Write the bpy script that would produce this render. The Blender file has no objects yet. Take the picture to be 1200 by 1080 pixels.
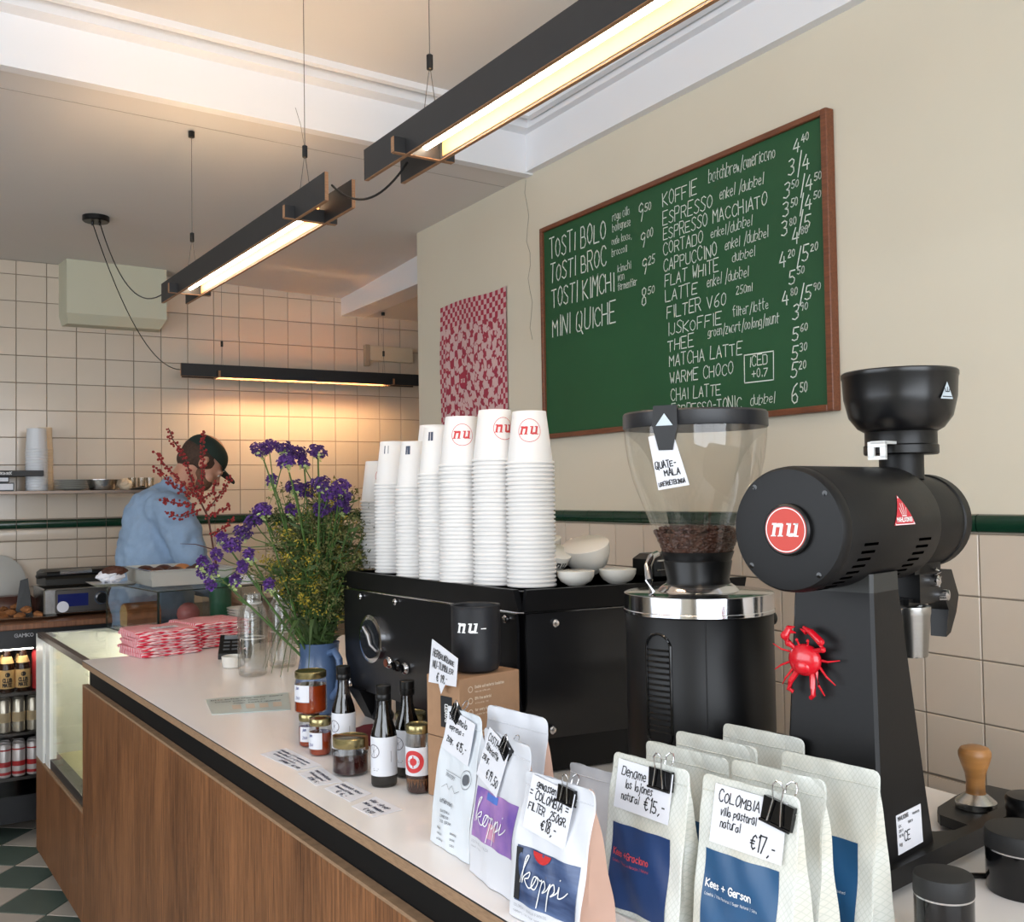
import bpy, bmesh, math, random
from mathutils import Vector, Matrix
random.seed(11)
R = math.radians
SC = bpy.context.scene
COL = SC.collection

# ---------------------------------------------------------------- camera
cam_d = bpy.data.cameras.new('camera')
cam = bpy.data.objects.new('camera', cam_d)
COL.objects.link(cam)
cam_d.sensor_fit = 'HORIZONTAL'; cam_d.sensor_width = 36.0; cam_d.lens = 36.0
cam_d.clip_start = 0.02; cam_d.clip_end = 60
CX = Vector((0.857, -0.515, -0.0160)); CY = Vector((-0.0016, -0.0360, 0.999)); 
CZ = CX.cross(CY).normalized(); CY = CZ.cross(CX).normalized(); CX.normalize()
cam.matrix_world = Matrix(((CX.x, CY.x, CZ.x, 0), (CX.y, CY.y, CZ.y, 0), (CX.z, CY.z, CZ.z, 1.42), (0, 0, 0, 1)))
SC.camera = cam

# ---------------------------------------------------------------- light, world, exposure
SC.view_settings.view_transform = 'Standard'; SC.view_settings.look = 'None'
SC.view_settings.gamma = 1.0; SC.view_settings.use_curve_mapping = False
SC.view_settings.exposure = 0.55
world = bpy.data.worlds.new('world'); SC.world = world; world.use_nodes = True
wb = world.node_tree.nodes['Background']; wb.inputs[0].default_value = (0.80, 0.88, 1.0, 1); wb.inputs[1].default_value = 1.3

def area(name, loc, rot, sx, sy, power, col):
    l = bpy.data.lights.new(name, 'AREA'); l.shape = 'RECTANGLE'; l.size = sx; l.size_y = sy
    l.energy = power; l.color = col
    o = bpy.data.objects.new(name, l); COL.objects.link(o); o.location = loc; o.rotation_euler = rot
    return o
# daylight entering through the shop front behind the camera and the street windows on the left
area('daylight_front', (-0.2, -1.93, 1.62), (R(90), 0, 0), 3.4, 1.9, 62, (0.90, 0.95, 1.0))
area('daylight_side', (-2.52, 1.4, 1.70), (R(90), 0, R(-90)), 3.4, 1.7, 38, (0.90, 0.95, 1.0))

# ---------------------------------------------------------------- materials
def lin(c):
    return tuple(((v / 255) / 12.92 if v / 255 <= 0.04045 else ((v / 255 + 0.055) / 1.055) ** 2.4) for v in c)
MATS = {}
def M(name, rgb, rough=0.5, metal=0.0, nscale=0, namt=0.0, bump=0.0, spec=0.5, coat=0.0, rgb2=None, stretch=None, emit=None, estr=0, trans=0, sss=0):
    if name in MATS: return MATS[name]
    m = bpy.data.materials.new(name); m.use_nodes = True
    nt = m.node_tree; b = nt.nodes['Principled BSDF']
    c = lin(rgb)
    b.inputs['Base Color'].default_value = (*c, 1)
    b.inputs['Roughness'].default_value = rough; b.inputs['Metallic'].default_value = metal
    b.inputs['Specular IOR Level'].default_value = spec; b.inputs['Coat Weight'].default_value = coat
    if emit: b.inputs['Emission Color'].default_value = (*emit, 1); b.inputs['Emission Strength'].default_value = estr
    if trans: b.inputs['Transmission Weight'].default_value = trans
    if sss:
        b.inputs['Subsurface Weight'].default_value = sss; b.inputs['Subsurface Radius'].default_value = (.02, .01, .006)
    if nscale:
        tc = nt.nodes.new('ShaderNodeTexCoord'); mp = nt.nodes.new('ShaderNodeMapping')
        if stretch: mp.inputs['Scale'].default_value = stretch
        nz = nt.nodes.new('ShaderNodeTexNoise'); nz.inputs['Scale'].default_value = nscale; nz.inputs['Detail'].default_value = 5
        nt.links.new(tc.outputs['Object'], mp.inputs[0]); nt.links.new(mp.outputs[0], nz.inputs['Vector'])
        if namt or rgb2:
            rp = nt.nodes.new('ShaderNodeValToRGB')
            rp.color_ramp.elements[0].position = 0.35; rp.color_ramp.elements[1].position = 0.65
            c2 = lin(rgb2) if rgb2 else tuple(v * (1 - namt) for v in c)
            rp.color_ramp.elements[0].color = (*c2, 1); rp.color_ramp.elements[1].color = (*c, 1)
            nt.links.new(nz.outputs['Fac'], rp.inputs[0]); nt.links.new(rp.outputs[0], b.inputs['Base Color'])
        if bump:
            bp = nt.nodes.new('ShaderNodeBump'); bp.inputs['Strength'].default_value = bump; bp.inputs['Distance'].default_value = 0.002
            nt.links.new(nz.outputs['Fac'], bp.inputs['Height']); nt.links.new(bp.outputs[0], b.inputs['Normal'])
    MATS[name] = m
    return m
def thin_glass(name, tint=(1, 1, 1), gloss=0.12, rough=0.02):
    if name in MATS: return MATS[name]
    m = bpy.data.materials.new(name); m.use_nodes = True; nt = m.node_tree; nt.nodes.clear()
    out = nt.nodes.new('ShaderNodeOutputMaterial'); mx = nt.nodes.new('ShaderNodeMixShader')
    t = nt.nodes.new('ShaderNodeBsdfTransparent'); t.inputs[0].default_value = (*tint, 1)
    g = nt.nodes.new('ShaderNodeBsdfGlossy'); g.inputs['Roughness'].default_value = rough
    lw = nt.nodes.new('ShaderNodeLayerWeight'); lw.inputs[0].default_value = 0.35
    ma = nt.nodes.new('ShaderNodeMath'); ma.operation = 'MULTIPLY_ADD'; ma.inputs[1].default_value = 0.26; ma.inputs[2].default_value = gloss * 0.25
    nt.links.new(lw.outputs['Fresnel'], ma.inputs[0]); nt.links.new(ma.outputs[0], mx.inputs[0])
    nt.links.new(t.outputs[0], mx.inputs[1]); nt.links.new(g.outputs[0], mx.inputs[2]); nt.links.new(mx.outputs[0], out.inputs[0])
    MATS[name] = m
    return m

m_tile = M('glazed_cream_tile', (205, 191, 174), 0.16, nscale=3, namt=0.05, bump=0.04, spec=0.5)
m_grout = M('grout', (140, 127, 112), 0.9)
m_paint = M('cream_wall_paint', (211, 203, 184), 0.75, nscale=2.5, namt=0.03, bump=0.10)
m_ceil = M('ceiling_paint', (214, 210, 206), 0.85, nscale=2, namt=0.02)
m_trimw = M('white_gloss_paint', (228, 228, 230), 0.5)
m_green_tile = M('dark_green_glazed_tile', (22, 56, 40), 0.12, nscale=6, namt=0.25)
m_fl_g = M('green_floor_tile', (92, 106, 97), 0.35, nscale=7, namt=0.15)
m_fl_w = M('white_floor_tile', (196, 186, 174), 0.35, nscale=7, namt=0.1)
m_fl_j = M('floor_joint', (48, 46, 44), 0.9)
m_blackply = M('black_stained_plywood', (32, 31, 32), 0.55, nscale=25, namt=0.15)
m_plyedge = M('plywood_edge', (158, 116, 82), 0.6, nscale=90, namt=0.3, stretch=(1, 1, 6))
m_ply2 = M('light_plywood_edge', (160, 128, 98), 0.6, nscale=60, namt=0.25, stretch=(1, 1, 8))
m_black = M('matte_black_metal', (9, 9, 11), 0.42, nscale=60, namt=0.1, bump=0.02, spec=.32)
m_blackp = M('black_plastic', (12, 12, 13), 0.35, spec=.35)
m_blackg = M('glossy_black', (10, 10, 12), 0.09)
m_recess = M('black_recess_strip', (9, 9, 10), 0.6, spec=.25)
m_chrome = M('chrome', (205, 205, 208), 0.12, 1.0)
m_steel = M('brushed_steel', (190, 190, 188), 0.26, 1.0, nscale=8, namt=0.08, stretch=(1, 1, 30))
m_darksteel = M('dark_grey_steel', (92, 88, 84), 0.35, 0.7)
m_top = M('white_laminate', (242, 237, 234), 0.25, nscale=5, namt=0.015)
m_cup = M('white_paper_cup', (222, 220, 218), 0.6)
m_ceram = M('white_ceramic', (222, 218, 210), 0.15)
m_ceram_in = M('cream_ceramic', (218, 206, 184), 0.2)
m_red = M('red_print', (196, 48, 52), 0.5)
m_ink = M('black_ink', (22, 22, 26), 0.6)
m_chalk = M('chalk_white', (222, 228, 218), 0.9)
m_white_print = M('white_print', (236, 236, 236), 0.5)
m_board = M('green_chalkboard', (26, 80, 44), 0.6, nscale=3, namt=0.14)
m_frame = M('reddish_wood_frame', (122, 70, 44), 0.4, nscale=18, namt=0.35, stretch=(1, 12, 12))
m_paper = M('white_card', (226, 227, 234), 0.6)
m_glass = thin_glass('clear_glass', (0.975, 0.985, 0.98), 0.06)
m_hglass = thin_glass('hopper_plastic', (0.975, 0.968, 0.95), 0.2)
m_smoke = thin_glass('dark_bottle_glass', (0.30, 0.28, 0.28), 0.3)
m_wire = M('steel_wire', (120, 118, 114), 0.3, 0.8)

def wood(name, c1, c2, scale=5.0):
    m = bpy.data.materials.new(name); m.use_nodes = True; nt = m.node_tree; b = nt.nodes['Principled BSDF']
    tc = nt.nodes.new('ShaderNodeTexCoord'); mp = nt.nodes.new('ShaderNodeMapping'); mp.inputs['Scale'].default_value = (42, 42, 1.6)
    nz = nt.nodes.new('ShaderNodeTexNoise'); nz.inputs['Scale'].default_value = scale; nz.inputs['Detail'].default_value = 8; nz.inputs['Roughness'].default_value = 0.65
    mp2 = nt.nodes.new('ShaderNodeMapping'); mp2.inputs['Scale'].default_value = (3, 3, 0.5)
    nz2 = nt.nodes.new('ShaderNodeTexNoise'); nz2.inputs['Scale'].default_value = 2.5; nz2.inputs['Detail'].default_value = 3
    add = nt.nodes.new('ShaderNodeMath'); add.operation = 'MULTIPLY_ADD'; add.inputs[1].default_value = 0.7
    ad2 = nt.nodes.new('ShaderNodeMath'); ad2.operation = 'MULTIPLY'; ad2.inputs[1].default_value = 0.3
    rp = nt.nodes.new('ShaderNodeValToRGB'); rp.color_ramp.elements[0].position = 0.36; rp.color_ramp.elements[1].position = 0.62
    rp.color_ramp.elements[0].color = (*lin(c1), 1); rp.color_ramp.elements[1].color = (*lin(c2), 1)
    L = nt.links.new
    L(tc.outputs['Object'], mp.inputs[0]); L(mp.outputs[0], nz.inputs['Vector']); L(tc.outputs['Object'], mp2.inputs[0]); L(mp2.outputs[0], nz2.inputs['Vector'])
    L(nz2.outputs['Fac'], ad2.inputs[0]); L(nz.outputs['Fac'], add.inputs[0]); L(ad2.outputs[0], add.inputs[2]); L(add.outputs[0], rp.inputs[0]); L(rp.outputs[0], b.inputs['Base Color'])
    b.inputs['Roughness'].default_value = 0.45
    MATS[name] = m
    return m
m_wood = wood('oiled_oak_veneer', (72, 42, 22), (152, 102, 64))
m_worktop = wood('brown_wooden_worktop', (92, 56, 36), (138, 92, 62), 3)

# ---------------------------------------------------------------- mesh helpers
class MB:
    def __init__(s): s.v = []; s.f = []; s.sm = []
    def add(s, vs, fs, smooth=False):
        n = len(s.v); s.v += [tuple(v) for v in vs]; s.f += [tuple(i + n for i in f) for f in fs]; s.sm += [smooth] * len(fs); return s
    def box(s, x0, x1, y0, y1, z0, z1):
        if x0 > x1: x0, x1 = x1, x0
        if y0 > y1: y0, y1 = y1, y0
        vs = [(x, y, z) for z in (z0, z1) for y in (y0, y1) for x in (x0, x1)]
        return s.add(vs, [(0, 2, 3, 1), (4, 5, 7, 6), (0, 1, 5, 4), (2, 6, 7, 3), (0, 4, 6, 2), (1, 3, 7, 5)])
    def bbox(s, x0, x1, y0, y1, z0, z1, b=0.002):
        """box with chamfered edges: three nested loops"""
        vs = []
        def ring(i, z): vs.extend([(x0 + i + b, y0 + i, z), (x1 - i - b, y0 + i, z), (x1 - i, y0 + i + b, z), (x1 - i, y1 - i - b, z), (x1 - i - b, y1 - i, z), (x0 + i + b, y1 - i, z), (x0 + i, y1 - i - b, z), (x0 + i, y0 + i + b, z)])
        ring(b, z0); ring(0, z0 + b); ring(0, z1 - b); ring(b, z1)
        fs = [tuple(range(7, -1, -1)), tuple(range(24, 32))]
        for k in range(3):
            for j in range(8):
                fs.append((k * 8 + j, k * 8 + (j + 1) % 8, k * 8 + 8 + (j + 1) % 8, k * 8 + 8 + j))
        return s.add(vs, fs)
    def lathe(s, prof, seg=24, c=(0, 0, 0), ax='z', smooth=True, caps=True, sx=1, sy=1):
        vs = []; fs = []
        for r, z in prof:
            for k in range(seg):
                a = 2 * math.pi * k / seg; p = (r * math.cos(a) * sx, r * math.sin(a) * sy, z)
                if ax == 'x': p = (p[2], p[0], p[1])
                if ax == 'y': p = (p[0], p[2], p[1])
                vs.append((p[0] + c[0], p[1] + c[1], p[2] + c[2]))
        n = len(prof)
        for i in range(n - 1):
            for k in range(seg):
                q = (i * seg + k, i * seg + (k + 1) % seg, (i + 1) * seg + (k + 1) % seg, (i + 1) * seg + k)
                fs.append(q if ax != 'y' else q[::-1])
        s.add(vs, fs, smooth)
        if caps:
            base = len(s.v) - len(vs)
            for i, rev in ((0, True), (n - 1, False)):
                if prof[i][0] > 1e-5:
                    q = [base + i * seg + k for k in range(seg)]
                    if rev != (ax == 'y'): q = q[::-1]
                    s.f.append(tuple(q)); s.sm.append(False)
        return s
    def tube(s, pts, r, seg=6, smooth=True):
        pts = [Vector(p) for p in pts]; n = len(pts); vs = []; fs = []
        up = Vector((0.13, 0.31, 0.94))
        for i, p in enumerate(pts):
            t = (pts[min(i + 1, n - 1)] - pts[max(i - 1, 0)]).normalized()
            a = t.cross(up)
            if a.length < 1e-3: a = t.cross(Vector((1, 0, 0)))
            a.normalize(); b = t.cross(a)
            rr = r[i] if isinstance(r, (list, tuple)) else r
            for k in range(seg):
                g = 2 * math.pi * k / seg; vs.append(p + a * (rr * math.cos(g)) + b * (rr * math.sin(g)))
        for i in range(n - 1):
            for k in range(seg):
                fs.append((i * seg + k, i * seg + (k + 1) % seg, (i + 1) * seg + (k + 1) % seg, (i + 1) * seg + k))
        fs += [tuple(range(seg - 1, -1, -1)), tuple(range((n - 1) * seg, n * seg))]
        return s.add(vs, fs, smooth)
    def ball(s, c, r, seg=10, rings=6, sc=(1, 1, 1), rot=None):
        prof = [(math.sin(math.pi * i / rings), -math.cos(math.pi * i / rings)) for i in range(rings + 1)]
        vs = []; fs = []
        for i, (q, z) in enumerate(prof):
            for k in range(seg):
                a = 2 * math.pi * k / seg; v = Vector((q * math.cos(a) * sc[0], q * math.sin(a) * sc[1], z * sc[2])) * r
                if rot: v = rot @ v
                vs.append(v + Vector(c))
        for i in range(rings):
            for k in range(seg):
                fs.append((i * seg + k, i * seg + (k + 1) % seg, (i + 1) * seg + (k + 1) % seg, (i + 1) * seg + k))
        return s.add(vs, fs, True)
    def prism(s, poly, z0, z1):
        n = len(poly); vs = [(x, y, z0) for x, y in poly] + [(x, y, z1) for x, y in poly]
        fs = [tuple(range(n - 1, -1, -1)), tuple(range(n, 2 * n))] + [(i, (i + 1) % n, n + (i + 1) % n, n + i) for i in range(n)]
        return s.add(vs, fs)
    def loft(s, loops, smooth=False, cap=True):
        n = len(loops[0]); vs = [p for l in loops for p in l]; fs = []
        for i in range(len(loops) - 1):
            for k in range(n): fs.append((i * n + k, i * n + (k + 1) % n, (i + 1) * n + (k + 1) % n, (i + 1) * n + k))
        if cap: fs += [tuple(range(n - 1, -1, -1)), tuple(range((len(loops) - 1) * n, len(loops) * n))]
        return s.add(vs, fs, smooth)
    def xf(s, mat):
        s.v = [tuple(mat @ Vector(v)) for v in s.v]; return s
    def mesh(s, name, mat):
        me = bpy.data.meshes.new(name); me.from_pydata(s.v, [], s.f)
        me.polygons.foreach_set('use_smooth', s.sm)
        if any(s.sm): me.set_sharp_from_angle(angle=R(38))
        if mat is not None: me.materials.append(mat)
        me.update(); return me
    def build(s, name, mat, parent=None, loc=(0, 0, 0), rz=0.0, label=None):
        o = bpy.data.objects.new(name, s.mesh(name, mat)); COL.objects.link(o)
        o.location = loc; o.rotation_euler = (0, 0, rz)
        if parent: o.parent = parent
        if label: o['label'] = label
        return o
def link(name, me, parent=None, loc=(0, 0, 0), rot=(0, 0, 0), label=None):
    o = bpy.data.objects.new(name, me); COL.objects.link(o); o.location = loc; o.rotation_euler = rot
    if parent: o.parent = parent
    if label: o['label'] = label
    return o
def tag(o, label, cat, group=None, kind=None):
    o['label'] = label; o['category'] = cat
    if group: o['group'] = group
    if kind: o['kind'] = kind
    return o
def thing(name, label, cat, loc=(0, 0, 0), rz=0.0, group=None):
    o = bpy.data.objects.new(name, None); COL.objects.link(o); o.empty_display_size = 0.05
    o.location = loc; o.rotation_euler = (0, 0, rz)
    return tag(o, label, cat, group)
def struct(o, label=None):
    o['kind'] = 'structure'
    if label: o['label'] = label
    return o
ONES = ['', 'first', 'second', 'third', 'fourth', 'fifth', 'sixth', 'seventh', 'eighth', 'ninth', 'tenth', 'eleventh', 'twelfth', 'thirteenth', 'fourteenth', 'fifteenth', 'sixteenth', 'seventeenth', 'eighteenth', 'nineteenth', 'twentieth']
ORD = lambda k: ONES[k] if k <= 20 else ('twenty-' + ONES[k - 20] if k < 30 else 'thirtieth')
def copy_tree(o, parent=None, label=None, loc=None, rz=None):
    kids = list(o.children); c = o.copy(); COL.objects.link(c); c.parent = parent
    if label: c['label'] = label
    if loc is not None: c.location = loc
    if rz is not None: c.rotation_euler = (0, 0, rz)
    for k in kids: copy_tree(k, c)
    return c

# ---------------------------------------------------------------- handwriting: a small stroke alphabet (x 0-4, y 0-8, baseline 2, x-height 6, cap 8)
G = {
'A':'022842 1434','B':'020828373505 35444332 0232','C':'47381807030212324 3','D':'02083847433202','E':'48080242 0535','F':'480802 0535','G':'47381807030212324345 25',
'H':'0208 4842 0545','I':'1812','J':'3833221203','K':'0208 480542','L':'080242','M':'0208254842','N':'02084248','O':'18070312324347381 8','P':'0208384735050','Q':'1807031232434738 18 2451','R':'0208384746350 5 2542',
'S':'473818070515354443321203','T':'0848 2822','U':'0803123243 48','V':'082248','W':'0812253248','X':'0842 4802','Y':'0825 482522','Z':'08480242',
'a':'361605031232 3632 42','b':'0802 0516364533 2202','c':'3616050312 32','d':'361605031222 33 3832','e':'0434352616050312 32','f':'38281722 0636','g':'361605031333 36311101','h':'0802 0516263532','i':'1612 1817','j':'261100 2827','k':'0802 360432','l':'18132 2','m':'0602 05162522 25364542','n':'0602 0516263532','o':'16050312324346 16','p':'0600 051636452303','q':'361605031333 3630','r':'0602 051636','s':'3616052534231202','t':'1813 22 0636','u':'0603122233 3632','v':'061236','w':'06122532 46','x':'0632 3602','y':'0614 36100','z':'06360232',
'0':'18070312324347381 8','1':'172822','2':'0718384702 42','3':'0748253543321203','4':'28044 4 3632','5':'4808053544321203','6':'380503123243442 50','7':'084812','8':'18070615354445384 7 1505 031232434435','9':'45150617384743 22',
'/':'3911','+':'2723 0545','-':'1535','=':'0636 0434','.':'1213 23','*':'1213','€':'4738180703123243 0535 0434','(':'','_':'0242',':':'1213 1615',"'":'1817','%':'0802',
',':'2211'}
G.update({'R':'020838474635 3505 2542','U':'080312324348','t':'181322 0636','l':'1812','4':'280444 3632','C':'47381807031232','J':'3833221203','c':'361605031232'})
def _glyph(ch):
    s = G.get(ch, ''); out = []
    for st in s.split(' '):
        d = [c for c in st if c.isdigit()]
        pts = [(int(d[i]), int(d[i + 1])) for i in range(0, len(d) - 1, 2)]
        if len(pts) > 1: out.append(pts)
    return out
_closed = {'O': [(2,8),(0.6,7),(0,5),(0.6,3),(2,2),(3.4,3),(4,5),(3.4,7),(2,8)], 'o': [(1.6,6),(0.4,5.3),(0,4),(0.5,2.6),(1.6,2),(2.8,2.7),(3.2,4),(2.7,5.4),(1.6,6)],
 '0': [(2,8),(0.7,7),(0.3,5),(0.7,3),(2,2),(3.3,3),(3.7,5),(3.3,7),(2,8)], 'C': [(4,7),(3,8),(1.6,8),(0.4,6.8),(0,5),(0.5,3.2),(1.8,2),(3.2,2.1),(4,3)],
 'c': [(3,5.5),(1.8,6),(0.5,5.2),(0,4),(0.6,2.6),(1.8,2),(3,2.5)], 'e': [(0.2,4),(3,4.2),(2.6,5.6),(1.5,6),(0.4,5.2),(0,4),(0.6,2.5),(1.8,2),(3,2.6)],
 '6': [(3.3,8),(1.5,7),(0.3,5),(0.3,3),(1.6,2),(3.2,2.4),(3.6,3.8),(2.4,5),(0.4,4.2)], '9': [(3.6,7),(2,8),(0.5,7),(0.5,5.6),(2,5),(3.5,6),(3.6,7.2),(3.4,4.5),(2.6,2)],
 '8': [(2.4,5.2),(0.6,6),(0.6,7.4),(2,8),(3.4,7.3),(3.2,6),(0.8,4.3),(0.5,2.8),(2,2),(3.6,2.8),(3.3,4.4),(1.6,5.3)], '3': [(0.3,7.4),(2,8),(3.5,7.2),(3,5.6),(1.6,5.2),(3.4,4.6),(3.7,3),(2,2),(0.3,2.5)],
 'S': [(3.8,7.2),(2.4,8),(0.7,7.5),(0.4,6.2),(2,5.1),(3.7,4),(3.3,2.5),(1.7,2),(0,2.8)], 's': [(2.9,5.5),(1.6,6),(0.4,5.3),(1.6,4.2),(2.9,3.2),(1.6,2),(0,2.6)],
 '2': [(0.4,7),(1.6,8),(3.4,7.4),(3.2,5.8),(0.2,2),(3.8,2)], '5': [(3.8,8),(0.8,8),(0.5,5.2),(2.4,5.4),(3.8,4.2),(3.3,2.5),(1.6,2),(0.2,2.6)], '€': [(4,7.2),(2.6,8),(1.2,7),(0.7,5),(1.2,3),(2.6,2),(4,2.8)]}
_closed['G'] = [(4,7),(3,8),(1.6,8),(.4,6.8),(0,5),(.5,3.2),(1.8,2),(3.2,2.1),(4,3.2),(4,4.9),(2.2,4.9)]
G['a'] = '3616050312323543 3632'
def strokes(text, h, slant=0.0, jit=0.0, cond=1.0, rnd=None):
    """list of polylines in text units (cap height = h), and the advance width"""
    k = h / 6.0; x = 0.0; out = []; rnd = rnd or random
    for ch in text:
        if ch == ' ': x += 3.6 * k * cond; continue
        if ch in '(': x += 0; continue
        g = _closed.get(ch); sts = [g] if g else _glyph(ch)
        if ch == '€': sts = sts + [[(-.3, 5.5), (2.8, 5.5)], [(-.3, 4.4), (2.6, 4.4)]]
        jy = rnd.uniform(-jit, jit); js = 1 + rnd.uniform(-jit, jit) * 0.5; ja = rnd.uniform(-jit, jit) * 0.3
        wmax = 0.5
        for st in sts:
            pl = []
            for (a, b) in st:
                wmax = max(wmax, a); yy = (b - 2) * js + jy
                pl.append((x + (a + yy * (slant + ja)) * k * cond, yy * k))
            out.append(pl)
        x += (wmax + 1.25) * k * cond
    return out, x
def ribbon(mb, polys, w, P):
    """flat ribbons along polylines; P maps (u,v) to 3-D, drawn facing the reader"""
    for pl in polys:
        for (a, b) in zip(pl[:-1], pl[1:]):
            dx, dy = b[0] - a[0], b[1] - a[1]; L = math.hypot(dx, dy)
            if L < 1e-6: continue
            dx, dy = dx / L, dy / L; e = w * 0.45; nx, ny = -dy * w / 2, dx * w / 2
            a2 = (a[0] - dx * e, a[1] - dy * e); b2 = (b[0] + dx * e, b[1] + dy * e)
            n = max(1, int(L / (w * 8))) if n_sub[0] else 1
            for i in range(n):
                p = (a2[0] + (b2[0] - a2[0]) * i / n, a2[1] + (b2[1] - a2[1]) * i / n); q = (a2[0] + (b2[0] - a2[0]) * (i + 1) / n, a2[1] + (b2[1] - a2[1]) * (i + 1) / n)
                mb.add([P(p[0] - nx, p[1] - ny), P(q[0] - nx, q[1] - ny), P(q[0] + nx, q[1] + ny), P(p[0] + nx, p[1] + ny)], [(0, 1, 2, 3)])
n_sub = [False]
def plane(o, u, v):
    o = Vector(o); u = Vector(u).normalized(); v = Vector(v).normalized()
    return lambda a, b: o + u * a + v * b
def write(name, lines, mat, parent, P, h, w, gap=1.5, slant=0.12, jit=0.4, cond=1.0, label=None, fit=None, seed=1):
    """lines: list of text; each (text) or (text,x,y,h). One part per call."""
    mb = MB(); y = 0; rnd = random.Random(seed)
    for t in lines:
        if isinstance(t, str): t = (t, 0, y, h); y -= h * gap
        tx, x0, y0, hh = t[:4]; cw = cond; ww = w * (hh / h) ** 0.6
        if len(t) > 4:
            _, adv = strokes(tx, hh, 0, 0, 1.0, random.Random(0)); cw = t[4] / max(adv, 1e-6)
        pl, _ = strokes(tx, hh, slant, jit, cw, rnd)
        ribbon(mb, [[(a + x0, b + y0) for a, b in q] for q in pl], ww, P)
    return mb.build(name, mat, parent, label=label)
def nu_logo(mb, P, h):
    """lower-case italic serif n u, x-height h, centred on the origin"""
    def q(x0, y0, w0, x1, y1, w1, n=3):
        for i in range(n):
            s, t = i / n, (i + 1) / n
            ax, ay, aw = x0 + (x1 - x0) * s, y0 + (y1 - y0) * s, w0 + (w1 - w0) * s; bx, by, bw = x0 + (x1 - x0) * t, y0 + (y1 - y0) * t, w0 + (w1 - w0) * t
            vs = [(ax - aw / 2, ay), (ax + aw / 2, ay), (bx + bw / 2, by), (bx - bw / 2, by)]
            mb.add([P((x + y * 0.2 - 0.1) * h, (y - 0.5) * h) for x, y in vs], [(0, 1, 2, 3)])
    W = 0.25
    for x in (-0.95, -0.38): q(x, 0, W, x, 0.93, W)
    q(-1.0, 0.86, 0.42, -1.0, 1.0, 0.42, 1); q(-0.95, 0.0, 0.44, -0.95, 0.09, 0.44, 1); q(-0.36, 0.0, 0.44, -0.36, 0.09, 0.44, 1)
    q(-0.72, 0.70, 0.36, -0.52, 0.99, 0.42, 2)
    for x in (0.28, 0.86): q(x, 0.07, W, x, 1.0, W)
    q(0.2, 0.88, 0.40, 0.2, 1.0, 0.40, 1); q(0.78, 0.88, 0.40, 0.78, 1.0, 0.40, 1); q(0.96, 0.0, 0.40, 0.96, 0.1, 0.40, 1)
    q(0.50, 0.0, 0.40, 0.66, 0.26, 0.38, 2)
def ring_flat(mb, P, r0, r1, n=32):
    vs = []
    for k in range(n):
        a = 2 * math.pi * k / n; vs += [P(r0 * math.cos(a), r0 * math.sin(a)), P(r1 * math.cos(a), r1 * math.sin(a))]
    mb.add(vs, [(2 * k, 2 * k + 1, (2 * k + 3) % (2 * n), (2 * k + 2) % (2 * n)) for k in range(n)])
def disc_flat(mb, P, r, n=32):
    mb.add([P(r * math.cos(2 * math.pi * k / n), r * math.sin(2 * math.pi * k / n)) for k in range(n)], [tuple(range(n))])

# ================================================================ THE SETTING
WX, BY, CT = 1.955, 5.355, 0.91
# floor: slab plus single 24 cm tiles laid diagonally
floor = struct(MB().box(-2.6, 3.4, -2.1, 5.5, -0.12, -0.006).build('floor', m_fl_j), 'floor laid with green and white diagonal checker tiles')
ca, sa = math.cos(R(49.3)), math.sin(R(49.3))
PT = 0.2085
def tile_mesh(nm, mat, w, h, t=0.006, ch=0.0015):
    """tile lying in the local xz plane, face towards -y"""
    a, b = w / 2, h / 2
    vs = [(-a, 0, -b), (a, 0, -b), (a, 0, b), (-a, 0, b), (-a, -t + ch, -b), (a, -t + ch, -b), (a, -t + ch, b), (-a, -t + ch, b), (-a + ch, -t, -b + ch), (a - ch, -t, -b + ch), (a - ch, -t, b - ch), (-a + ch, -t, b - ch)]
    fs = [(8, 9, 10, 11)] + [(4 + k, 4 + (k + 1) % 4, 8 + (k + 1) % 4, 8 + k) for k in range(4)] + [(k, (k + 1) % 4, 4 + (k + 1) % 4, 4 + k) for k in range(4)]
    return MB().add(vs, fs).mesh(nm, mat)
me_fg = tile_mesh('floor_tile_green', m_fl_g, PT - .004, PT - .004); me_fw = tile_mesh('floor_tile_white', m_fl_w, PT - .004, PT - .004)
rest_g, rest_w = MB(), MB()
U0, V0 = 4.547 * .85, -3.325 * .85
cnt = 0
for i in range(-36, 24):
    for j in range(-30, 32):
        u, v = U0 + (i + .5) * PT, V0 + (j + .5) * PT
        x, y = u * ca + v * sa, u * sa - v * ca
        if not (-2.55 < x < 2.2 and -2.0 < y < 5.3): continue
        white = (i + j) % 2 == 0
        near = -0.75 < x < 0.75 and 2.7 < y < 4.75
        if near:
            link('floor_tile', me_fw if white else me_fg, floor, (x, y, -0.006), (R(-90), 0, R(49.3)))
        else:
            a = PT / 2 - .002; c = []
            for du, dv in ((-a, -a), (a, -a), (a, a), (-a, a)): c.append(((u + du) * ca + (v + dv) * sa, (u + du) * sa - (v + dv) * ca))
            (rest_w if white else rest_g).prism(c[::-1], -.006, 0)
o = rest_g.build('floor_tile_field', m_fl_g, floor, label='green tiles of the rest of the floor'); o['kind'] = 'stuff'
o = rest_w.build('floor_tile_field', m_fl_w, floor, label='white tiles of the rest of the floor'); o['kind'] = 'stuff'

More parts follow.
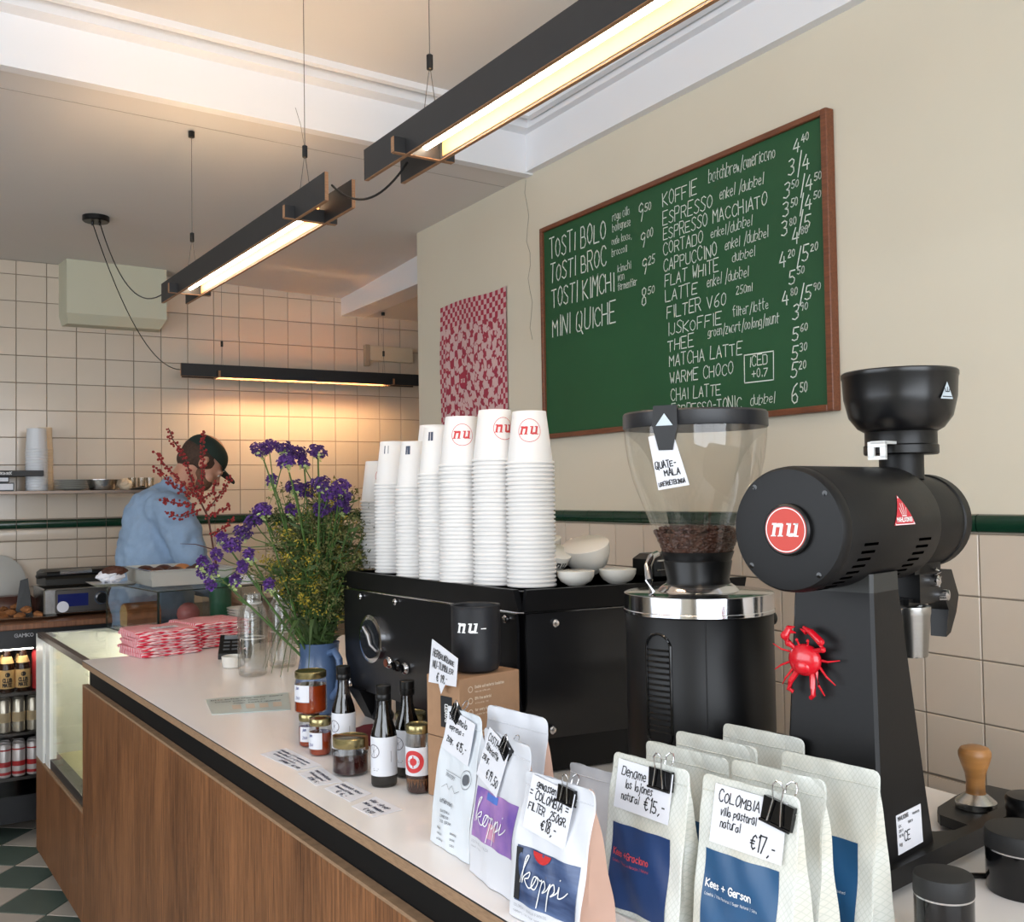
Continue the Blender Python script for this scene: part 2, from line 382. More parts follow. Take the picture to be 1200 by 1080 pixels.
# back wall with cream tiles
wall_back = struct(MB().box(-2.6, 3.4, BY + .006, BY + .2, -.1, 2.7).build('wall_back', m_grout), 'back wall of cream square tiles with a dark green band')
rows = [(2.499, 2.566), (2.372, 2.499), (2.243, 2.372), (2.113, 2.243), (1.983, 2.113), (1.853, 1.983), (1.723, 1.853), (1.592, 1.723), (1.462, 1.592), (1.334, 1.462), (1.145, 1.230), (1.015, 1.145), (0.885, 1.015)]
cache = {}
stuff = MB()
for (z0, z1) in rows:
    for k in range(-23, 22):
        x0 = .4860 + k * .1331; x1 = x0 + .1331
        if x1 > 3.39: continue
        if -2 <= k < 18 and not (z1 < 1.2 and k > 6):
            key = round(z1 - z0, 3)
            if key not in cache: cache[key] = tile_mesh('wall_tile', m_tile, .1331 - .003, key - .003)
            o = link('wall_tile', cache[key], wall_back, ((x0 + x1) / 2, BY + .006, (z0 + z1) / 2))
            o.rotation_euler = (R(random.uniform(-.25, .25)), 0, R(random.uniform(-.25, .25)))
        else: stuff.box(x0 + .0015, x1 - .0015, BY, BY + .006, z0 + .0015, z1 - .0015)
o = stuff.build('wall_tile_field', m_tile, wall_back, label='cream tiles of the rest of the back wall'); o['kind'] = 'stuff'
def strip_mesh(nm, mat, w, h, r=.010):
    mb = MB(); loops = []
    for x in (-w / 2, w / 2):
        loops.append([(x, 0, -h / 2)] + [(x, -r * math.sin(math.pi * k / 6) ** .6 - .002, -h / 2 * math.cos(math.pi * k / 6)) for k in range(7)] + [(x, 0, h / 2)])
    mb.loft(loops, smooth=True); return mb.mesh(nm, mat)
gs = strip_mesh('green_trim_tile', m_green_tile, .1301, .040); cs = strip_mesh('cream_trim_tile', m_tile, .1301, .052, .006)
for k in range(-23, 18):
    xc = .4860 + (k + .5) * .1331
    link('green_tile', gs, wall_back, (xc, BY + .006, 1.310)); link('cream_ledge_tile', cs, wall_back, (xc, BY + .004, 1.260))

# right wall (painted above, tiled below the green band)
wall_right = MB().box(WX, WX + .14, -2.1, 4.029, -.1, 2.80).build('wall_right', m_paint)
struct(wall_right, 'right wall, cream paint above a green band and cream tiles')
MB().box(WX - .0015, WX + .003, -2.0, 4.0, .2, 1.321).build('grout_backing', m_grout, wall_right)
crk = MB(); pts = []
for k in range(14): pts.append((WX - .0005, 3.118 + .012 * math.sin(k * 1.7) + random.uniform(-.004, .004) - k * .002, 2.555 - k * .045))
crk.tube(pts, .0012, 4); crk.build('plaster_crack', M('crack_shadow', (150, 142, 126), .9), wall_right)
rc = {}
for r_, (z0, z1) in enumerate([(1.187, 1.319), (1.055, 1.187), (.923, 1.055), (.791, .923)]):
    for k in range(-4, 19):
        y0 = 1.344 + k * .141
        me = rc.setdefault(0, tile_mesh('right_tile', m_tile, .138, .129, .005))
        link('wall_tile', me, wall_right, (WX - .0015, y0 + .0705, (z0 + z1) / 2), (0, R(random.uniform(-.2, .2)), R(-90 + random.uniform(-.25, .25))))
stf = MB()
for z0 in (.26, .392, .524, .656):
    for k in range(-22, 19): stf.box(WX - .006, WX - .001, 1.3455 + k * .141, 1.3455 + k * .141 + .138, z0 + .0015, z0 + .1305)
for z0 in (.791, .923, 1.055, 1.187):
    for k in range(-22, -4): stf.box(WX - .006, WX - .001, 1.3455 + k * .141, 1.3455 + k * .141 + .138, z0 + .0015, z0 + .1305)
o = stf.build('wall_tile_field', m_tile, wall_right, label='cream tiles low down and behind the camera'); o['kind'] = 'stuff'
gr = strip_mesh('green_trim_long', m_green_tile, .1385, .039, .013)
for k in range(-12, 19): link('green_tile', gr, wall_right, (WX, 1.344 + (k + .5) * .141, 1.3415), (0, 0, R(-90)))

# left wall and shop front (behind the camera), with the openings the daylight comes through
wl = MB(); wl.box(-2.75, -2.6, -2.1, -0.3, -.1, 2.8); wl.box(-2.75, -2.6, 3.1, 5.5, -.1, 2.8); wl.box(-2.75, -2.6, -.3, 3.1, -.1, .6); wl.box(-2.75, -2.6, -.3, 3.1, 2.5, 2.8)
struct(wl.build('wall_left', m_paint), 'left wall with a wide window opening')
wf = MB(); wf.box(-2.75, -2.0, -2.2, -2.05, -.1, 2.8); wf.box(1.6, 2.1, -2.2, -2.05, -.1, 2.8); wf.box(-2.0, 1.6, -2.2, -2.05, -.1, .55); wf.box(-2.0, 1.6, -2.2, -2.05, 2.55, 2.8)
struct(wf.build('wall_front', m_paint), 'shop front wall behind the camera')
for nm, pts in (('window_1', [(-2.0, -.8), (-.8, .4), (.4, 1.6)]),):
    w = struct(bpy.data.objects.new(nm, None), 'shop front window behind the camera'); COL.objects.link(w)
    for a, b in pts:
        f = MB(); f.box(a, a + .05, -2.16, -2.10, .55, 2.55); f.box(b - .05, b, -2.16, -2.10, .55, 2.55); f.box(a, b, -2.16, -2.10, .55, .61); f.box(a, b, -2.16, -2.10, 2.49, 2.55)
        f.build('window_frame', m_black, w)
w = struct(bpy.data.objects.new('window_2', None), 'street window in the left wall'); COL.objects.link(w)
for a, b in ((-.3, .83), (.83, 1.97), (1.97, 3.1)):
    f = MB(); f.box(-2.70, -2.64, a, a + .05, .6, 2.5); f.box(-2.70, -2.64, b - .05, b, .6, 2.5); f.box(-2.70, -2.64, a, b, .6, .66); f.box(-2.70, -2.64, a, b, 2.44, 2.5)
    f.build('window_frame', m_black, w)

# ceilings and the stepped beam between front room and back room
bx0, by0, bx1, by1 = -2.6, 2.745, 1.98, 3.112
ce = MB(); ce.prism([(-2.6, 2.76), (2.10, 3.115), (2.10, 4.2), (2.30, 4.2), (2.30, 5.5), (-2.6, 5.5)], 2.575, 2.66)
gx_ = [-2.6, -1, 0, .7, 1.1, 1.5, 1.9, 2.3]; gy_ = [2.76, 3.2, 4.03, 4.4, 4.8, 5.2, 5.5]   # old plaster, sagging a little towards the far corner
sag = lambda x, y: 2.567 - .052 * max(0, min(1, (x - .9) / 1.3)) * max(0, min(1, (y - 4.2) / 1.15))
ce.add([(x, y + (max(-2.6, min(2.1, x)) + 2.6) * .0755 * (1 if y < 2.8 else 0), sag(x, y)) for y in gy_ for x in gx_], [(j * 8 + i, (j + 1) * 8 + i, (j + 1) * 8 + i + 1, j * 8 + i + 1) for j in range(6) for i in range(7)])
ceiling = struct(ce.build('ceiling', m_ceil), 'grey-white flat ceiling, lower over the back room')
MB().prism([(-2.7, -2.2), (2.1, -2.2), (2.1, 3.2), (-2.7, 2.9)], 2.735, 2.80).build('front_ceiling', m_ceil, ceiling)
bm_ = MB(); bm_.prism([(-2.6, 2.72), (2.10, 3.085), (2.10, 3.125), (-2.6, 2.765)], 2.560, 2.735)
struct(bm_.build('trim_1', m_trimw), 'white ceiling step across the room')
t2 = MB(); t2.box(1.925, 1.956, -2.05, 3.10, 2.567, 2.735); struct(t2.build('trim_2', m_trimw), 'white frieze board along the right wall')
t3 = MB(); t3.prism([(-2.6, 2.60), (1.86, 2.945), (1.86, -2.05), (1.885, -2.05), (1.885, 2.97), (-2.6, 2.63)], 2.715, 2.736)
t3.prism([(-2.6, 2.66), (1.895, 3.01), (1.895, -2.05), (1.925, -2.05), (1.925, 3.085), (-2.6, 2.72)], 2.70, 2.736)
struct(t3.build('trim_3', m_trimw), 'thin plaster moulding around the front ceiling')
t4 = MB(); t4.prism([(-2.6, 2.90), (1.95, 3.26), (1.95, 3.264), (-2.6, 2.904)], 2.5662, 2.568); struct(t4.build('trim_4', M('ceiling_joint', (168, 162, 156), .9)), 'faint joint line on the back ceiling')
# white downstand beam over the kitchen recess
hb = MB(); hb.box(2.125, 2.26, 4.029, BY, 2.425, 2.567); struct(hb.build('trim_5', m_trimw), 'white beam above the recess at the back right')
rc_ = MB(); rc_.box(2.2, 3.4, 4.029, BY + .1, 2.43, 2.5); struct(rc_.build('ceiling_recess', m_ceil), 'ceiling of the recess at the back right')
we = MB(); we.box(3.3, 3.4, 3.9, 5.4, -.1, 2.5); we.box(2.095, 3.4, 3.93, 4.029, -.1, 2.66); we.box(-2.75, 3.4, 5.5, 5.6, -.1, 2.7); struct(we.build('wall_recess', m_paint), 'side wall of the recess')
# boxed-in duct under the ceiling of the back wall
duct = MB(); z0, z1 = 2.265, 2.567
duct.loft([[(.685, BY + .005, z0), (1.14, BY + .005, z0), (1.125, BY - .10, z0 + .0), (.700, BY - .10, z0)],
           [(.672, BY + .005, 2.31), (1.165, BY + .005, 2.31), (1.150, BY - .14, 2.31), (.69, BY - .14, 2.31)],
           [(.672, BY + .005, z1), (1.165, BY + .005, z1), (1.150, BY - .14, z1), (.69, BY - .14, z1)]])
tag(duct.build('duct_box', M('pale_green_paint', (196, 194, 172), .6)), 'pale boxed-in duct on the tiled wall under the ceiling', 'duct box')
bx = thing('wall_box', 'small white junction box on the tiled wall above the black wall lamp', 'box', (2.33, BY - .0, 2.22))
MB().bbox(-.045, .22, -.03, .004, -.04, .045, .003).build('box_body', M('off_white_plastic', (196, 186, 164), .5), bx)
MB().bbox(-.075, -.045, -.03, .004, -.07, .05, .003).build('side_socket', M('grey_plastic', (150, 142, 126), .5), bx)

# ================================================================ CHALKBOARD
bd = thing('chalkboard_menu', 'big green chalkboard with a reddish wood frame and white chalk menu on the right wall', 'chalkboard', (WX - .012, 2.995, 0), R(-90))
bw, z0, z1 = 1.292, 1.607, 2.344
MB().box(.012, bw - .012, -.006, .010, z0 + .012, z1 - .012).build('board_panel', m_board, bd)
for nm, a in (('frame_rail', (.016, bw - .02, z0, z0 + .016)), ('frame_rail', (.016, bw - .02, z1 - .016, z1)), ('frame_stile', (0, .016, z0, z1)), ('frame_stile', (bw - .02, bw, z0, z1))):
    MB().bbox(a[0], a[1], -.016, .012, a[2], a[3], .002).build(nm, m_frame, bd)
BP = lambda a, b: Vector((a, -.0068, b))
def bwrite(lines, wid, seed, slant=.05, label=None):
    for i_, (t, u, z, h, w_) in enumerate(lines): o = write('chalk_word', [(t, u, z, h, w_)], m_chalk, bd, BP, h, wid * (h / .04) ** .3, slant=slant, jit=.25, seed=seed * 50 + i_)
bwrite([('TOSTI BOLO', .052, 2.227, .064, .335), ('TOSTI BROC', .052, 2.143, .060, .335), ('TOSTI KIMCHI', .060, 2.054, .062, .365), ('MINI QUICHE', .062, 1.954, .062, .368)], .0036, 3)
bwrite([('ragu alla', .415, 2.275, .026, .092), ('bolognese', .415, 2.240, .026, .095), ('oude kaas,', .409, 2.199, .022, .105), ('broccoli', .409, 2.163, .022, .08), ('kimchi', .438, 2.107, .024, .07), ('van', .438, 2.079, .024, .035), ('fermentier', .436, 2.050, .024, .1)], .0022, 4)
def price(u, z, big, small, h=.042, slash=None):
    L = [(big, u, z, h, .03)]
    if small: L.append((small, u + .034, z + h * .55, h * .5, .034))
    return L
pr = []
for u, z, s_ in ((.545, 2.240, '50'), (.552, 2.158, '00'), (.557, 2.077, '25')): pr += [('9', u, z, .05, .03), (s_, u + .032, z + .024, .024, .034)]
pr += [('8', .552, 1.981, .055, .03), ('50', .585, 2.012, .024, .034)]
for u, z, a, b, c, d in ((1.175, 2.265, '4', '40', '', ''), (1.156, 2.214, '3', '', '4', ''), (1.138, 2.158, '3', '50', '4', '50'), (1.134, 2.112, '3', '50', '4', '50'), (1.128, 2.066, '3', '80', '5', ''), (1.165, 2.035, '4', '80', '', ''),
                         (1.120, 1.986, '4', '20', '5', '20'), (1.150, 1.938, '5', '50', '', ''), (1.126, 1.888, '4', '80', '5', '90'), (1.158, 1.845, '3', '90', '', ''), (1.156, 1.793, '5', '60', '', ''), (1.152, 1.744, '5', '30', '', ''), (1.148, 1.700, '5', '20', '', ''), (1.150, 1.636, '6', '50', '', '')):
    h = .036 if a != '6' else .046
    pr.append((a, u, z, h, .027)); x = u + .029
    if b: pr.append((b, x, z + h * .55, h * .52, .026)); x += .026
    if c: pr += [('/', x, z - .004, h * 1.15, .022), (c, x + .02, z, h, .027)]; x += .049
    if d: pr.append((d, x, z + h * .55, h * .52, .026))
bwrite(pr, .0032, 5, .12)
bwrite([('KOFFIE', .663, 2.258, .040, .155), ('ESPRESSO', .661, 2.203, .038, .22), ('ESPRESSO MACCHIATO', .662, 2.158, .034, .425), ('CORTADO', .661, 2.114, .032, .178), ('CAPPUCCINO', .660, 2.066, .036, .235), ('FLAT WHITE', .665, 2.021, .034, .235),
        ('LATTE', .666, 1.975, .034, .145), ('FILTER V60', .671, 1.925, .035, .255), ('IJSKOFFIE', .673, 1.875, .033, .235), ('THEE', .672, 1.828, .034, .12), ('MATCHA LATTE', .678, 1.783, .033, .305), ('WARME CHOCO', .680, 1.733, .032, .268), ('CHAI LATTE', .682, 1.682, .032, .215), ('ESPRESSO-TONIC', .683, 1.636, .034, .292)], .0027, 6)
bwrite([('batchbrew/americano', .862, 2.274, .034, .255), ('enkel /dubbel', .905, 2.216, .030, .168), ('enkel/dubbel', .866, 2.118, .028, .163), ('enkel /dubbel', .921, 2.074, .028, .165), ('dubbel', .949, 2.036, .026, .088), ('enkel /dubbel', .846, 1.986, .028, .165), ('250ml', .96, 1.945, .022, .064),
        ('filter/latte', .945, 1.888, .026, .135), ('groen/zwart/oolong/munt', .846, 1.846, .026, .27), ('dubbel', 1.005, 1.643, .028, .09)], .0022, 7, .15)
bwrite([('ICED', 1.004, 1.745, .026, .07), ('+0.7', 1.012, 1.714, .022, .06)], .0028, 8)
mb = MB(); ribbon(mb, [[(.985, 1.704), (1.09, 1.702), (1.092, 1.776), (.986, 1.778), (.985, 1.704)]], .0028, BP); mb.build('chalk_box', m_chalk, bd)

# ================================================================ TEA TOWEL ON THE WALL
m_tt = bpy.data.materials.new('red_white_tea_towel'); m_tt.use_nodes = True; nt = m_tt.node_tree; b_ = nt.nodes['Principled BSDF']; b_.inputs['Roughness'].default_value = .9
tc = nt.nodes.new('ShaderNodeTexCoord'); nz = nt.nodes.new('ShaderNodeTexNoise'); nz.inputs['Scale'].default_value = 9
mixv = nt.nodes.new('ShaderNodeMix'); mixv.data_type = 'VECTOR'; mixv.inputs[0].default_value = .05
ck = nt.nodes.new('ShaderNodeTexChecker'); ck.inputs['Scale'].default_value = 30; ck.inputs[1].default_value = (*lin((160, 52, 70)), 1); ck.inputs[2].default_value = (*lin((208, 174, 172)), 1)
vo = nt.nodes.new('ShaderNodeTexVoronoi'); vo.inputs['Scale'].default_value = 44
lt = nt.nodes.new('ShaderNodeMath'); lt.operation = 'LESS_THAN'; lt.inputs[1].default_value = .36
mx = nt.nodes.new('ShaderNodeMix'); mx.data_type = 'RGBA'; mx.inputs[7].default_value = (*lin((206, 170, 168)), 1)
L = nt.links.new; L(tc.outputs['Object'], mixv.inputs[4]); L(nz.outputs['Color'], mixv.inputs[5]); L(mixv.outputs[1], ck.inputs[0]); L(tc.outputs['Object'], vo.inputs['Vector']); L(vo.outputs['Distance'], lt.inputs[0]); L(lt.outputs[0], mx.inputs[0]); L(ck.outputs[0], mx.inputs[6]); L(mx.outputs[2], b_.inputs['Base Color'])
m_tr = M('tea_towel_red', (166, 50, 70), .9); m_tp = M('tea_towel_pale', (206, 172, 170), .9)
tt = thing('wall_tea_towel', 'red and white checked tea towel pinned flat on the cream wall left of the chalkboard', 'tea towel', (WX - .004, 3.796, 1.40), R(-90))
mb = MB(); nx_, nz_ = 12, 16; vs = []
for j in range(nz_ + 1):
    for i in range(nx_ + 1):
        u, v = i / nx_, j / nz_; vs.append((u * .532, -.004 - .003 * math.sin(u * 9 + v * 3) - .002 * math.sin(v * 11), v * .797 + .006 * math.sin(u * 6)))
mb.add(vs, [(j * (nx_ + 1) + i, j * (nx_ + 1) + i + 1, (j + 1) * (nx_ + 1) + i + 1, (j + 1) * (nx_ + 1) + i) for j in range(nz_) for i in range(nx_)], True)
mb.build('cloth', m_tt, tt)
mb = MB(); F_ = lambda u, v: Vector((u * .532, -.0062 - .003 * math.sin(u * 9 + v * 3) - .002 * math.sin(v * 11), v * .797 + .006 * math.sin(u * 6)))
for k in range(26):                       # printed border checks
    for j in range(5):
        if (k + j) % 2 == 0: mb.add([F_((k) / 26, 1 - (j + 1) * .025), F_((k + 1) / 26, 1 - (j + 1) * .025), F_((k + 1) / 26, 1 - j * .025), F_(k / 26, 1 - j * .025)], [(0, 1, 2, 3)])
for k in range(34):
    for j in range(3):
        if (k + j) % 2 == 0:
            for s_ in (0, 1):
                a, b2 = (j * .028, (j + 1) * .028) if s_ == 0 else (1 - (j + 1) * .028, 1 - j * .028)
                mb.add([F_(a, k / 40), F_(b2, k / 40), F_(b2, (k + 1) / 40), F_(a, (k + 1) / 40)], [(0, 1, 2, 3)])
mb.build('printed_border', m_tr, tt)
mb = MB(); g_ = lambda u, v: F_(u, v) + Vector((0, .0006, 0))
for a_ in ((0, 1, .875, 1), (0, .084, 0, .875), (.916, 1, 0, .875)):
    for i in range(10):
        for j in range(10): u0, u1 = a_[0] + (a_[1] - a_[0]) * i / 10, a_[0] + (a_[1] - a_[0]) * (i + 1) / 10; v0, v1 = a_[2] + (a_[3] - a_[2]) * j / 10, a_[2] + (a_[3] - a_[2]) * (j + 1) / 10; mb.add([g_(u0, v0), g_(u1, v0), g_(u1, v1), g_(u0, v1)], [(0, 1, 2, 3)])
mb.build('border_ground', m_tp, tt)
mb = MB(); PP = lambda a, b2: F_((a + .19) / .532, (b2 + .47) / .797) - Vector((0, .0006, 0))
disc_flat(mb, PP, .034); mb.build('printed_roundel', m_tr, tt); mb = MB(); PP2 = lambda a, b2: PP(a, b2) - Vector((0, .0006, 0)); nu_logo(mb, PP2, .016); mb.build('printed_lettering', M('towel_pale', (220, 196, 190), .9), tt)

# ================================================================ PENDANT BAR LAMPS
m_led = M('warm_led', (255, 230, 180), .5, emit=(1.0, .83, .62), estr=24)
m_ledback = M('warm_led_back', (255, 220, 160), .5, emit=(1.0, .66, .34), estr=90)
m_ledup = M('warm_led_upward', (255, 230, 180), .5, emit=(1.0, .68, .38), estr=40)
m_lampgold = M('painted_lamplight_gold', (168, 122, 74), .6)  # gold of the lamplight on the planks' inner faces, put into the colour
def bar_lamp(label, loc, rz, L=1.345, cords=(), up=True):
    t = thing('bar_pendant_lamp', label, 'pendant lamp', loc, rz, 'black bar pendant lamps')
    H = .062; th = .009; hw = .036
    for s in (-1, 1):
        x0 = s * hw; mb = MB(); mb.box(x0 - th / 2, x0 + th / 2, -L / 2 + (.0 if s < 0 else .02), L / 2 - (.0 if s < 0 else .02), 0, H); p = mb.build('side_plank', m_blackply, t)
        e = MB(); e.box(x0 - th / 2 + .0005, x0 + th / 2 - .0005, -L / 2 + .001 + (.0 if s < 0 else .02), L / 2 - .001 - (.0 if s < 0 else .02), -.0012, 0)
        for q in (-1, 1): e.box(x0 - th / 2 + .0005, x0 + th / 2 - .0005, q * (L / 2 - (.0 if s < 0 else .02)) - (.0012 if q < 0 else 0), q * (L / 2 - (.0 if s < 0 else .02)) + (.0012 if q > 0 else 0), 0, H)
        e.build('plywood_edge', m_plyedge, p)
        g = MB(); g.box(x0 - s * th / 2, x0 - s * (th / 2 + .0015), -L / 2 + .2, L / 2 - .2, .003, H - .003); g.build('inner_lamplight_sheet', m_lampgold, p)  # added sheet carrying the painted lamplight on the black plank
    for q in (-1, 1):
        y = q * (L / 2 - .18)
        c = MB().box(-hw - .028, hw + .028, y - .006, y + .006, .001, .030).build('cross_block', m_blackply, t)
        e = MB(); e.box(-hw - .027, hw + .027, y - .0055, y + .0055, -.0004, .001)
        for s in (-1, 1): e.box(s * (hw + .028), s * (hw + .0292), y - .0055, y + .0055, .001, .030)
        e.build('block_edge', m_plyedge, c)
    MB().lathe([(.0075, -L / 2 + .19), (.0075, L / 2 - .19)], 12, (0, 0, .020), 'y').build('led_tube', m_led if up else m_ledback, t)
    MB().box(-.011, .011, -L / 2 + .19, L / 2 - .19, .0285, .032).build('tube_carrier', M('white_carrier', (230, 225, 210), .5), t)
    if up: MB().box(-.010, .010, -L / 2 + .2, L / 2 - .2, .0322, .0335).build('upward_led_strip', m_ledup, t)
    for q, top in cords:
        y = q * (L / 2 - .21)
        w_ = MB(); w_.tube([(-.02, y, .03), (0, y, .17)], .0009, 4); w_.tube([(.02, y, .03), (0, y, .17)], .0009, 4); w_.tube([(0, y, .17), (0, y, top)], .0009, 4)
        if q < 0: w_.tube([(0, y, .18), (-.006, y + .01, .24), (-.016, y + .016, .28)], .0007, 4)
        wi = w_.build('suspension_wire', m_wire, t)
        MB().lathe([(.004, .158), (.0065, .160), (.0065, .186), (.004, .188)], 8, (0, y, 0)).build('wire_gripper', m_blackp, wi)
        MB().lathe([(.010, top - .018), (.010, top)], 12, (0, y, 0)).build('ceiling_anchor', m_blackp, wi)
    return t
bar_lamp('nearest black wooden bar lamp, hanging at the top edge above the chalkboard', (.868, 1.235, 2.057), R(1.6), cords=((1, .672), (-1, .672)))
bar_lamp('middle black wooden bar lamp, hanging over the counter towards the back', (.803, 2.748, 2.057), R(2.2), cords=((1, .505), (-1, .672)))
bar_lamp('farthest black bar lamp, hanging level in front of the tiled back wall', (1.842, 5.14, 2.022), R(89.6), L=1.30, up=False, cords=((1, .54), (-1, .40)))
# ceiling rose with two cables
rose = thing('ceiling_rose', 'round black ceiling rose with two drooping black cables', 'ceiling rose', (.690, 4.384, 2.567))
MB().lathe([(.048, -.022), (.052, -.018), (.052, 0)], 24).build('rose_cap', m_blackp, rose)
def cable(a, b, sag, n=18):
    a, b = Vector(a), Vector(b); return [tuple(a.lerp(b, i / n) + Vector((0, 0, -sag * 4 * (i / n) * (1 - i / n)))) for i in range(n + 1)]
rl = lambda p: (p[0] - .690, p[1] - 4.384, p[2] - 2.567)
MB().tube(cable((.012, -.01, -.022), rl((.76, 3.40, 2.105)), .14), .0022, 6).build('cable', m_blackp, rose)
MB().tube(cable((-.012, .012, -.022), rl((1.20, 5.14, 2.055)), .15), .0022, 6).build('cable', m_blackp, rose)
for x in (-.012, .014): MB().lathe([(.004, -.036), (.006, -.022)], 8, (x, x * -.5, 0)).build('cable_grip', m_blackp, rose)
o = MB().tube(cable((.815, 2.10, 2.10), (.855, 1.80, 2.07), .05), .0026, 6).build('link_cable', m_blackp); tag(o, 'black cable looping between the two nearest bar lamps', 'cable')

# ================================================================ THE COUNTER
DX, DY = .0475, -.9989                 # direction of the counter front, towards the camera end
NX, NY = .9989, .0475                  # into the counter
FX, FY = .510, 3.528                   # far front corner
def cf(a, d): return (FX + DX * a + NX * d, FY + DY * a + NY * d)
ctr = thing('service_counter', 'long counter with white top, plywood edge, black shadow gap and oiled oak front', 'counter')
LEN = 3.75
outline = [cf(0, 0), cf(LEN, 0), (1.505, cf(LEN, 0)[1]), (1.505, 3.45), cf(0, 0)]
poly = [cf(0, 0), cf(LEN, 0), (1.505, FY - LEN * .9989), (1.505, FY + .047)]
mb = MB(); mb.prism([(p[0], p[1]) for p in poly], CT - .0005, CT); mb.build('worktop_laminate', m_top, ctr)
mb = MB(); mb.prism([(p[0] - .0002, p[1]) for p in poly], CT - .0028, CT - .0005); mb.build('laminate_core', m_ink, ctr)
mb = MB(); mb.prism([(p[0] + .0002, p[1]) for p in poly], CT - .020, CT - .0028); mb.build('worktop_plywood', m_ply2, ctr)
mb = MB(); mb.prism([cf(.012, .02), cf(LEN, .02), (1.49, FY - LEN * .9989), (1.49, FY + .02)], .06, CT - .020); mb.build('counter_carcass', m_recess, ctr)
mb = MB(); mb.prism([cf(.002, 0), cf(LEN, 0), cf(LEN, .018), cf(.002, .018)], .078, .828); mb.build('front_panel', m_wood, ctr)
mb = MB(); mb.prism([cf(.002, 0), cf(LEN, 0), cf(LEN, .018), cf(.002, .018)], .828, .834); mb.build('panel_edge', m_ply2, ctr)
mb = MB(); mb.prism([cf(.0, .03), cf(LEN, .03), cf(LEN, .05), cf(.0, .05)], 0, .08); mb.build('kick_board', m_recess, ctr)

# glass display fridge built into the counter beyond it
dsp = thing('display_fridge', 'lit glass display fridge with white frame and oak base set into the counter end', 'display case')
A0, A1 = -.870, -.004
mb = MB(); mb.prism([cf(A0, 0), cf(A1, 0), cf(A1, .018), cf(A0, .018)], .078, .425); mb.build('base_panel', m_wood, dsp)
mb = MB(); mb.prism([cf(A0, 0), cf(A1, 0), cf(A1, .03), cf(A0, .03)], .425, .434); mb.build('panel_edge', m_ply2, dsp)
mb = MB(); mb.prism([cf(A0 + .05, .05), cf(A1, .05), cf(A1, .08), cf(A0 + .05, .08)], 0, .08); mb.build('kick_board', m_recess, dsp)
mb = MB(); mb.prism([cf(A0 + .02, .02), cf(A1, .02), cf(A1, .72), cf(A0 + .02, .72)], .085, .42); mb.build('base_carcass', m_recess, dsp)
m_wf = M('white_metal_frame', (226, 226, 222), .35)
m_lit = M('pale_yellow_liner', (212, 206, 168), .4)
mb = MB(); mb.prism([cf(A0, .0), cf(A0 + .15, .0), cf(A0 + .15, .05), cf(A0, .05)], .434, .905); mb.prism([cf(A0 + .17, .006), cf(A0 + .25, .006), cf(A0 + .25, .03), cf(A0 + .17, .03)], .434, .893)
mb.prism([cf(A0, .05), cf(A0 + .03, .05), cf(A0 + .03, .72), cf(A0, .72)], .434, .905); mb.build('white_frame', m_wf, dsp)
mb = MB(); mb.prism([cf(A0 + .05, .008), cf(A1, .008), cf(A1, .05), cf(A0 + .05, .05)], .434, .468); mb.build('bottom_rail', m_darksteel, dsp)
mb = MB(); mb.prism([cf(A0 + .03, .0), cf(A1, .0), cf(A1, .022), cf(A0 + .03, .022)], .893, .912); mb.build('top_rail', M('brown_grey_metal', (98, 84, 76), .4, .3), dsp)
mb = MB(); mb.prism([cf(A0 + .05, .012), cf(A1, .012), cf(A1, .018), cf(A0 + .05, .018)], .468, .895); mb.build('front_glass', m_glass, dsp)
mb = MB(); mb.prism([cf(A0 + .03, .022), cf(A1 + .0, .022), cf(A1, .30), cf(A0 + .03, .30)], .902, .909); mb.build('top_glass', m_glass, dsp)
mb = MB(); mb.prism([cf(A0, .30), cf(A1 - .0, .30), cf(A1, .76), cf(A0, .76)], .885, .910); mb.build('rear_top', m_steel, dsp)
mb = MB(); mb.prism([cf(A0 + .03, .05), cf(A1, .05), cf(A1, .70), cf(A0 + .03, .70)], .425, .436); mb.prism([cf(A0 + .03, .44), cf(A1, .44), cf(A1, .45), cf(A0 + .03, .45)], .436, .885)
mb.build('inner_liner', m_lit, dsp)
for z in (.60, .74):
    mb = MB(); mb.prism([cf(A0 + .10, .16), cf(A1 - .01, .16), cf(A1 - .01, .43), cf(A0 + .10, .43)], z, z + .006); mb.build('glass_shelf', m_glass, dsp)
mb = MB()
for k in range(7):
    z = .50 + k * .052; mb.prism([cf(A0 + .12, .425), cf(A1 - .02, .425), cf(A1 - .02, .438), cf(A0 + .12, .438)], z, z + .03)
mb.build('liner_ribs', m_lit, dsp)
mb = MB(); p0, p1 = cf(A0 + .08, .40), cf(A1 - .03, .40); mb.tube([(p0[0], p0[1], .875), (p1[0], p1[1], .875)], .006, 8)
mb.build('fridge_light', M('fridge_led', (255, 250, 220), .5, emit=(1, .96, .78), estr=45), dsp)
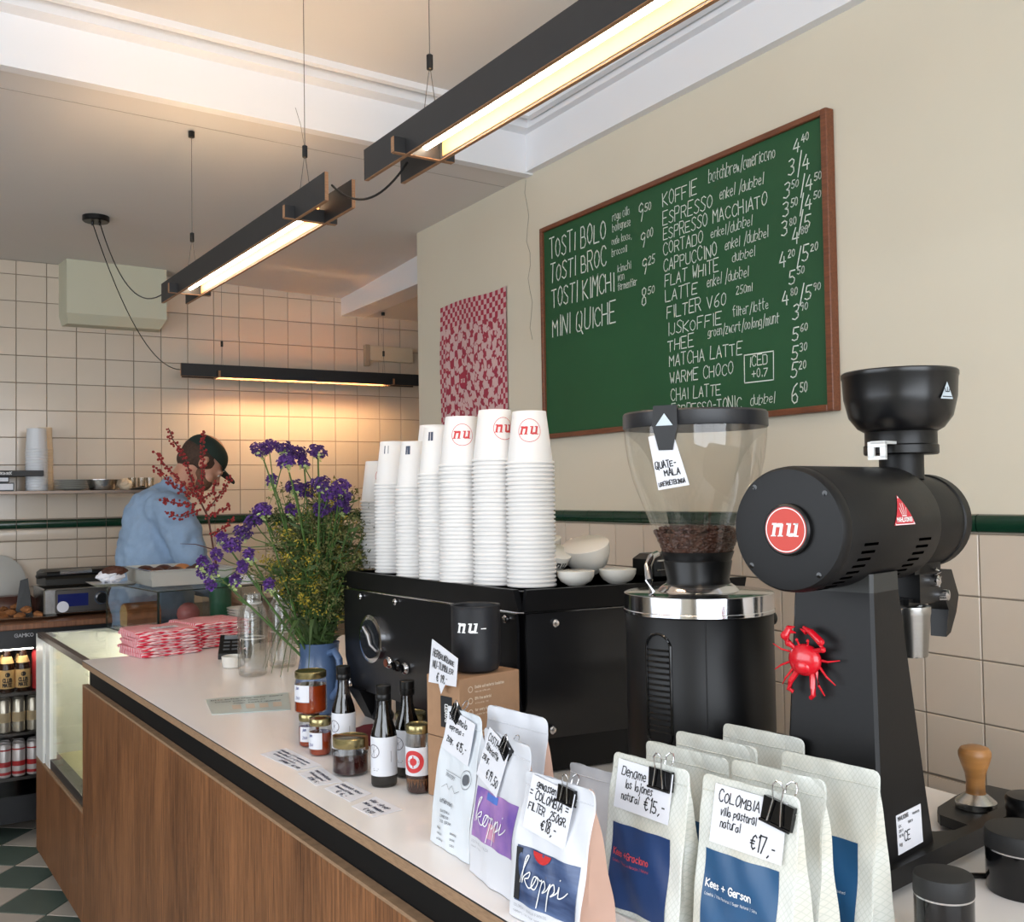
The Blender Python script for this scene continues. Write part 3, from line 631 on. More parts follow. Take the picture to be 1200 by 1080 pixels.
# two small bottles standing low in the case
m_bag_k = M('kraft_paper', (176, 128, 82), .8, nscale=20, namt=.1)
for a, d, m_, lab in ((-.22, .14, M('pale_green_bottle', (120, 132, 118), .2), 'small pale green bottle with printed label low in the lit display fridge'), (-.12, .20, m_bag_k, 'brown paper-wrapped snack behind the green bottle in the display fridge')):
    p = cf(a, d); t = thing('juice_bottle' if d < .2 else 'wrapped_snack', lab, 'bottle' if d < .2 else 'snack', (p[0], p[1], .436))
    if d < .2:
        MB().lathe([(.030, 0), (.033, .01), (.033, .085), (.020, .11), (.013, .12), (.013, .14)], 16).build('bottle_body', m_, t); MB().lathe([(.015, .14), (.015, .158)], 12).build('bottle_cap', m_white_print, t)
        MB().lathe([(.0336, .03), (.0336, .07)], 16, caps=False).build('bottle_label', m_steel, t)
    else:
        MB().loft([[(-.03, -.02, 0), (.03, -.02, 0), (.03, .02, 0), (-.03, .02, 0)], [(-.034, -.02, .12), (.034, -.02, .12), (.034, .02, .12), (-.034, .02, .12)], [(-.03, -.004, .19), (.03, -.004, .19), (.03, .004, .19), (-.03, .004, .19)]]).build('wrap', m_, t)
        MB().lathe([(.012, .05), (.012, .052)], 12, (0, -.021, .0), 'z').build('sticker', m_white_print, t)

# glass cake box standing on the display fridge
gcx = thing('glass_cake_box', 'frameless glass box with cakes inside, standing behind the red striped towels', 'glass case', (.802, 3.80, .911), R(8.0))
ED = M('glass_edge_green', (22, 38, 34), .2)
w, d, h = .40, .575, .176
for nm, a in (('glass_pane', (0, .004, 0, d, 0, h)), ('glass_pane', (0, w, 0, .004, 0, h)), ('glass_pane', (0, w, d - .004, d, 0, h)), ('glass_pane', (w - .004, w, 0, d, 0, h)), ('glass_lid', (-.004, w + .004, -.004, d + .004, h, h + .005))):
    MB().box(*a).build(nm, m_glass, gcx)
mb = MB()
mb.box(-.002, .005, -.002, .005, 0, h)
for z in (0, h): mb.box(-.002, .003, 0, d, z - .001, z + .003); mb.box(0, w, -.002, .003, z - .001, z + .003); mb.box(w - .003, w, 0, d, z, z + .003)
mb.box(-.001, .003, d - .003, d, 0, h); mb.box(w - .003, w, -.001, .003, 0, h)
mb.build('pane_edges', ED, gcx)
MB().box(.02, w - .02, .02, d - .02, .001, .008).build('base_tray', m_steel, gcx)
GM = lambda x, y, z: Matrix.Rotation(R(8), 4, 'Z') @ Vector((x, y, z)) + Vector((.802, 3.80, .911))
m_cake = M('baked_crust', (150, 92, 52), .8, nscale=30, namt=.4, bump=.5); m_crumb = M('pale_cake_crumb', (206, 168, 112), .9, nscale=60, namt=.2, bump=.4)
p = GM(.035, .47, .009); t = thing('loaf_cake', 'cut loaf cake with pale crumb inside the glass box', 'cake', p, R(5))
mb = MB(); lo = []
for x in (0, .04, .09, .13): lo.append([(x, -.045, 0), (x, .045, 0), (x, .052, .055), (x, .035, .082), (x, 0, .092), (x, -.035, .082), (x, -.052, .055)])
mb.loft(lo, True).build('crust', m_cake, t)
mb = MB(); mb.loft([[(-.003, -.042, .002), (-.003, .042, .002), (-.003, .048, .055), (-.003, .032, .078), (-.003, 0, .087), (-.003, -.032, .078), (-.003, -.048, .055)], [(0.004, -.042, .002), (.004, .042, .002), (.004, .048, .055), (.004, .032, .078), (.004, 0, .087), (.004, -.032, .078), (.004, -.048, .055)]]).build('cut_face', m_crumb, t)
p = GM(.16, .12, .009); t = thing('flat_bread', 'flat golden bread lying at the front of the glass box', 'bread', p, R(4))
MB().ball((0, 0, .018), .1, 16, 8, (1.15, .62, .2)).build('bread', M('golden_bread', (186, 126, 70), .8, nscale=20, namt=.3, bump=.4), t)
p = GM(.24, .33, .009); t = thing('pink_sausage_roll', 'pinkish ham piece in paper in the middle of the glass box', 'food', p)
MB().ball((0, 0, .045), .05, 14, 8, (.9, .8, .9)).build('filling', M('pink_ham', (172, 96, 92), .5, nscale=14, namt=.2), t); MB().lathe([(.045, 0), (.05, .02)], 14, sx=1.05).build('paper_base', m_paper, t)

# steel gastro tray on the glass box
p = GM(0, 0, 0)
tr = thing('steel_tray', 'deep steel tray full of foil and chocolate pastry on the glass box', 'tray', GM(.03, .16, h + .006), R(4))
mb = MB(); w2, d2, h2 = .315, .36, .062
mb.loft([[(.01, .01, 0), (w2 - .01, .01, 0), (w2 - .01, d2 - .01, 0), (.01, d2 - .01, 0)], [(0, 0, h2), (w2, 0, h2), (w2, d2, h2), (0, d2, h2)]]); mb.f = mb.f[:-1]; mb.sm = mb.sm[:-1]
mb.build('tray_wall', M('dull_aluminium', (196, 196, 190), .45, .35), tr)
mb = MB(); mb.box(-.008, w2 + .008, -.008, .0, h2 - .003, h2); mb.box(-.008, w2 + .008, d2, d2 + .008, h2 - .003, h2); mb.box(-.008, 0, 0, d2, h2 - .003, h2); mb.box(w2, w2 + .008, 0, d2, h2 - .003, h2); mb.build('tray_rim', m_steel, tr)
m_choc = M('chocolate_bun', (84, 46, 30), .5, nscale=20, namt=.4, bump=.4)
tw = lambda x, y, z: Matrix.Rotation(R(4), 4, 'Z') @ Vector((x, y, z)) + GM(.03, .16, h + .006)
for i in range(8):
    x, y = .05 + (i % 4) * .072, .10 + (i // 4) * .15
    o = MB().ball((0, 0, 0), .036, 12, 7, (1.0, 1.1, .62)).build('chocolate_bun', m_choc if i != 6 else M('sugared_bun', (190, 124, 74), .6), None, tw(x, y, .045)); tag(o, f"{ORD(i % 4 + 1)} bun from the left in the {'front' if i < 4 else 'rear'} row of the steel tray", 'bun', 'buns in the steel tray')
    o2 = None
m_foil = M('crumpled_foil', (214, 214, 216), .3, .9, nscale=30, bump=.8)
random.seed(5)
def crumple(r, n=14, m=9, sc=(1, 1, 1), a=.35, seed=1):
    rd = random.Random(seed); mb = MB(); mb.ball((0, 0, 0), r, n, m, sc); mb.v = [tuple(c * (1 + rd.uniform(-a, a) * .5) for c in v) for v in mb.v]; mb.sm = [False] * len(mb.sm); return mb
wp = thing('wrapped_pastry', 'pastry in crumpled white paper and foil on the left edge of the glass box', 'pastry', GM(-.035, .37, h + .0065))
MB().loft([[(-.07, -.06, .0), (.06, -.06, .0), (.06, .08, .0), (-.07, .08, .0)], [(-.09, -.07, .012), (.07, -.07, .008), (.07, .09, .008), (-.09, .09, .012)]]).build('foil_sheet', m_foil, wp)
crumple(.045, seed=3, sc=(1.1, .9, .6)).build('crumpled_paper', m_paper, wp, (-.01, .01, .034)); crumple(.03, seed=4, sc=(1.5, .6, .6)).build('pastry', m_choc, wp, (.0, -.01, .055))
nb = thing('napkin_stack', 'small stack of white napkins on the right end of the glass box', 'napkins', GM(.335, .05, h + .0065), R(12))
for k in range(5): MB().box(-.02, .04, -.03, .05, k * .006, k * .006 + .005).build('napkin', m_paper, nb)

# folded red-and-white cloths, two stacks
m_st = bpy.data.materials.new('red_striped_cloth'); m_st.use_nodes = True; nt = m_st.node_tree; b_ = nt.nodes['Principled BSDF']; b_.inputs['Roughness'].default_value = .9
tc = nt.nodes.new('ShaderNodeTexCoord'); wv = nt.nodes.new('ShaderNodeTexWave'); wv.inputs['Scale'].default_value = 30; wv.inputs['Distortion'].default_value = 5; wv.inputs['Detail'].default_value = 1; wv.bands_direction = 'Y'
rp = nt.nodes.new('ShaderNodeValToRGB'); rp.color_ramp.interpolation = 'CONSTANT'; rp.color_ramp.elements[0].color = (*lin((214, 48, 74)), 1); rp.color_ramp.elements[1].position = .55; rp.color_ramp.elements[1].color = (*lin((240, 214, 216)), 1)
nt.links.new(tc.outputs['Object'], wv.inputs[0]); nt.links.new(wv.outputs[1], rp.inputs[0]); nt.links.new(rp.outputs[0], b_.inputs['Base Color'])
def folded(w, d, t, seed):
    rd = random.Random(seed); mb = MB(); lo = []; n = 9
    for i in range(n + 1):
        x = -w / 2 + w * i / n; k = 1 - .10 * (abs(2 * i / n - 1) ** 4); wob = rd.uniform(-.0022, .0022)
        lo.append([(x, -d / 2 * k, .001), (x, d / 2 * k, .001), (x, d / 2 * k + .004, t * .5), (x, d / 2 * k - .004, t + wob), (x, 0, t * .92 + wob), (x, -d / 2 * k + .004, t + wob), (x, -d / 2 * k - .004, t * .5)])
    return mb.loft(lo, True)
fm = [folded(.205, .20, .0110, s).mesh('folded_cloth', m_st) for s in (1, 2, 3)]
for (sx, sy, n, nm, rz) in ((.755, 3.545, 8, 'left', 8), (.945, 3.645, 8, 'right', 14)):
    for k in range(n):
        topmost = k == n - 1
        lab = f'topmost folded red and white striped cloth of the {nm} stack beside the glass box' if topmost else f'{ORD(k + 1)} folded red striped cloth from the bottom of the {nm} cloth stack'
        o = link('folded_cloth', fm[(k + (nm == 'left')) % 3], None, (sx + random.uniform(-.005, .005), sy + random.uniform(-.005, .005), (CT if nm == 'left' else .9115) + .0005 + k * .0104), (0, 0, R(rz + random.uniform(-5, 5))))
        tag(o, lab, 'cloth', f'folded cloths in the {nm} stack')
o = thing('paper_tag', 'small pale printed care tag lying on the left cloth stack', 'tag', (.765, 3.525, CT + .0005 + 8 * .0104 + .0015), R(10)); MB().box(-.045, .04, -.018, .018, 0, .0012).build('tag_paper', m_paper, o)
write('tag_lettering', [('NU', -.03, -.008, .016, .03), ('BAR', .004, -.008, .016, .03)], m_ink, o, lambda a, b: Vector((a, b, .0016)), .016, .002)

# green tube vase with red berry branch
vs_ = thing('green_tube_vase', 'tall dark green cylinder vase holding the red berry branch', 'vase', (1.078, 4.00, .911))
MB().lathe([(.040, 0), (.0415, .004), (.0415, .20), (.038, .203), (.036, .195), (.036, .02), (.0, .02)], 28, caps=True).build('vase_body', M('dark_green_enamel', (28, 84, 60), .3, nscale=5, namt=.15), vs_)
br = thing('berry_branch', 'bare branch full of small red berries standing in the green tube vase', 'branch', (1.078, 4.00, .935))
O_ = Vector((1.078, 4.00, .935))
BRANCH = [
[(1.078, 4.0, .94), (1.078, 4.0, 1.069), (1.054, 4.009, 1.228), (1.037, 4.015, 1.345), (1.004, 4.032, 1.424), (.982, 4.043, 1.488), (.961, 4.052, 1.577), (.918, 4.075, 1.65), (.904, 4.082, 1.695)],
[(1.012, 4.027, 1.417), (1.02, 4.017, 1.552), (1.017, 4.014, 1.683)], [(.995, 4.037, 1.434), (.927, 4.075, 1.505), (.859, 4.113, 1.602)],
[(.978, 4.047, 1.424), (.907, 4.088, 1.485), (.86, 4.114, 1.544)], [(.995, 4.038, 1.394), (.927, 4.079, 1.405), (.877, 4.108, 1.416)],
[(1.010, 4.04, 1.375), (.944, 4.07, 1.349), (.899, 4.097, 1.365)], [(1.028, 4.019, 1.365), (1.087, 3.981, 1.452), (1.112, 3.963, 1.505)],
[(1.004, 4.028, 1.409), (1.053, 4.001, 1.443), (1.064, 3.993, 1.486)], [(1.037, 4.014, 1.345), (1.079, 3.988, 1.373), (1.112, 3.968, 1.392)],
[(1.049, 4.01, 1.281), (1.1, 3.978, 1.31), (1.12, 3.965, 1.346)], [(1.054, 4.009, 1.222), (.995, 4.043, 1.243), (.944, 4.074, 1.246)]]
m_twig = M('dark_twig', (84, 48, 40), .7); m_berry = M('red_berry', (142, 36, 38), .5)
random.seed(21); berries = MB()
for bi, b in enumerate(BRANCH):
    pts = [Vector(p) - O_ for p in b]
    mb = MB(); n = len(pts); mb.tube(pts, [(.0052 if bi == 0 else .0026) * (1 - .7 * i / (n - 1)) for i in range(n)], 6); mb.build('main_stem' if bi == 0 else 'side_twig', m_twig, br)
    if bi == 10: continue
    tot = 0
    for i in range(n - 1):
        a, c = pts[i], pts[i + 1]
        if bi == 0 and a.z < .44: continue
        m_ = int((c - a).length / .0034)
        for k in range(m_):
            q = a.lerp(c, k / m_) + Vector((random.uniform(-1, 1), random.uniform(-1, 1), random.uniform(-1, 1))) * .011
            berries.ball(q, random.uniform(.0034, .0062), 6, 4)
o = berries.build('red_berries', m_berry, br); o['kind'] = 'stuff'

# saucers, card terminal, dish
random.seed(2)
sc_me = MB().lathe([(.030, 0), (.033, .003), (.054, .010), (.056, .012), (.053, .0125), (.03, .006), (0, .006)], 28).mesh('saucer', m_ceram)
for k in range(11):
    o = link('saucer', sc_me, None, (1.085 + random.uniform(-.002, .002), 3.73 + random.uniform(-.002, .002), .9115 + k * .0098)); tag(o, 'topmost white saucer of the stack between the green vase and the glass carafe' if k == 10 else f'{ORD(k + 1)} white saucer from the bottom of the stack beside the green vase', 'saucer', 'white saucers stacked beside the green vase')
t = thing('card_terminal', 'black card payment terminal with small keys between the cloths and the carafe', 'card terminal', (.936, 3.30, CT), R(-20))
MB().loft([[(-.05, -.045, 0), (.05, -.045, 0), (.05, .05, 0), (-.05, .05, 0)], [(-.05, -.045, .018), (.05, -.045, .018), (.05, .05, .065), (-.05, .05, .065)]]).build('terminal_body', m_blackp, t)
for i in range(3):
    for j in range(3): MB().bbox(-.036 + i * .026, -.016 + i * .026, -.03 + j * .018, -.018 + j * .018, .026 + j * .0089, .031 + j * .0089, .001).build('key', M('grey_key', (70, 72, 74), .5) if (i, j) != (2, 0) else M('red_key', (168, 50, 50), .5), t)
MB().bbox(-.036, .036, .026, .042, .048, .066, .001).build('screen', M('grey_screen', (84, 88, 92), .2), t)
t = thing('tip_dish', 'small low white dish in front of the card terminal', 'dish', (.872, 3.10, CT))
MB().lathe([(.026, 0), (.031, .003), (.034, .034), (.032, .035), (.029, .008), (0, .006)], 28).build('dish_body', m_ceram, t)

# two fluted glass carafes
def carafe(loc, lab):
    t = thing('water_carafe', lab, 'carafe', loc, 0, 'fluted glass carafes')
    def flute(prof, seg=64, amp=.045):
        mb = MB(); vs = []; fs = []
        for r, z in prof:
            for k in range(seg):
                a = 2 * math.pi * k / seg; rr = r * (1 + (amp * math.cos(a * 16) if .02 < z < .17 else 0)); vs.append((rr * math.cos(a), rr * math.sin(a), z))
        for i in range(len(prof) - 1):
            for k in range(seg): fs.append((i * seg + k, i * seg + (k + 1) % seg, (i + 1) * seg + (k + 1) % seg, (i + 1) * seg + k))
        return mb.add(vs, fs, True)
    flute([(0, .002), (.034, .001), (.040, .006), (.041, .02), (.041, .021), (.041, .169), (.041, .17), (.038, .19), (.027, .205), (.025, .212), (.025, .232), (.027, .235), (.023, .232), (.023, .212), (.034, .19), (.037, .17), (.037, .02), (0, .012)]).build('glass_body', thin_glass('fluted_glass', (.955, .965, .96), .5), t)
    MB().lathe([(0, .013), (.0362, .013), (.0362, .108), (0, .108)], 24).build('water', thin_glass('still_water', (.95, .96, .955), .08), t)
    MB().lathe([(.0364, .106), (.0366, .1095), (.034, .1097)], 28, caps=False).build('water_line', M('bright_water_rim', (222, 220, 214), .2), t)
    MB().lathe([(.0268, .205), (.0272, .2105)], 24, caps=False).build('neck_ring', M('glass_ring', (196, 198, 196), .2), t)
carafe((.880, 2.925, CT), 'fluted glass carafe half full of water, left one, in front of the saucers')
carafe((1.000, 3.02, CT), 'fluted glass carafe half full of water, right one, partly behind the flower leaves')

# frosted menu sheet lying on the counter
t = thing('menu_sheet', 'pale blue-green printed menu sheet lying flat on the white counter', 'menu')
q = [(.638, 2.449), (.81, 2.396), (.877, 2.606), (.672, 2.645)]
mb = MB(); mb.prism(q, CT + .0003, CT + .002); mb.build('sheet', M('pale_teal_print', (186, 200, 198), .3, nscale=14, namt=.08), t)
def quadP(q, z):
    a, b, c, d = [Vector((x, y, z)) for x, y in q]
    return lambda u, v: a.lerp(b, u).lerp(d.lerp(c, u), v)
Q = quadP(q, CT + .0024)
write('sheet_lines', [('latte koffie thee water taart', .05, .82, .05, .88), ('brood kaas ham ei', .10, .68, .05, .6), ('soep tosti quiche', .30, .54, .05, .6)], M('grey_ink', (96, 112, 112), .6), t, Q, .05, .010)
mb = MB()
for u in (.28, .45, .62, .79): mb.add([Q(u, .2), Q(u + .11, .2), Q(u + .11, .46), Q(u, .46)], [(0, 1, 2, 3)])
mb.build('sheet_pictures', M('cream_picture', (206, 192, 176), .5), t)

# ================================================================ BACK COUNTER, SHELF, PERSON
bc = thing('back_counter', 'brown wooden worktop on black refrigerator units along the tiled back wall', 'counter')
MB().bbox(-2.5, .83, 4.73, BY - .005, .885, .91, .003).build('worktop', m_worktop, bc)
mb = MB(); mb.box(-2.5, .83, 4.76, BY - .01, .805, .885); mb.box(-2.5, .83, BY - .06, BY - .01, .08, .805); mb.box(-2.5, .83, 4.78, BY - .01, .08, .19); mb.box(-2.5, -1.9, 4.78, BY - .05, .19, .805); mb.box(.555, .83, 4.78, BY - .05, .19, .805); mb.box(-.42, -.34, 4.78, BY - .05, .19, .805)
mb.build('fridge_body', M('black_fridge_shell', (22, 22, 25), .35), bc)
write('fridge_lettering', [('GAMKO', 0, 0, .014, .075)], M('silver_print', (190, 190, 192), .4), bc, lambda a, b: Vector((.425 + a, 4.7585, .852 + b)), .014, .0026, slant=0, jit=0)
mb = MB()
for z in (.262, .447, .615): mb.box(-1.9, .555, 4.80, BY - .07, z - .012, z)
mb.build('fridge_shelves', m_darksteel, bc)
mb = MB(); mb.box(-.30, .50, 4.80, 4.815, .795, .803); mb.build('fridge_light_strip', M('cool_strip_light', (230, 235, 240), .5, emit=(1, .93, .8), estr=16), bc)
MB().box(-.33, .545, 4.765, 4.770, .195, .80).build('fridge_glass_door', thin_glass('fridge_glass', (.9, .9, .9), .05), bc)
m_amber = M('brown_bottle_glass', (48, 26, 14), .1); m_lab_y = M('cream_yellow_label', (226, 186, 122), .5)
m_can_s = M('silver_can', (206, 198, 180), .25, .7); m_can_r = M('white_red_can', (222, 214, 210), .3, .3)
def drink_bottle(x, y, z, lab, front):
    t = thing('drink_bottle', lab, 'bottle', (x, y, z), 0, 'brown bottles on the top fridge shelf')
    MB().lathe([(.027, 0), (.030, .004), (.030, .105), (.022, .135), (.013, .16), (.0125, .178)], 18).build('bottle_body', m_amber, t)
    MB().lathe([(.0305, .018), (.0305, .095)], 18, caps=False).build('body_label', m_lab_y, t)
    MB().lathe([(.0265, .122), (.017, .150)], 18, caps=False).build('neck_label', m_lab_y, t)
    MB().lathe([(.0145, .172), (.0145, .182), (.012, .184)], 12).build('crown_cap', m_steel, t)
    if front:
        P = lambda a, b: Vector((.0309 * math.sin(a / .0309), -.0309 * math.cos(a / .0309), b)); n_sub[0] = True
        write('label_lettering', [('CLUB', -.019, .046, .014, .038), ('MATE', -.019, .026, .014, .038)], m_ink, t, P, .012, .0036, jit=0, slant=0)
        mb = MB(); P2 = lambda a, b: P(a, b + .076); disc_flat(mb, P2, .010, 14); mb.build('label_emblem', m_ink, t); n_sub[0] = False
k = 0
for j, y in enumerate((4.835, 4.905)):
    for x, nm in ((.342, 'cut by the left photo edge'), (.403, 'second from the right'), (.4635, 'rightmost')):
        drink_bottle(x, y, .616, f"brown cream-labelled bottle, {nm} in the {'front' if j == 0 else 'rear'} row of bottles", j == 0)
def can(x, y, z, kind, lab):
    t = thing('drink_can', lab, 'can', (x, y, z), 0, 'silver cans on the middle fridge shelf' if kind == 's' else 'white and red cans on the bottom fridge shelf')
    h = .138; r = .026
    MB().lathe([(.020, 0), (r, .005), (r, h - .012), (.021, h - .002), (.0205, h), (.019, h - .003)], 18).build('can_body', m_can_s if kind == 's' else m_can_r, t)
    if kind == 's':
        MB().lathe([(r + .0004, .045), (r + .0004, .085)], 18, caps=False).build('can_label', M('tan_label', (198, 176, 136), .5), t)
    else:
        mb = MB()
        for a, b in ((.012, .024), (.045, .066), (.112, .118)): mb.lathe([(r + .0004, a), (r + .0004, b)], 18, caps=False)
        mb.build('red_bands', m_red, t)
    return t
for kind, z in (('s', .448), ('r', .263)):
    for j, y in enumerate((4.83, 4.892)):
        for x, nm in ((.335, 'leftmost'), (.3915, 'third from the right'), (.447, 'second from the right'), (.503, 'rightmost')):
            can(x + j * .006, y, z, kind, f"{'silver can with tan label' if kind == 's' else 'white can with red bands'}, {nm} in the {'front' if j == 0 else 'rear'} row of such cans")
o = MB().lathe([(.022, 0), (.026, .005), (.026, .155), (.02, .165)], 16).build('red_can', m_red, None, (.526, 4.86, .616)); tag(o, 'plain red can beside the brown bottles on the top fridge shelf', 'can')

# things on the back counter
t = thing('bread_tray', 'wide flat steel tray with torn brown bread pieces on the back worktop', 'tray', (.28, 4.98, .9105))
MB().loft([[(-.30, -.13, 0), (.30, -.13, 0), (.30, .13, 0), (-.30, .13, 0)], [(-.32, -.15, .012), (.32, -.15, .012), (.32, .15, .012), (-.32, .15, .012)]]).build('tray_body', m_steel, t)
random.seed(8)
m_crust2 = M('toasted_crust', (170, 110, 62), .8, nscale=40, namt=.5, bump=.6)
for k in range(26):
    mb = crumple(random.uniform(.018, .032), 8, 5, (1.3, .8, .6), .5, k); p = (.28 + random.uniform(-.27, .27), 4.98 + random.uniform(-.10, .10), .928 + (k % 3) * .012)
    o = mb.build('bread_piece', m_crust2, None, p, random.uniform(0, 3)); tag(o, 'torn crusty brown bread piece in the flat tray on the back worktop', 'bread', 'bread pieces in the tray')
t = thing('wrapped_loaf', 'dark loaf in clear wrap at the left edge of the back worktop', 'bread', (.42, 5.13, .911), R(4))
lo = []
for x in (-.14, -.12, .10, .125): q = 1 if abs(x) < .122 else .75; lo.append([(x, -.055 * q, 0), (x, .055 * q, 0), (x, .06 * q, .05), (x, .04 * q, .085 * q), (x, -.04 * q, .085 * q), (x, -.06 * q, .05)])
mb = MB(); mb.loft(lo, True).build('loaf', M('dark_loaf', (98, 62, 52), .3, nscale=12, namt=.5), t)
t = thing('round_board', 'round pale grey board leaning against the back wall tiles', 'board', (.395, 5.315, .985), 0)
mb = MB().lathe([(.125, -.006), (.128, -.004), (.128, .004), (.125, .006)], 36, ax='y'); mb.v = [(x, y + z * .10, z + .06) for x, y, z in mb.v]; mb.build('board_disc', M('pale_grey_board', (176, 174, 168), .5), t)
# contact grill
g = thing('contact_grill', 'steel panini contact grill with black lid and blue display beside the person', 'grill', (.705, 5.02, .911), R(2))
MB().bbox(-.16, .20, -.14, .16, .012, .125, .006).build('grill_body', m_steel, g)
for x in (-.135, .175):
    for y in (-.11, .13): MB().lathe([(.012, 0), (.014, .012)], 10, (x, y, 0)).build('foot', m_blackp, g)
MB().bbox(-.115, .165, -.146, -.139, .02, .118, .003).build('front_plate', m_darksteel, g)
MB().box(-.105, .02, -.1485, -.1455, .045, .1).build('blue_display', M('blue_display', (22, 32, 96), .2), g)
MB().lathe([(.030, -.004), (.030, .0)], 20, (.075, -.147, .075), 'y').build('knob_plate', m_chrome, g)
MB().lathe([(.022, -.022), (.024, -.004)], 20, (.075, -.147, .075), 'y').build('knob', m_blackp, g)
mb = MB(); lo = []
for y, zb, zt in ((-.13, .140, .165), (-.08, .135, .195), (.02, .132, .205), (.14, .13, .185)): lo.append([(-.15, y, zb), (.19, y, zb), (.19, y, zt), (-.15, y, zt)])
mb.loft([l for l in lo]).build('grill_lid', M('dark_grill_lid', (34, 32, 28), .35, .3), g)
hd = MB(); hd.tube([(-.155, .05, .17), (-.165, -.10, .185), (-.15, -.165, .19), (.19, -.165, .195), (.205, -.10, .185), (.20, .05, .17)], .012, 8); hd.build('handle', m_black, g)
hd = MB(); hd.tube([(-.10, -.167, .196), (.03, -.167, .198)], .0135, 8); hd.build('handle_sleeve', m_steel, g)
MB().lathe([(.0245, -.002), (.0245, 0)], 18, (-.085, -.1495, .045), 'y').build('round_sticker', m_paper, g)
MB().loft([[(-.26, -.02, .0), (-.19, -.04, 0), (-.17, .06, 0), (-.24, .08, 0)], [(-.235, -.0, .16), (-.205, -.01, .17), (-.20, .04, .165), (-.225, .05, .15)]]).build('side_bracket', m_blackp, g)

# wall shelf and what stands on it
sh = thing('wall_shelf', 'thin steel shelf on the tiled back wall above the worktop', 'shelf')
MB().bbox(-2.4, 1.10, BY - .25, BY - .012, 1.452, 1.467, .001).build('shelf_board', M('worn_shelf_steel', (128, 114, 104), .35, .75), sh)
for x in (-1.6, -.4, .30, 1.02): MB().loft([[(x, BY - .20, 1.445), (x + .006, BY - .20, 1.445), (x + .006, BY - .012, 1.445), (x, BY - .012, 1.445)], [(x, BY - .20, 1.452), (x + .006, BY - .20, 1.452), (x + .006, BY - .012, 1.452), (x, BY - .012, 1.452)]]).build('bracket', m_darksteel, sh)
SZ = 1.4675
b1 = thing('book', 'black book with red dot on the spine, topmost on the wall shelf', 'book', (.40, 5.19, SZ + .066), R(-2), 'books lying on the wall shelf')
MB().bbox(-.18, .18, -.08, .10, 0, .026, .001).build('cover', M('black_book_cover', (26, 24, 26), .5), b1); write('spine_lettering', [('KOOKBOEK', .0, .008, .010, .07)], m_white_print, b1, lambda a, b: Vector((-.02 + a, -.0812, b)), .01, .0018, slant=0)
mb = MB(); disc_flat(mb, lambda a, b: Vector((-.045 + a, -.0812, .013 + b)), .009, 16); mb.build('red_dot', m_red, b1)
for z, h, x1, c, lab in ((.038, .027, .035, (44, 48, 56), 'dark slate blue book, middle of the three on the wall shelf'), (.0, .037, .055, (70, 78, 84), 'grey blue book, lowest of the three on the wall shelf')):
    b = thing('book', lab, 'book', (.40, 5.20, SZ + z), R(1), 'books lying on the wall shelf'); MB().bbox(-.18, x1, -.075, .10, 0, h, .001).build('cover', M('book_%d' % c[0], c, .5), b); MB().box(-.17, x1 - .004, -.0755, .09, .005, h - .005).build('pages', m_paper, b)
# tall stacks of plastic cups
pc = MB().lathe([(.049, 0), (.050, .004), (.047, .006), (.041, .10), (.0, .10)], 20).mesh('plastic_cup', M('frosted_plastic_cup', (212, 214, 218), .3))
for k in range(16): o = link('plastic_cup', pc, None, (.557, 5.20, SZ + .0005 + k * .0125)); tag(o, f'{ORD(k + 1)} frosted plastic cup from the bottom of the tall stack on the wall shelf', 'cup', 'plastic cups stacked on the wall shelf')
pc2 = MB().lathe([(.035, 0), (.036, .004), (.034, .006), (.030, .11), (.0, .11)], 20).mesh('paper_cup_small', M('cream_small_cup', (220, 200, 172), .5))
for k in range(15): o = link('paper_cup', pc2, None, (.603, 5.285, SZ + .0005 + k * .0135)); tag(o, f'{ORD(k + 1)} cream paper cup from the bottom of the narrow stack behind the frosted cups', 'cup', 'cream cups stacked on the wall shelf')
pl = MB().lathe([(.035, 0), (.04, .002), (.078, .007), (.079, .009), (.04, .0045), (0, .004)], 24).mesh('small_plate', M('grey_white_plate', (190, 188, 180), .25))
for k in range(7): o = link('plate', pl, None, (.708, 5.18, SZ + .0005 + k * .0068)); tag(o, f'{ORD(k + 1)} grey-white plate from the bottom of the low stack on the wall shelf', 'plate', 'plates on the wall shelf')
t = thing('foil_container', 'open oval foil container on the wall shelf', 'container', (.845, 5.19, SZ)); mb = MB(); mb.lathe([(.055, 0), (.06, .003), (.074, .046), (.081, .048), (.081, .050), (.073, .050), (.06, .006), (0, .006)], 28, sy=.8); mb.build('foil_body', m_steel, t); MB().lathe([(.0, .045), (.062, .043)], 24, sy=.8).build('foil_content', m_paper, t)
t = thing('paper_cup_sleeve', 'crumpled cream paper bag between the foil container and glasses on the shelf', 'paper', (.945, 5.20, SZ)); crumple(.028, seed=9, sc=(1.2, .8, 1)).build('crumpled_paper', M('cream_paper', (214, 196, 170), .8), t, (0, 0, .026))
for i, x in enumerate((.99, 1.035, 1.075)):
    t = thing('drinking_glass', ['small clear glass, left one on the right end of the wall shelf', 'small clear glass, middle one on the right end of the wall shelf', 'small clear glass, right one on the end of the wall shelf'][i], 'glass', (x, 5.26, SZ), 0, 'small glasses on the shelf'); MB().lathe([(0, .004), (.014, .001), (.017, .004), (.020, .06), (.0185, .06), (.015, .008), (0, .008)], 20).build('glass_body', thin_glass('shelf_glass', (.9, .88, .84), .3), t)
t = thing('container_cover', 'flat black lid lying at the right end of the wall shelf', 'lid', (1.02, 5.16, SZ)); MB().lathe([(.05, 0), (.052, .003), (.045, .009), (.012, .012), (.01, .018)], 24, sx=1.1).build('lid_body', m_blackp, t)

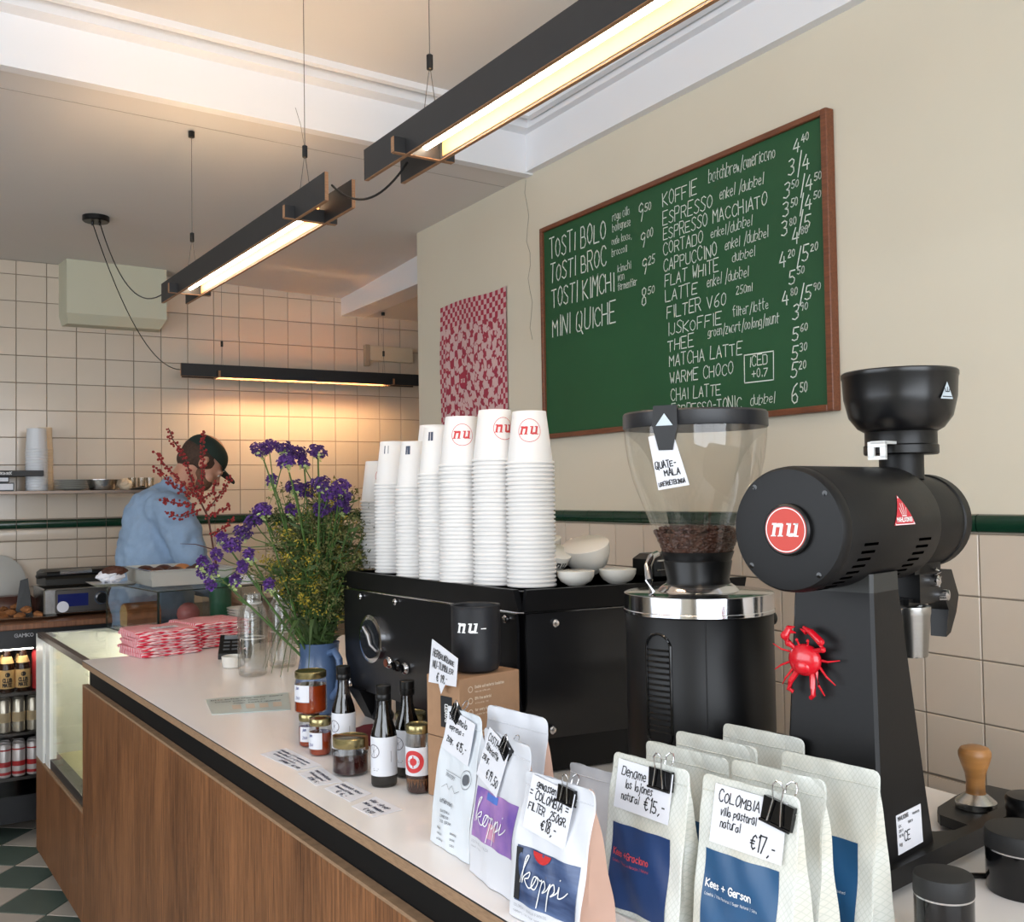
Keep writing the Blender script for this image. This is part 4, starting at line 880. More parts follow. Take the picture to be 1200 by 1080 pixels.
# ---------------------------------------------------------------- the person
pn = thing('person', 'person in light blue overshirt and dark green cap leaning forward at the back worktop', 'person', (1.045, 4.60, 0))
def capsule(mb, a, b, r0, r1, seg=14, n=5):
    a, b = Vector(a), Vector(b); mb.tube([a.lerp(b, i / n) for i in range(n + 1)], [r0 + (r1 - r0) * i / n for i in range(n + 1)], seg); mb.ball(a, r0, seg, 8); mb.ball(b, r1, seg, 8)
def blob(mb, name, mat, parent, voxel, smooth=3, fac=.6, tex=None):
    o = mb.build(name, mat, parent); m = o.modifiers.new('remesh', 'REMESH'); m.mode = 'VOXEL'; m.voxel_size = voxel; m.use_smooth_shade = True
    s = o.modifiers.new('smooth', 'SMOOTH'); s.iterations = smooth; s.factor = fac
    if tex:
        t = bpy.data.textures.new(name + '_folds', 'CLOUDS'); t.noise_scale = tex[0]; d = o.modifiers.new('folds', 'DISPLACE'); d.texture = t; d.strength = tex[1]; d.mid_level = .5
    return o
m_skin = M('skin', (196, 146, 122), .55, nscale=20, namt=.06, sss=.1)
# head frame: looks towards +x, tilted down
HR = Matrix.Rotation(R(42), 3, 'Y'); HC = Vector((.120, 0, 1.580))
H_ = lambda x, y, z: HC + HR @ Vector((x, y, z))
mb = MB()
mb.ball(H_(-.012, 0, .03), 1, 20, 14, (.096, .075, .092), HR); mb.ball(H_(.028, 0, -.035), 1, 18, 12, (.070, .060, .080), HR)
mb.ball(H_(.060, 0, -.085), 1, 14, 10, (.032, .034, .028), HR)                       # chin
mb.ball(H_(.084, 0, .012), 1, 12, 8, (.016, .048, .016), HR)                         # brow
capsule(mb, H_(.090, 0, .0), H_(.112, 0, -.030), .009, .0125, 10, 3); mb.ball(H_(.102, .011, -.034), .008, 8, 6); mb.ball(H_(.102, -.011, -.034), .008, 8, 6)
mb.ball(H_(.088, 0, -.056), 1, 12, 8, (.012, .026, .007), HR); mb.ball(H_(.086, 0, -.067), 1, 12, 8, (.012, .022, .007), HR)  # lips
for s in (-1, 1):
    mb.ball(H_(.074, s * .030, -.004), .013, 10, 8); mb.ball(H_(-.012, s * .077, -.012), 1, 12, 8, (.018, .009, .032), HR); mb.ball(H_(-.002, s * .080, -.008), 1, 8, 6, (.008, .009, .016), HR)
    mb.ball(H_(.055, s * .042, -.040), .026, 10, 8)
capsule(mb, (-.02, 0, 1.40), H_(-.03, 0, -.03), .062, .056)
capsule(mb, (-.09, 0, 1.02), (-.06, 0, 1.33), .13, .13); capsule(mb, (-.06, -.13, 1.37), (-.06, .13, 1.37), .065, .065)
ARM = {}
for s in (-1, 1):
    sh_, el, wr = Vector((-.045, s * .185, 1.36)), Vector((.03, s * .225, 1.12)), Vector((.20, s * .12 - .02, .985))
    capsule(mb, sh_, el, .052, .042); capsule(mb, el, wr, .042, .026)
    d = (wr - el).normalized(); up = Vector((0, 0, 1)); sd = d.cross(up).normalized(); pal = wr + d * .045
    for q in (-.022, 0, .022): capsule(mb, wr + sd * q * .6, pal + sd * q + d * .035, .016, .013, 10, 2)
    for q, Lf in ((-.034, .058), (-.012, .070), (.010, .075), (.031, .066)):
        b0 = pal + sd * q + d * .035; b1_ = b0 + d * Lf * .5 - up * .012; b2_ = b1_ + d * Lf * .3 - up * .026; capsule(mb, b0, b1_, .009, .0085, 8, 2); capsule(mb, b1_, b2_, .0085, .0075, 8, 2)
    t0 = wr + d * .02 - sd * s * .024; t1 = t0 + d * .035 - sd * s * .022 - up * .01; t2 = t1 + d * .03 - up * .012; capsule(mb, t0, t1, .012, .010, 8, 2); capsule(mb, t1, t2, .010, .008, 8, 2)
    hip, kn, an = Vector((-.13, s * .09, .94)), Vector((-.09, s * .105, .50)), Vector((-.13, s * .11, .09))
    capsule(mb, hip, kn, .085, .055); capsule(mb, kn, an, .055, .035); mb.ball((-.08, s * .115, .045), 1, 14, 8, (.12, .042, .04))
body = blob(mb, 'body', m_skin, pn, .0065, 3, .5)
for s in (-1, 1):
    MB().ball(H_(.083, s * .030, -.003), .0085, 10, 8).build('eye', M('eye_white', (210, 204, 198), .2), pn)
hair = MB(); hair.ball(H_(-.022, 0, .018), 1, 20, 14, (.094, .080, .088), HR); hair.ball(H_(-.055, 0, -.03), 1, 16, 10, (.052, .066, .050), HR)
blob(hair, 'hair', M('short_brown_hair', (72, 52, 40), .8, nscale=90, bump=.6, namt=.3), pn, .008, 1, .5)
mb = MB(); mb.ball(H_(.050, 0, -.066), 1, 16, 10, (.050, .0635, .046), HR); mb.ball(H_(.02, 0, -.05), 1, 14, 8, (.05, .0665, .04), HR)
blob(mb, 'beard', M('stubble', (112, 80, 62), .9, nscale=120, bump=.5, namt=.3), pn, .008, 2, .5)
m_cap = M('dark_green_cap', (26, 44, 38), .8, nscale=50, bump=.2)
mb = MB(); lo = []
for i in range(9):
    a = math.pi / 2 * i / 8; r = math.cos(a) ** .75; lo.append((max(r, .001), math.sin(a)))
vs = []; seg = 28
for r, z in lo:
    for k in range(seg):
        a = 2 * math.pi * k / seg; vs.append(H_(-.010 + r * .104 * math.cos(a), r * .088 * math.sin(a), .030 + z * .082))
mb.add(vs, [(i * seg + k, i * seg + (k + 1) % seg, (i + 1) * seg + (k + 1) % seg, (i + 1) * seg + k) for i in range(8) for k in range(seg)], True)
mb.ball(H_(-.010, 0, .113), .006, 8, 6)
cap = mb.build('cap_crown', m_cap, pn)
mb = MB(); top, bot = [], []
for k in range(13):
    a = -math.pi / 2 + math.pi * k / 12; c, s_ = math.cos(a), math.sin(a)
    for rr in (0, 1):
        x = .070 + (.030 if rr == 0 else .098) * c; y = s_ * (.078 if rr == 0 else .070); top.append(H_(x, y, .034 - .012 * (1 - abs(s_)) * rr - .010 * s_ * s_))
mb.add(top + [v - HR @ Vector((0, 0, .004)) for v in top], [(2 * k, 2 * k + 1, 2 * k + 3, 2 * k + 2) for k in range(12)] + [(26 + 2 * k, 26 + 2 * k + 2, 26 + 2 * k + 3, 26 + 2 * k + 1) for k in range(12)] + [(2 * k + 1, 27 + 2 * k, 29 + 2 * k, 2 * k + 3) for k in range(12)], True)
mb.build('cap_bill', m_cap, cap)
mb = MB()
for k in range(9):
    a = -1.1 + 2.2 * k / 8; mb.ball(H_(-.104 * math.cos(a * .5) , .05 * math.sin(a), .036 + .0 * k), .004, 6, 4)
mb.build('cap_strap', m_cap, cap)
m_shirt = M('light_blue_cotton', (142, 166, 194), .9, nscale=40, namt=.06, bump=.15)
mb = MB(); capsule(mb, (-.105, 0, .98), (-.070, 0, 1.33), .168, .150, 18); capsule(mb, (-.07, -.125, 1.362), (-.07, .125, 1.362), .088, .088, 16)
capsule(mb, (-.055, 0, 1.40), (-.015, 0, 1.445), .085, .072)
capsule(mb, (-.10, -.03, 1.0), (-.10, -.03, .88), .165, .17, 18)
for s in (-1, 1):
    sh_, el, wr = Vector((-.045, s * .185, 1.36)), Vector((.03, s * .225, 1.12)), Vector((.15, s * .14 - .02, 1.02)); capsule(mb, sh_, el, .082, .070); capsule(mb, el, wr, .068, .048)
blob(mb, 'overshirt', m_shirt, pn, .011, 3, .5, (.06, .034))
mb = MB()
for s in (-1, 1): capsule(mb, (-.13, s * .09, .90), (-.09, s * .105, .50), .105, .08); capsule(mb, (-.09, s * .105, .50), (-.13, s * .11, .10), .08, .065)
blob(mb, 'trousers', M('dark_denim', (46, 50, 62), .9), pn, .014, 3, .5)
for s in (-1, 1): MB().ball((-.075, s * .115, .045), 1, 14, 8, (.135, .052, .044)).build('shoe', m_blackp, pn)

# ================================================================ ESPRESSO MACHINE
em = thing('espresso_machine', 'large black espresso machine with flared top rim standing on the white counter', 'espresso machine', (.955, 1.558, CT), R(4.5))
z0, zp, zt = .072, .298, .340        # panel bottom, piping, rim top (local)
def foot(dx, dy): return [(-dx, -dy), (.46 + dx, -.085 - dy), (.46 + dx, .68 + dy), (-dx, .68 + dy)]
L3 = lambda poly, z: [(x, y, z) for x, y in poly]
mb = MB(); mb.loft([L3(foot(-.035, -.035), z0), L3(foot(-.006, -.006), z0 + .06), L3(foot(-.004, -.004), .2), L3(foot(-.004, -.004), zp), L3(foot(.004, .004), zt - .004)]); mb.build('machine_body', m_black, em)
def slab_panel(nm, p0, p1, zs, outs, mat, th=.006, parent=em):
    """panel that follows an outward-bowed section between two ground points; outs gives its offset at each height"""
    a, b = Vector((*p0, 0)), Vector((*p1, 0)); d = (b - a).normalized(); n = Vector((d.y, -d.x, 0)); lo = []
    for z, o in zip(zs, outs):
        q0, q1 = a + n * o, b + n * o; lo.append([(q0.x, q0.y, z), (q1.x, q1.y, z), (q1.x - n.x * th, q1.y - n.y * th, z), (q0.x - n.x * th, q0.y - n.y * th, z)])
    mb = MB(); mb.loft(lo, False); mb.sm = [True] * len(mb.sm); return mb.build(nm, mat, parent)
zs = [z0 - .005, z0 + .04, .14, .21, .27, zp]
m_pan = M('satin_black_panel', (19, 19, 21), .30)
bp = slab_panel('back_panel', (-.004, .69), (-.004, .006), zs, [-.012, -.002, .004, .006, .006, .008], m_pan)
sp = slab_panel('side_panel', (.0, -.006), (.46, -.092), zs, [-.020, -.006, .004, .006, .004, .008], m_pan)
slab_panel('rim_back', (-.006, .695), (-.006, -.004), [zp + .003, zt], [.007, .018], m_black, .012)
slab_panel('rim_side', (-.006, -.008), (.462, -.094), [zp + .003, zt], [.007, .018], m_black, .012)
mb = MB(); mb.tube([(-.013, .69, zp), (-.013, .0, zp), (-.008, -.013, zp), (.46, -.099, zp)], .0022, 6); mb.build('silver_piping', m_chrome, em)
mb = MB(); mb.prism(foot(-.004, -.004), zt - .012, zt - .004); mb.build('cup_tray', m_darksteel, em)
for x, y in ((.05, .05), (.40, .0), (.40, .62), (.05, .62)): MB().lathe([(.024, 0), (.026, .01), (.020, .02), (.020, z0 + .02)], 16, (x, y, 0)).build('leg', m_black, em)
mb = MB(); mb.loft([L3([(.03, .63), (.07, .63), (.07, .67), (.03, .67)], .0), L3([(-.01, .62), (.05, .62), (.05, .68), (-.01, .68)], z0)]); mb.build('leg_skirt', m_black, em)
mb = MB(); mb.prism([(.05, .02), (.45, -.05), (.45, .56), (.05, .56)], .004, z0 + .01); mb.build('base_drawer', m_black, em)
def stud(x, y, z, ax):
    MB().lathe([(.0, -.006), (.005, -.0055), (.0075, -.003), (.0075, 0)], 12, (x, y, z), 'y' if ax == 'y' else 'x').build('chrome_screw', m_chrome, em)
for y, z in ((.035, .285), (.44, .285), (.60, .285), (.66, .085)): stud(-.013, y, z, 'x')
stud(.055, -.022, .277, 'y'); stud(.055, -.008, .085, 'y'); stud(.42, -.089, .277, 'y')
# round chrome emblem with an S-shaped bar
ebl = lambda a, b: Vector((-.0165, .545 - a, .196 + b))
mb = MB(); ring_flat(mb, ebl, .044, .052, 36); mb.v = [(x, y, z) for x, y, z in mb.v]; em1 = MB(); em1.lathe([(.043, -.014), (.052, -.012), (.053, 0)], 40, (-.008, .545, .196), 'x'); e_o = em1.build('round_emblem', m_chrome, em)
MB().lathe([(.0, -.0145), (.0425, -.0143)], 36, (-.008, .545, .196), 'x', caps=False).build('emblem_face', M('mirror_black', (34, 36, 40), .06), e_o)
mb = MB(); mb.tube([(-.023, .545 + .034, .196 + .014), (-.026, .545 + .016, .196 + .024), (-.026, .545 - .004, .196 + .008), (-.026, .545 - .014, .196 - .012), (-.024, .545 - .038, .196 - .022)], [.003, .005, .006, .005, .003], 8); mb.build('emblem_bar', m_chrome, e_o)
for y, z in ((.475, .152), (.440, .150), (.405, .149)):
    k_ = MB().lathe([(.0, -.010), (.009, -.009), (.0125, -.005), (.013, 0)], 18, (-.010, y, z), 'x').build('round_badge', m_chrome if y != .44 else m_blackg, em)
    MB().lathe([(.0, -.0112), (.0085, -.0108)], 16, (-.010, y, z), 'x', caps=False).build('badge_face', m_blackg if y != .475 else M('copper_face', (150, 84, 62), .3, .6), k_)
# barista side, seen only from above and from the side
for y in (.16, .48):
    gh = MB().lathe([(.036, .0), (.038, .06)], 20, (.50, y - .04, .17)).build('group_head', m_chrome, em); mb = MB(); mb.tube([(.52, y - .04, .165), (.66, y - .05, .15)], .011, 8); mb.build('portafilter_handle', m_blackp, gh)
MB().bbox(.46, .60, -.02, .62, .045, .07, .003).build('drip_tray', m_steel, em)

# ---------------------------------------------------------------- paper cup stacks on the machine
cup_me = MB().lathe([(.0440, 0), (.0462, .0008), (.0467, .003), (.0455, .0052), (.0430, .0056), (.0318, .0985), (.0312, .0992), (.0300, .0992), (.0292, .096), (.0, .096)], 36).mesh('paper_cup', m_cup)
rR = lambda z: .0430 - (.0112) * (z - .0056) / .0929 + .0004
PI_ = 0.00785
cupP = lambda a0, zc: (lambda a, b: Vector((rR(zc + b) * math.cos(a0 + a / .037), rR(zc + b) * math.sin(a0 + a / .037), zc + b)))
stk = [('nearest and rightmost', 1.021, 1.632, 29, 0, 0), ('second nearest, taller', .993, 1.712, 30, .5, 0), ('third nearest', .961, 1.792, 29, .05, 0), ('fourth nearest', .957, 1.878, 27, None, 0), ('half-hidden rear', 1.030, 2.050, 26, .9, 1), ('fifth nearest', .955, 1.985, 24, None, 2), ('second farthest', .972, 2.135, 25, None, 0), ('farthest', 1.000, 2.285, 20, .35, 0)]
EZ = CT + zt - .0035
random.seed(4)
for nm, x, y, n, pr_, typ in stk:
    for k in range(n + 1):
        px, py = x + random.uniform(-.0006, .0006), y + random.uniform(-.0006, .0006)
        z = EZ + k * PI_ + (.0 if not (typ == 1 and k == n) else .025)
        topm = k == n
        if topm:
            t = thing('paper_cup', 'white paper cup on top of the ' + nm + ' stack' + (', round red lettering' if pr_ is not None else ''), 'cup', (px, py, z), 0, 'top cups of the upside-down cup stacks')
            link('cup_body', cup_me, t)
            va = math.atan2(-py, -px)
            if pr_ is not None:
                a0 = va + pr_ * 1.0; P = cupP(a0, .062); n_sub[0] = True
                mb = MB(); nu_logo(mb, P, .0155); mb.build('printed_lettering', m_red, t); mb = MB(); ring_flat(mb, P, .0208, .0218, 40); mb.build('printed_ring', m_red, t); n_sub[0] = False
            else:
                P = cupP(va - .55, .080); mb = MB(); mb.add([P(-.006, -.009), P(.006, -.009), P(.006, .009), P(-.006, .009)], [(0, 1, 2, 3)]); mb.build('small_dark_print', M('blue_black_print', (52, 60, 82), .5), t)
        else:
            o = link('paper_cup', cup_me, None, (px, py, z)); tag(o, f'{ORD(n - k)} upside-down paper cup below the top one, {nm} stack', 'cup', f'cups of the {nm} stack')

# ceramic cups on the machine
def bowl_cup(loc, spin, tilt, lab, s=1.0, prt=None, roll=0, sz=None):
    t = thing('ceramic_cup', lab, 'cup', loc, 0, 'white ceramic cups on the espresso machine')
    t.rotation_euler = (Matrix.Rotation(R(roll), 3, Vector((-.58, -.81, 0))) @ Matrix.Rotation(R(tilt), 3, Vector((.81, -.58, 0))) @ Matrix.Rotation(R(spin), 3, 'Z')).to_euler(); t.scale = (s, s, sz or s)
    MB().lathe([(.0, .0), (.020, 0), (.022, .003), (.034, .014), (.0415, .034), (.0425, .052), (.0410, .053)], 32).build('cup_body', m_ceram, t)
    MB().lathe([(.0410, .053), (.0395, .034), (.031, .015), (.0, .006)], 32, caps=False).build('cup_inside', m_ceram_in, t)
    h = MB(); h.tube([(.040, 0, .044), (.056, 0, .045), (.062, 0, .034), (.054, 0, .021), (.036, 0, .017)], .0038, 8); h.build('cup_handle', m_ceram, t)
    if prt is not None:
        P = lambda a, b: Vector((.0424 * math.cos(prt + a / .042), .0424 * math.sin(prt + a / .042), .036 + b)); mb = MB(); nu_logo(mb, P, .011); mb.build('printed_lettering', m_ink, t)
    return t
for x, y, lab in ((1.092, 1.590, 'low white ceramic cup, front left of the cup pile on the machine'), (1.176, 1.572, 'low white ceramic cup, front right of the cup pile on the machine')):
    bowl_cup((x, y, EZ), 60, 0, lab, .84, sz=.52)
bowl_cup((1.088, 1.695, EZ + .020), 40, 16, 'white ceramic cup with black lettering tilted beside the paper cups', .95, R(-120), -22)
bowl_cup((1.182, 1.672, EZ + .016), 80, 18, 'large white ceramic cup tilted with its cream inside showing, on top of the pile', 1.12, R(-75), 8)
bowl_cup((1.150, 1.800, EZ + .030), 100, 12, 'white ceramic cup behind the large tilted cup on the pile', 1.0)
t = thing('black_box', 'small black box with thin chrome bands behind the round grinder', 'box', (1.290, 1.585, EZ), R(5))
MB().bbox(-.045, .045, -.04, .04, 0, .052, .01).build('box_body', m_blackp, t)
for z in (.022, .040): mb = MB(); mb.tube([(-.046, -.041, z), (.046, -.041, z)], .0018, 6); mb.build('chrome_band', m_chrome, t)

# ================================================================ ROUND BLACK GRINDER WITH CLEAR HOPPER
gx, gy = 1.074, 1.227
gd = thing('espresso_grinder', 'round black grinder with chrome collar and clear bean hopper', 'coffee grinder', (gx, gy, CT))
Rg = .1165
MB().lathe([(Rg - .006, .0), (Rg - .003, .006), (Rg - .003, .320), (Rg - .006, .324)], 64).build('grinder_body', m_black, gd)
MB().lathe([(Rg - .001, .3225), (Rg, .3235), (Rg, .3275), (Rg - .0012, .3285), (Rg - .0012, .3520), (Rg - .003, .3530), (.064, .3545), (.058, .361), (.05, .366)], 64).build('chrome_collar', m_chrome, gd)
MB().lathe([(.050, .366), (.048, .372), (.053, .400), (.052, .402)], 40).build('hopper_base', m_blackp, gd)
hp = [(.049, .400), (.0570, .421), (.0680, .446), (.0760, .469), (.0850, .491), (.0975, .524), (.1060, .558), (.1100, .590), (.1110, .612)]
MB().lathe(hp, 56, caps=False).build('clear_hopper', m_hglass, gd)
MB().lathe([(.1115, .607), (.1125, .609), (.1125, .629), (.1100, .632), (.0, .633)], 56).build('hopper_lid', M('charcoal_plastic', (30, 31, 35), .4), gd)
MB().lathe([(.0510, .401), (.0520, .4025), (.0560, .4135), (.0565, .4155)], 40, caps=False).build('hopper_ring', m_blackp, gd)
# beans: small rounded beans packed at the glass and on top, one heap
random.seed(9); beans = MB()
mb_core = MB(); mb_core.lathe([(.046, .404), (.0515, .416), (.062, .445), (.0, .447)], 30); m_bean = M('roasted_beans', (92, 60, 48), .42, nscale=60, namt=.35)
heap = thing('coffee_beans', 'heap of roasted coffee beans in the clear hopper', 'coffee beans', (gx, gy, CT))
mb_core.build('bean_core', m_bean, heap)
def rad_at(z):
    for (r0, a), (r1, b) in zip(hp[:-1], hp[1:]):
        if a <= z <= b: return r0 + (r1 - r0) * (z - a) / (b - a)
    return .05
for i in range(900):
    rot = Matrix.Rotation(random.uniform(0, 3.1), 3, 'Z') @ Matrix.Rotation(random.uniform(-1, 1), 3, 'X')
    if i < 650:
        z = random.uniform(.405, .448); a = random.uniform(0, 2 * math.pi); r = rad_at(z) - .0048
    else:
        z = random.uniform(.446, .453); a = random.uniform(0, 2 * math.pi); r = math.sqrt(random.random()) * .058
    beans.ball((r * math.cos(a), r * math.sin(a), z), .0048, 7, 5, (1, .72, .6), rot)
o = beans.build('bean_heap', m_bean, heap); heap['kind'] = 'stuff'; o['kind'] = 'stuff'
# left side slatted vent (faces left of the counter)
va = math.atan2(-1.0, -.12) ; va = R(-128) - .62
GP = lambda a, z, r=Rg - .0025: Vector((r * math.cos(va + a / Rg), r * math.sin(va + a / Rg), z))
mb = MB(); pts = []
for k in range(25):
    th = math.pi * 2 * k / 24; pts.append(GP(.022 * math.cos(th), .215 + (.062 if math.sin(th) > 0 else -.062) + .022 * math.sin(th)))
mb.tube(pts, .0022, 6); mb.build('vent_rim', m_blackg, gd)
for k in range(15):
    mb = MB(); z = .156 + k * .0085; mb.tube([GP(-.018, z), GP(-.006, z), GP(.006, z), GP(.018, z)], .0018, 5); mb.build('vent_slat', m_blackp, gd)
mb = MB(); q = [GP(.075, .0 + .004), GP(.075, .32)]; mb.tube(q, .0008, 4); mb.build('panel_seam', M('seam_black', (8, 8, 9), .6), gd)
# fork at the right side
mb = MB(); mb.box(.105, .150, -.012, .014, .295, .318); mb.box(.108, .120, -.010, .012, .23, .30); mb.box(.128, .14, -.008, .010, .278, .335); mb.build('portafilter_fork', m_blackp, gd)
MB().lathe([(.012, 0), (.014, .01), (.012, .02)], 14, (.135, -.002, .30), 'x').build('fork_knob', m_blackp, gd)
# chrome tube bent up beside the hopper
mb = MB(); mb.tube([(-.068, .03, .352), (-.070, .034, .372), (-.062, .046, .392), (-.044, .060, .405), (-.020, .076, .408)], .006, 10); mb.build('chrome_tube', m_chrome, gd)
# hopper clip and card
t = thing('bag_clip', 'black plastic clip with small silver triangle gripping the hopper rim', 'clip', (gx, gy, CT)); ca_ = R(-128) - .42
cp = lambda a, z, r: Vector((r * math.cos(ca_ + a / .112), r * math.sin(ca_ + a / .112), z))
mb = MB(); mb.loft([[cp(-.017, .636, .1135), cp(.017, .636, .1135), cp(.017, .636, .122), cp(-.017, .636, .122)], [cp(-.018, .606, .1135), cp(.018, .606, .1135), cp(.018, .606, .124), cp(-.018, .606, .124)], [cp(-.010, .570, .1145), cp(.010, .570, .1145), cp(.010, .570, .121), cp(-.010, .570, .121)]]); mb.build('clip_jaw', m_blackp, t)
mb = MB(); mb.add([cp(-.012, .606, .1247), cp(.012, .606, .1247), cp(0, .624, .1235)], [(0, 1, 2)]); mb.build('silver_triangle', M('silver_sticker', (184, 196, 204), .3), t)
t = thing('hopper_card', 'white card hanging under the clip on the clear hopper, hand-lettered in black', 'card', (gx, gy, CT))
CPp = lambda a, b: cp(0, 0, .1175) + Vector((-math.sin(ca_), math.cos(ca_), 0)) * (a * .97 - b * .20) + Vector((0, 0, .555 + b * .96 + a * .14)) + Vector((math.cos(ca_), math.sin(ca_), 0)) * (b * .06)
mb = MB(); c4 = [CPp(-.024, -.042), CPp(.026, -.042), CPp(.020, .040), CPp(-.020, .040)]; nrm = Vector((math.cos(ca_), math.sin(ca_), 0)) * -.0008
mb.add(c4 + [v + nrm for v in c4], [(0, 1, 2, 3), (7, 6, 5, 4), (0, 4, 5, 1), (1, 5, 6, 2), (2, 6, 7, 3), (3, 7, 4, 0)]); mb.build('card_sheet', m_paper, t)
CPi = lambda a, b: CPp(a, b) + Vector((math.cos(ca_), math.sin(ca_), 0)) * .0006
write('card_lettering', [('QUATE-', -.020, -.010, .0095, .034), ('MALA', -.008, -.023, .0095, .026), ('UREVOETEKINGA', -.021, -.037, .006, .043)], m_ink, t, CPi, .0095, .0016)

# ================================================================ TALL BLACK GRINDER (EK-type)
EX, EY = 1.105, .950
ek = thing('shop_grinder', 'tall black horizontal-drum coffee grinder with round red badge and black hopper', 'coffee grinder', (EX, EY, CT), R(13))
m_ek = M('fine_textured_black', (11, 11, 13), .45, nscale=150, namt=.1, bump=.05, spec=.32)
# base
mb = MB(); mb.prism([(-.080, -.078), (.02, -.084), (.26, -.100), (.30, -.100), (.30, -.082), (.24, -.074), (.164, -.075), (.133, -.071), (.108, -.054), (.095, -.03), (.085, .0), (.080, .072), (-.080, .072)], .012, .038); mb.build('base_plate', m_ek, ek)
mb = MB(); mb.prism([(.20, -.099), (.42, -.105), (.43, .0), (.41, .012), (.335, .014), (.262, .010), (.242, .002), (.228, -.008), (.216, -.04), (.205, -.07)], .008, .0235); mb.build('tray_plate', M('black_rubber_tray', (26, 25, 25), .5), ek)
for x, y in ((-.06, -.055), (-.06, .055), (.40, -.09), (.38, -.02)): MB().lathe([(.011, 0), (.011, .005), (.008, .009)], 14, (x, y, 0)).build('foot', m_chrome, ek)
# tower (tapers upwards)
tl = lambda x0, x1, y, z, b=.004: [(x0 + b, -y, z), (x1 - b, -y, z), (x1, -y + b, z), (x1, y - b, z), (x1 - b, y, z), (x0 + b, y, z), (x0, y - b, z), (x0, -y + b, z)]
mb = MB(); mb.loft([tl(-.078, .072, .0690, .036), tl(-.074, .060, .0665, .10), tl(-.058, .016, .0555, .385)]); mb.build('tower', m_ek, ek)
mb = MB(); mb.loft([tl(-.0590, .0170, .0563, .376), tl(-.0575, .0165, .0557, .40)]); mb.build('tower_collar', M('grey_collar', (42, 43, 42), .5), ek)
# drum
ZC = .4600
MB().lathe([(.060, -.166), (.0745, -.1645), (.0775, -.160), (.0785, -.152), (.0785, -.148)], 64, (0, 0, ZC), 'x').build('motor_cover', m_ek, ek)
MB().lathe([(.0775, -.148), (.0790, -.146), (.0790, .098), (.0775, .102), (.068, .106)], 64, (0, 0, ZC), 'x').build('motor_drum', m_ek, ek)
MB().lathe([(.0650, .100), (.0670, .106), (.0670, .205), (.0690, .207), (.0690, .226), (.064, .230)], 48, (0, 0, ZC), 'x').build('grinding_head', m_ek, ek)
mb = MB()
mb.box(.120, .195, -.030, .030, ZC - .074, ZC - .05); mb.build('head_flange', m_ek, ek)
# side vents: two banks of slots on the near side of the drum
for bi_, xs in enumerate((-.098, .052)):
    for k in range(9):
        a = R(-14 - k * 7.2); mb = MB(); r = .0792
        w_ = .0175 - .0006 * k; xo = xs - .0035 * k; da = .0017 / r
        mb.loft([[(xo + dx, -math.cos(a - s2 * da) * r2, ZC + math.sin(a - s2 * da) * r2) for s2, r2 in ((-1, r - .002), (-1, r + .0004), (1, r + .0004), (1, r - .002))] for dx in (-w_, w_)]); mb.build('vent_slot', M('slot_black', (1, 1, 1), .9, spec=0), ek)
for a in (50, 140, 232, 318): MB().lathe([(.0, -.0014), (.0035, -.001), (.004, 0)], 12, (-.1645, .069 * math.cos(R(a)), ZC + .069 * math.sin(R(a))), 'x').build('cover_screw', m_blackg, ek)
# red badge
bd_ = MB().lathe([(.0, -.008), (.030, -.008), (.032, -.006), (.0325, 0)], 40, (-.166, -.004, ZC - .0), 'x').build('badge_rim', m_blackp, ek)
BD = lambda off: (lambda a, b: Vector((-.1743 - off, -.004 - a, ZC + b)))
mb = MB(); disc_flat(mb, BD(0), .0285, 40); mb.build('red_disc', M('orange_red_badge', (196, 58, 44), .45), bd_)
mb = MB(); ring_flat(mb, BD(.0004), .0262, .0274, 44); nu_logo(mb, BD(.0004), .0165); mb.build('badge_lettering', m_white_print, bd_)
# red triangle on the drum side
TA = lambda a, b: Vector((-.012 + a, -.0797 * math.cos(R(4) + b / .079), ZC + .0797 * math.sin(R(4) + b / .079)))
mb = MB()
def tri(P, s, y0, y1, n=6):
    for i in range(n):
        u0, u1 = i / n, (i + 1) / n; mb.add([P(-s * (1 - u0), y0 + (y1 - y0) * u0), P(s * (1 - u0), y0 + (y1 - y0) * u0), P(s * (1 - u1), y0 + (y1 - y0) * u1), P(-s * (1 - u1), y0 + (y1 - y0) * u1)], [(0, 1, 2, 3)])
tri(TA, .0300, -.004, .036); tg = mb.build('triangle_sticker', M('crimson_sticker', (196, 28, 50), .4), ek)
TB = lambda a, b: TA(a, b) + Vector((0, -.0006, .0))
mb = MB()
ribbon(mb, [[(-.027, -.003), (.027, -.003), (0, .034), (-.027, -.003)], [(-.006, .008), (.006, .008)], [(-.006, .010), (-.009, .018)], [(-.002, .010), (-.003, .024)], [(.002, .010), (.003, .024)], [(.006, .010), (.009, .018)]], .0012, TB)
mb.build('crown_print', m_white_print, tg); write('triangle_lettering', [('MAHLKONIG', -.0215, .0005, .0052, .043)], m_white_print, tg, TB, .0048, .0012, slant=0, jit=0)
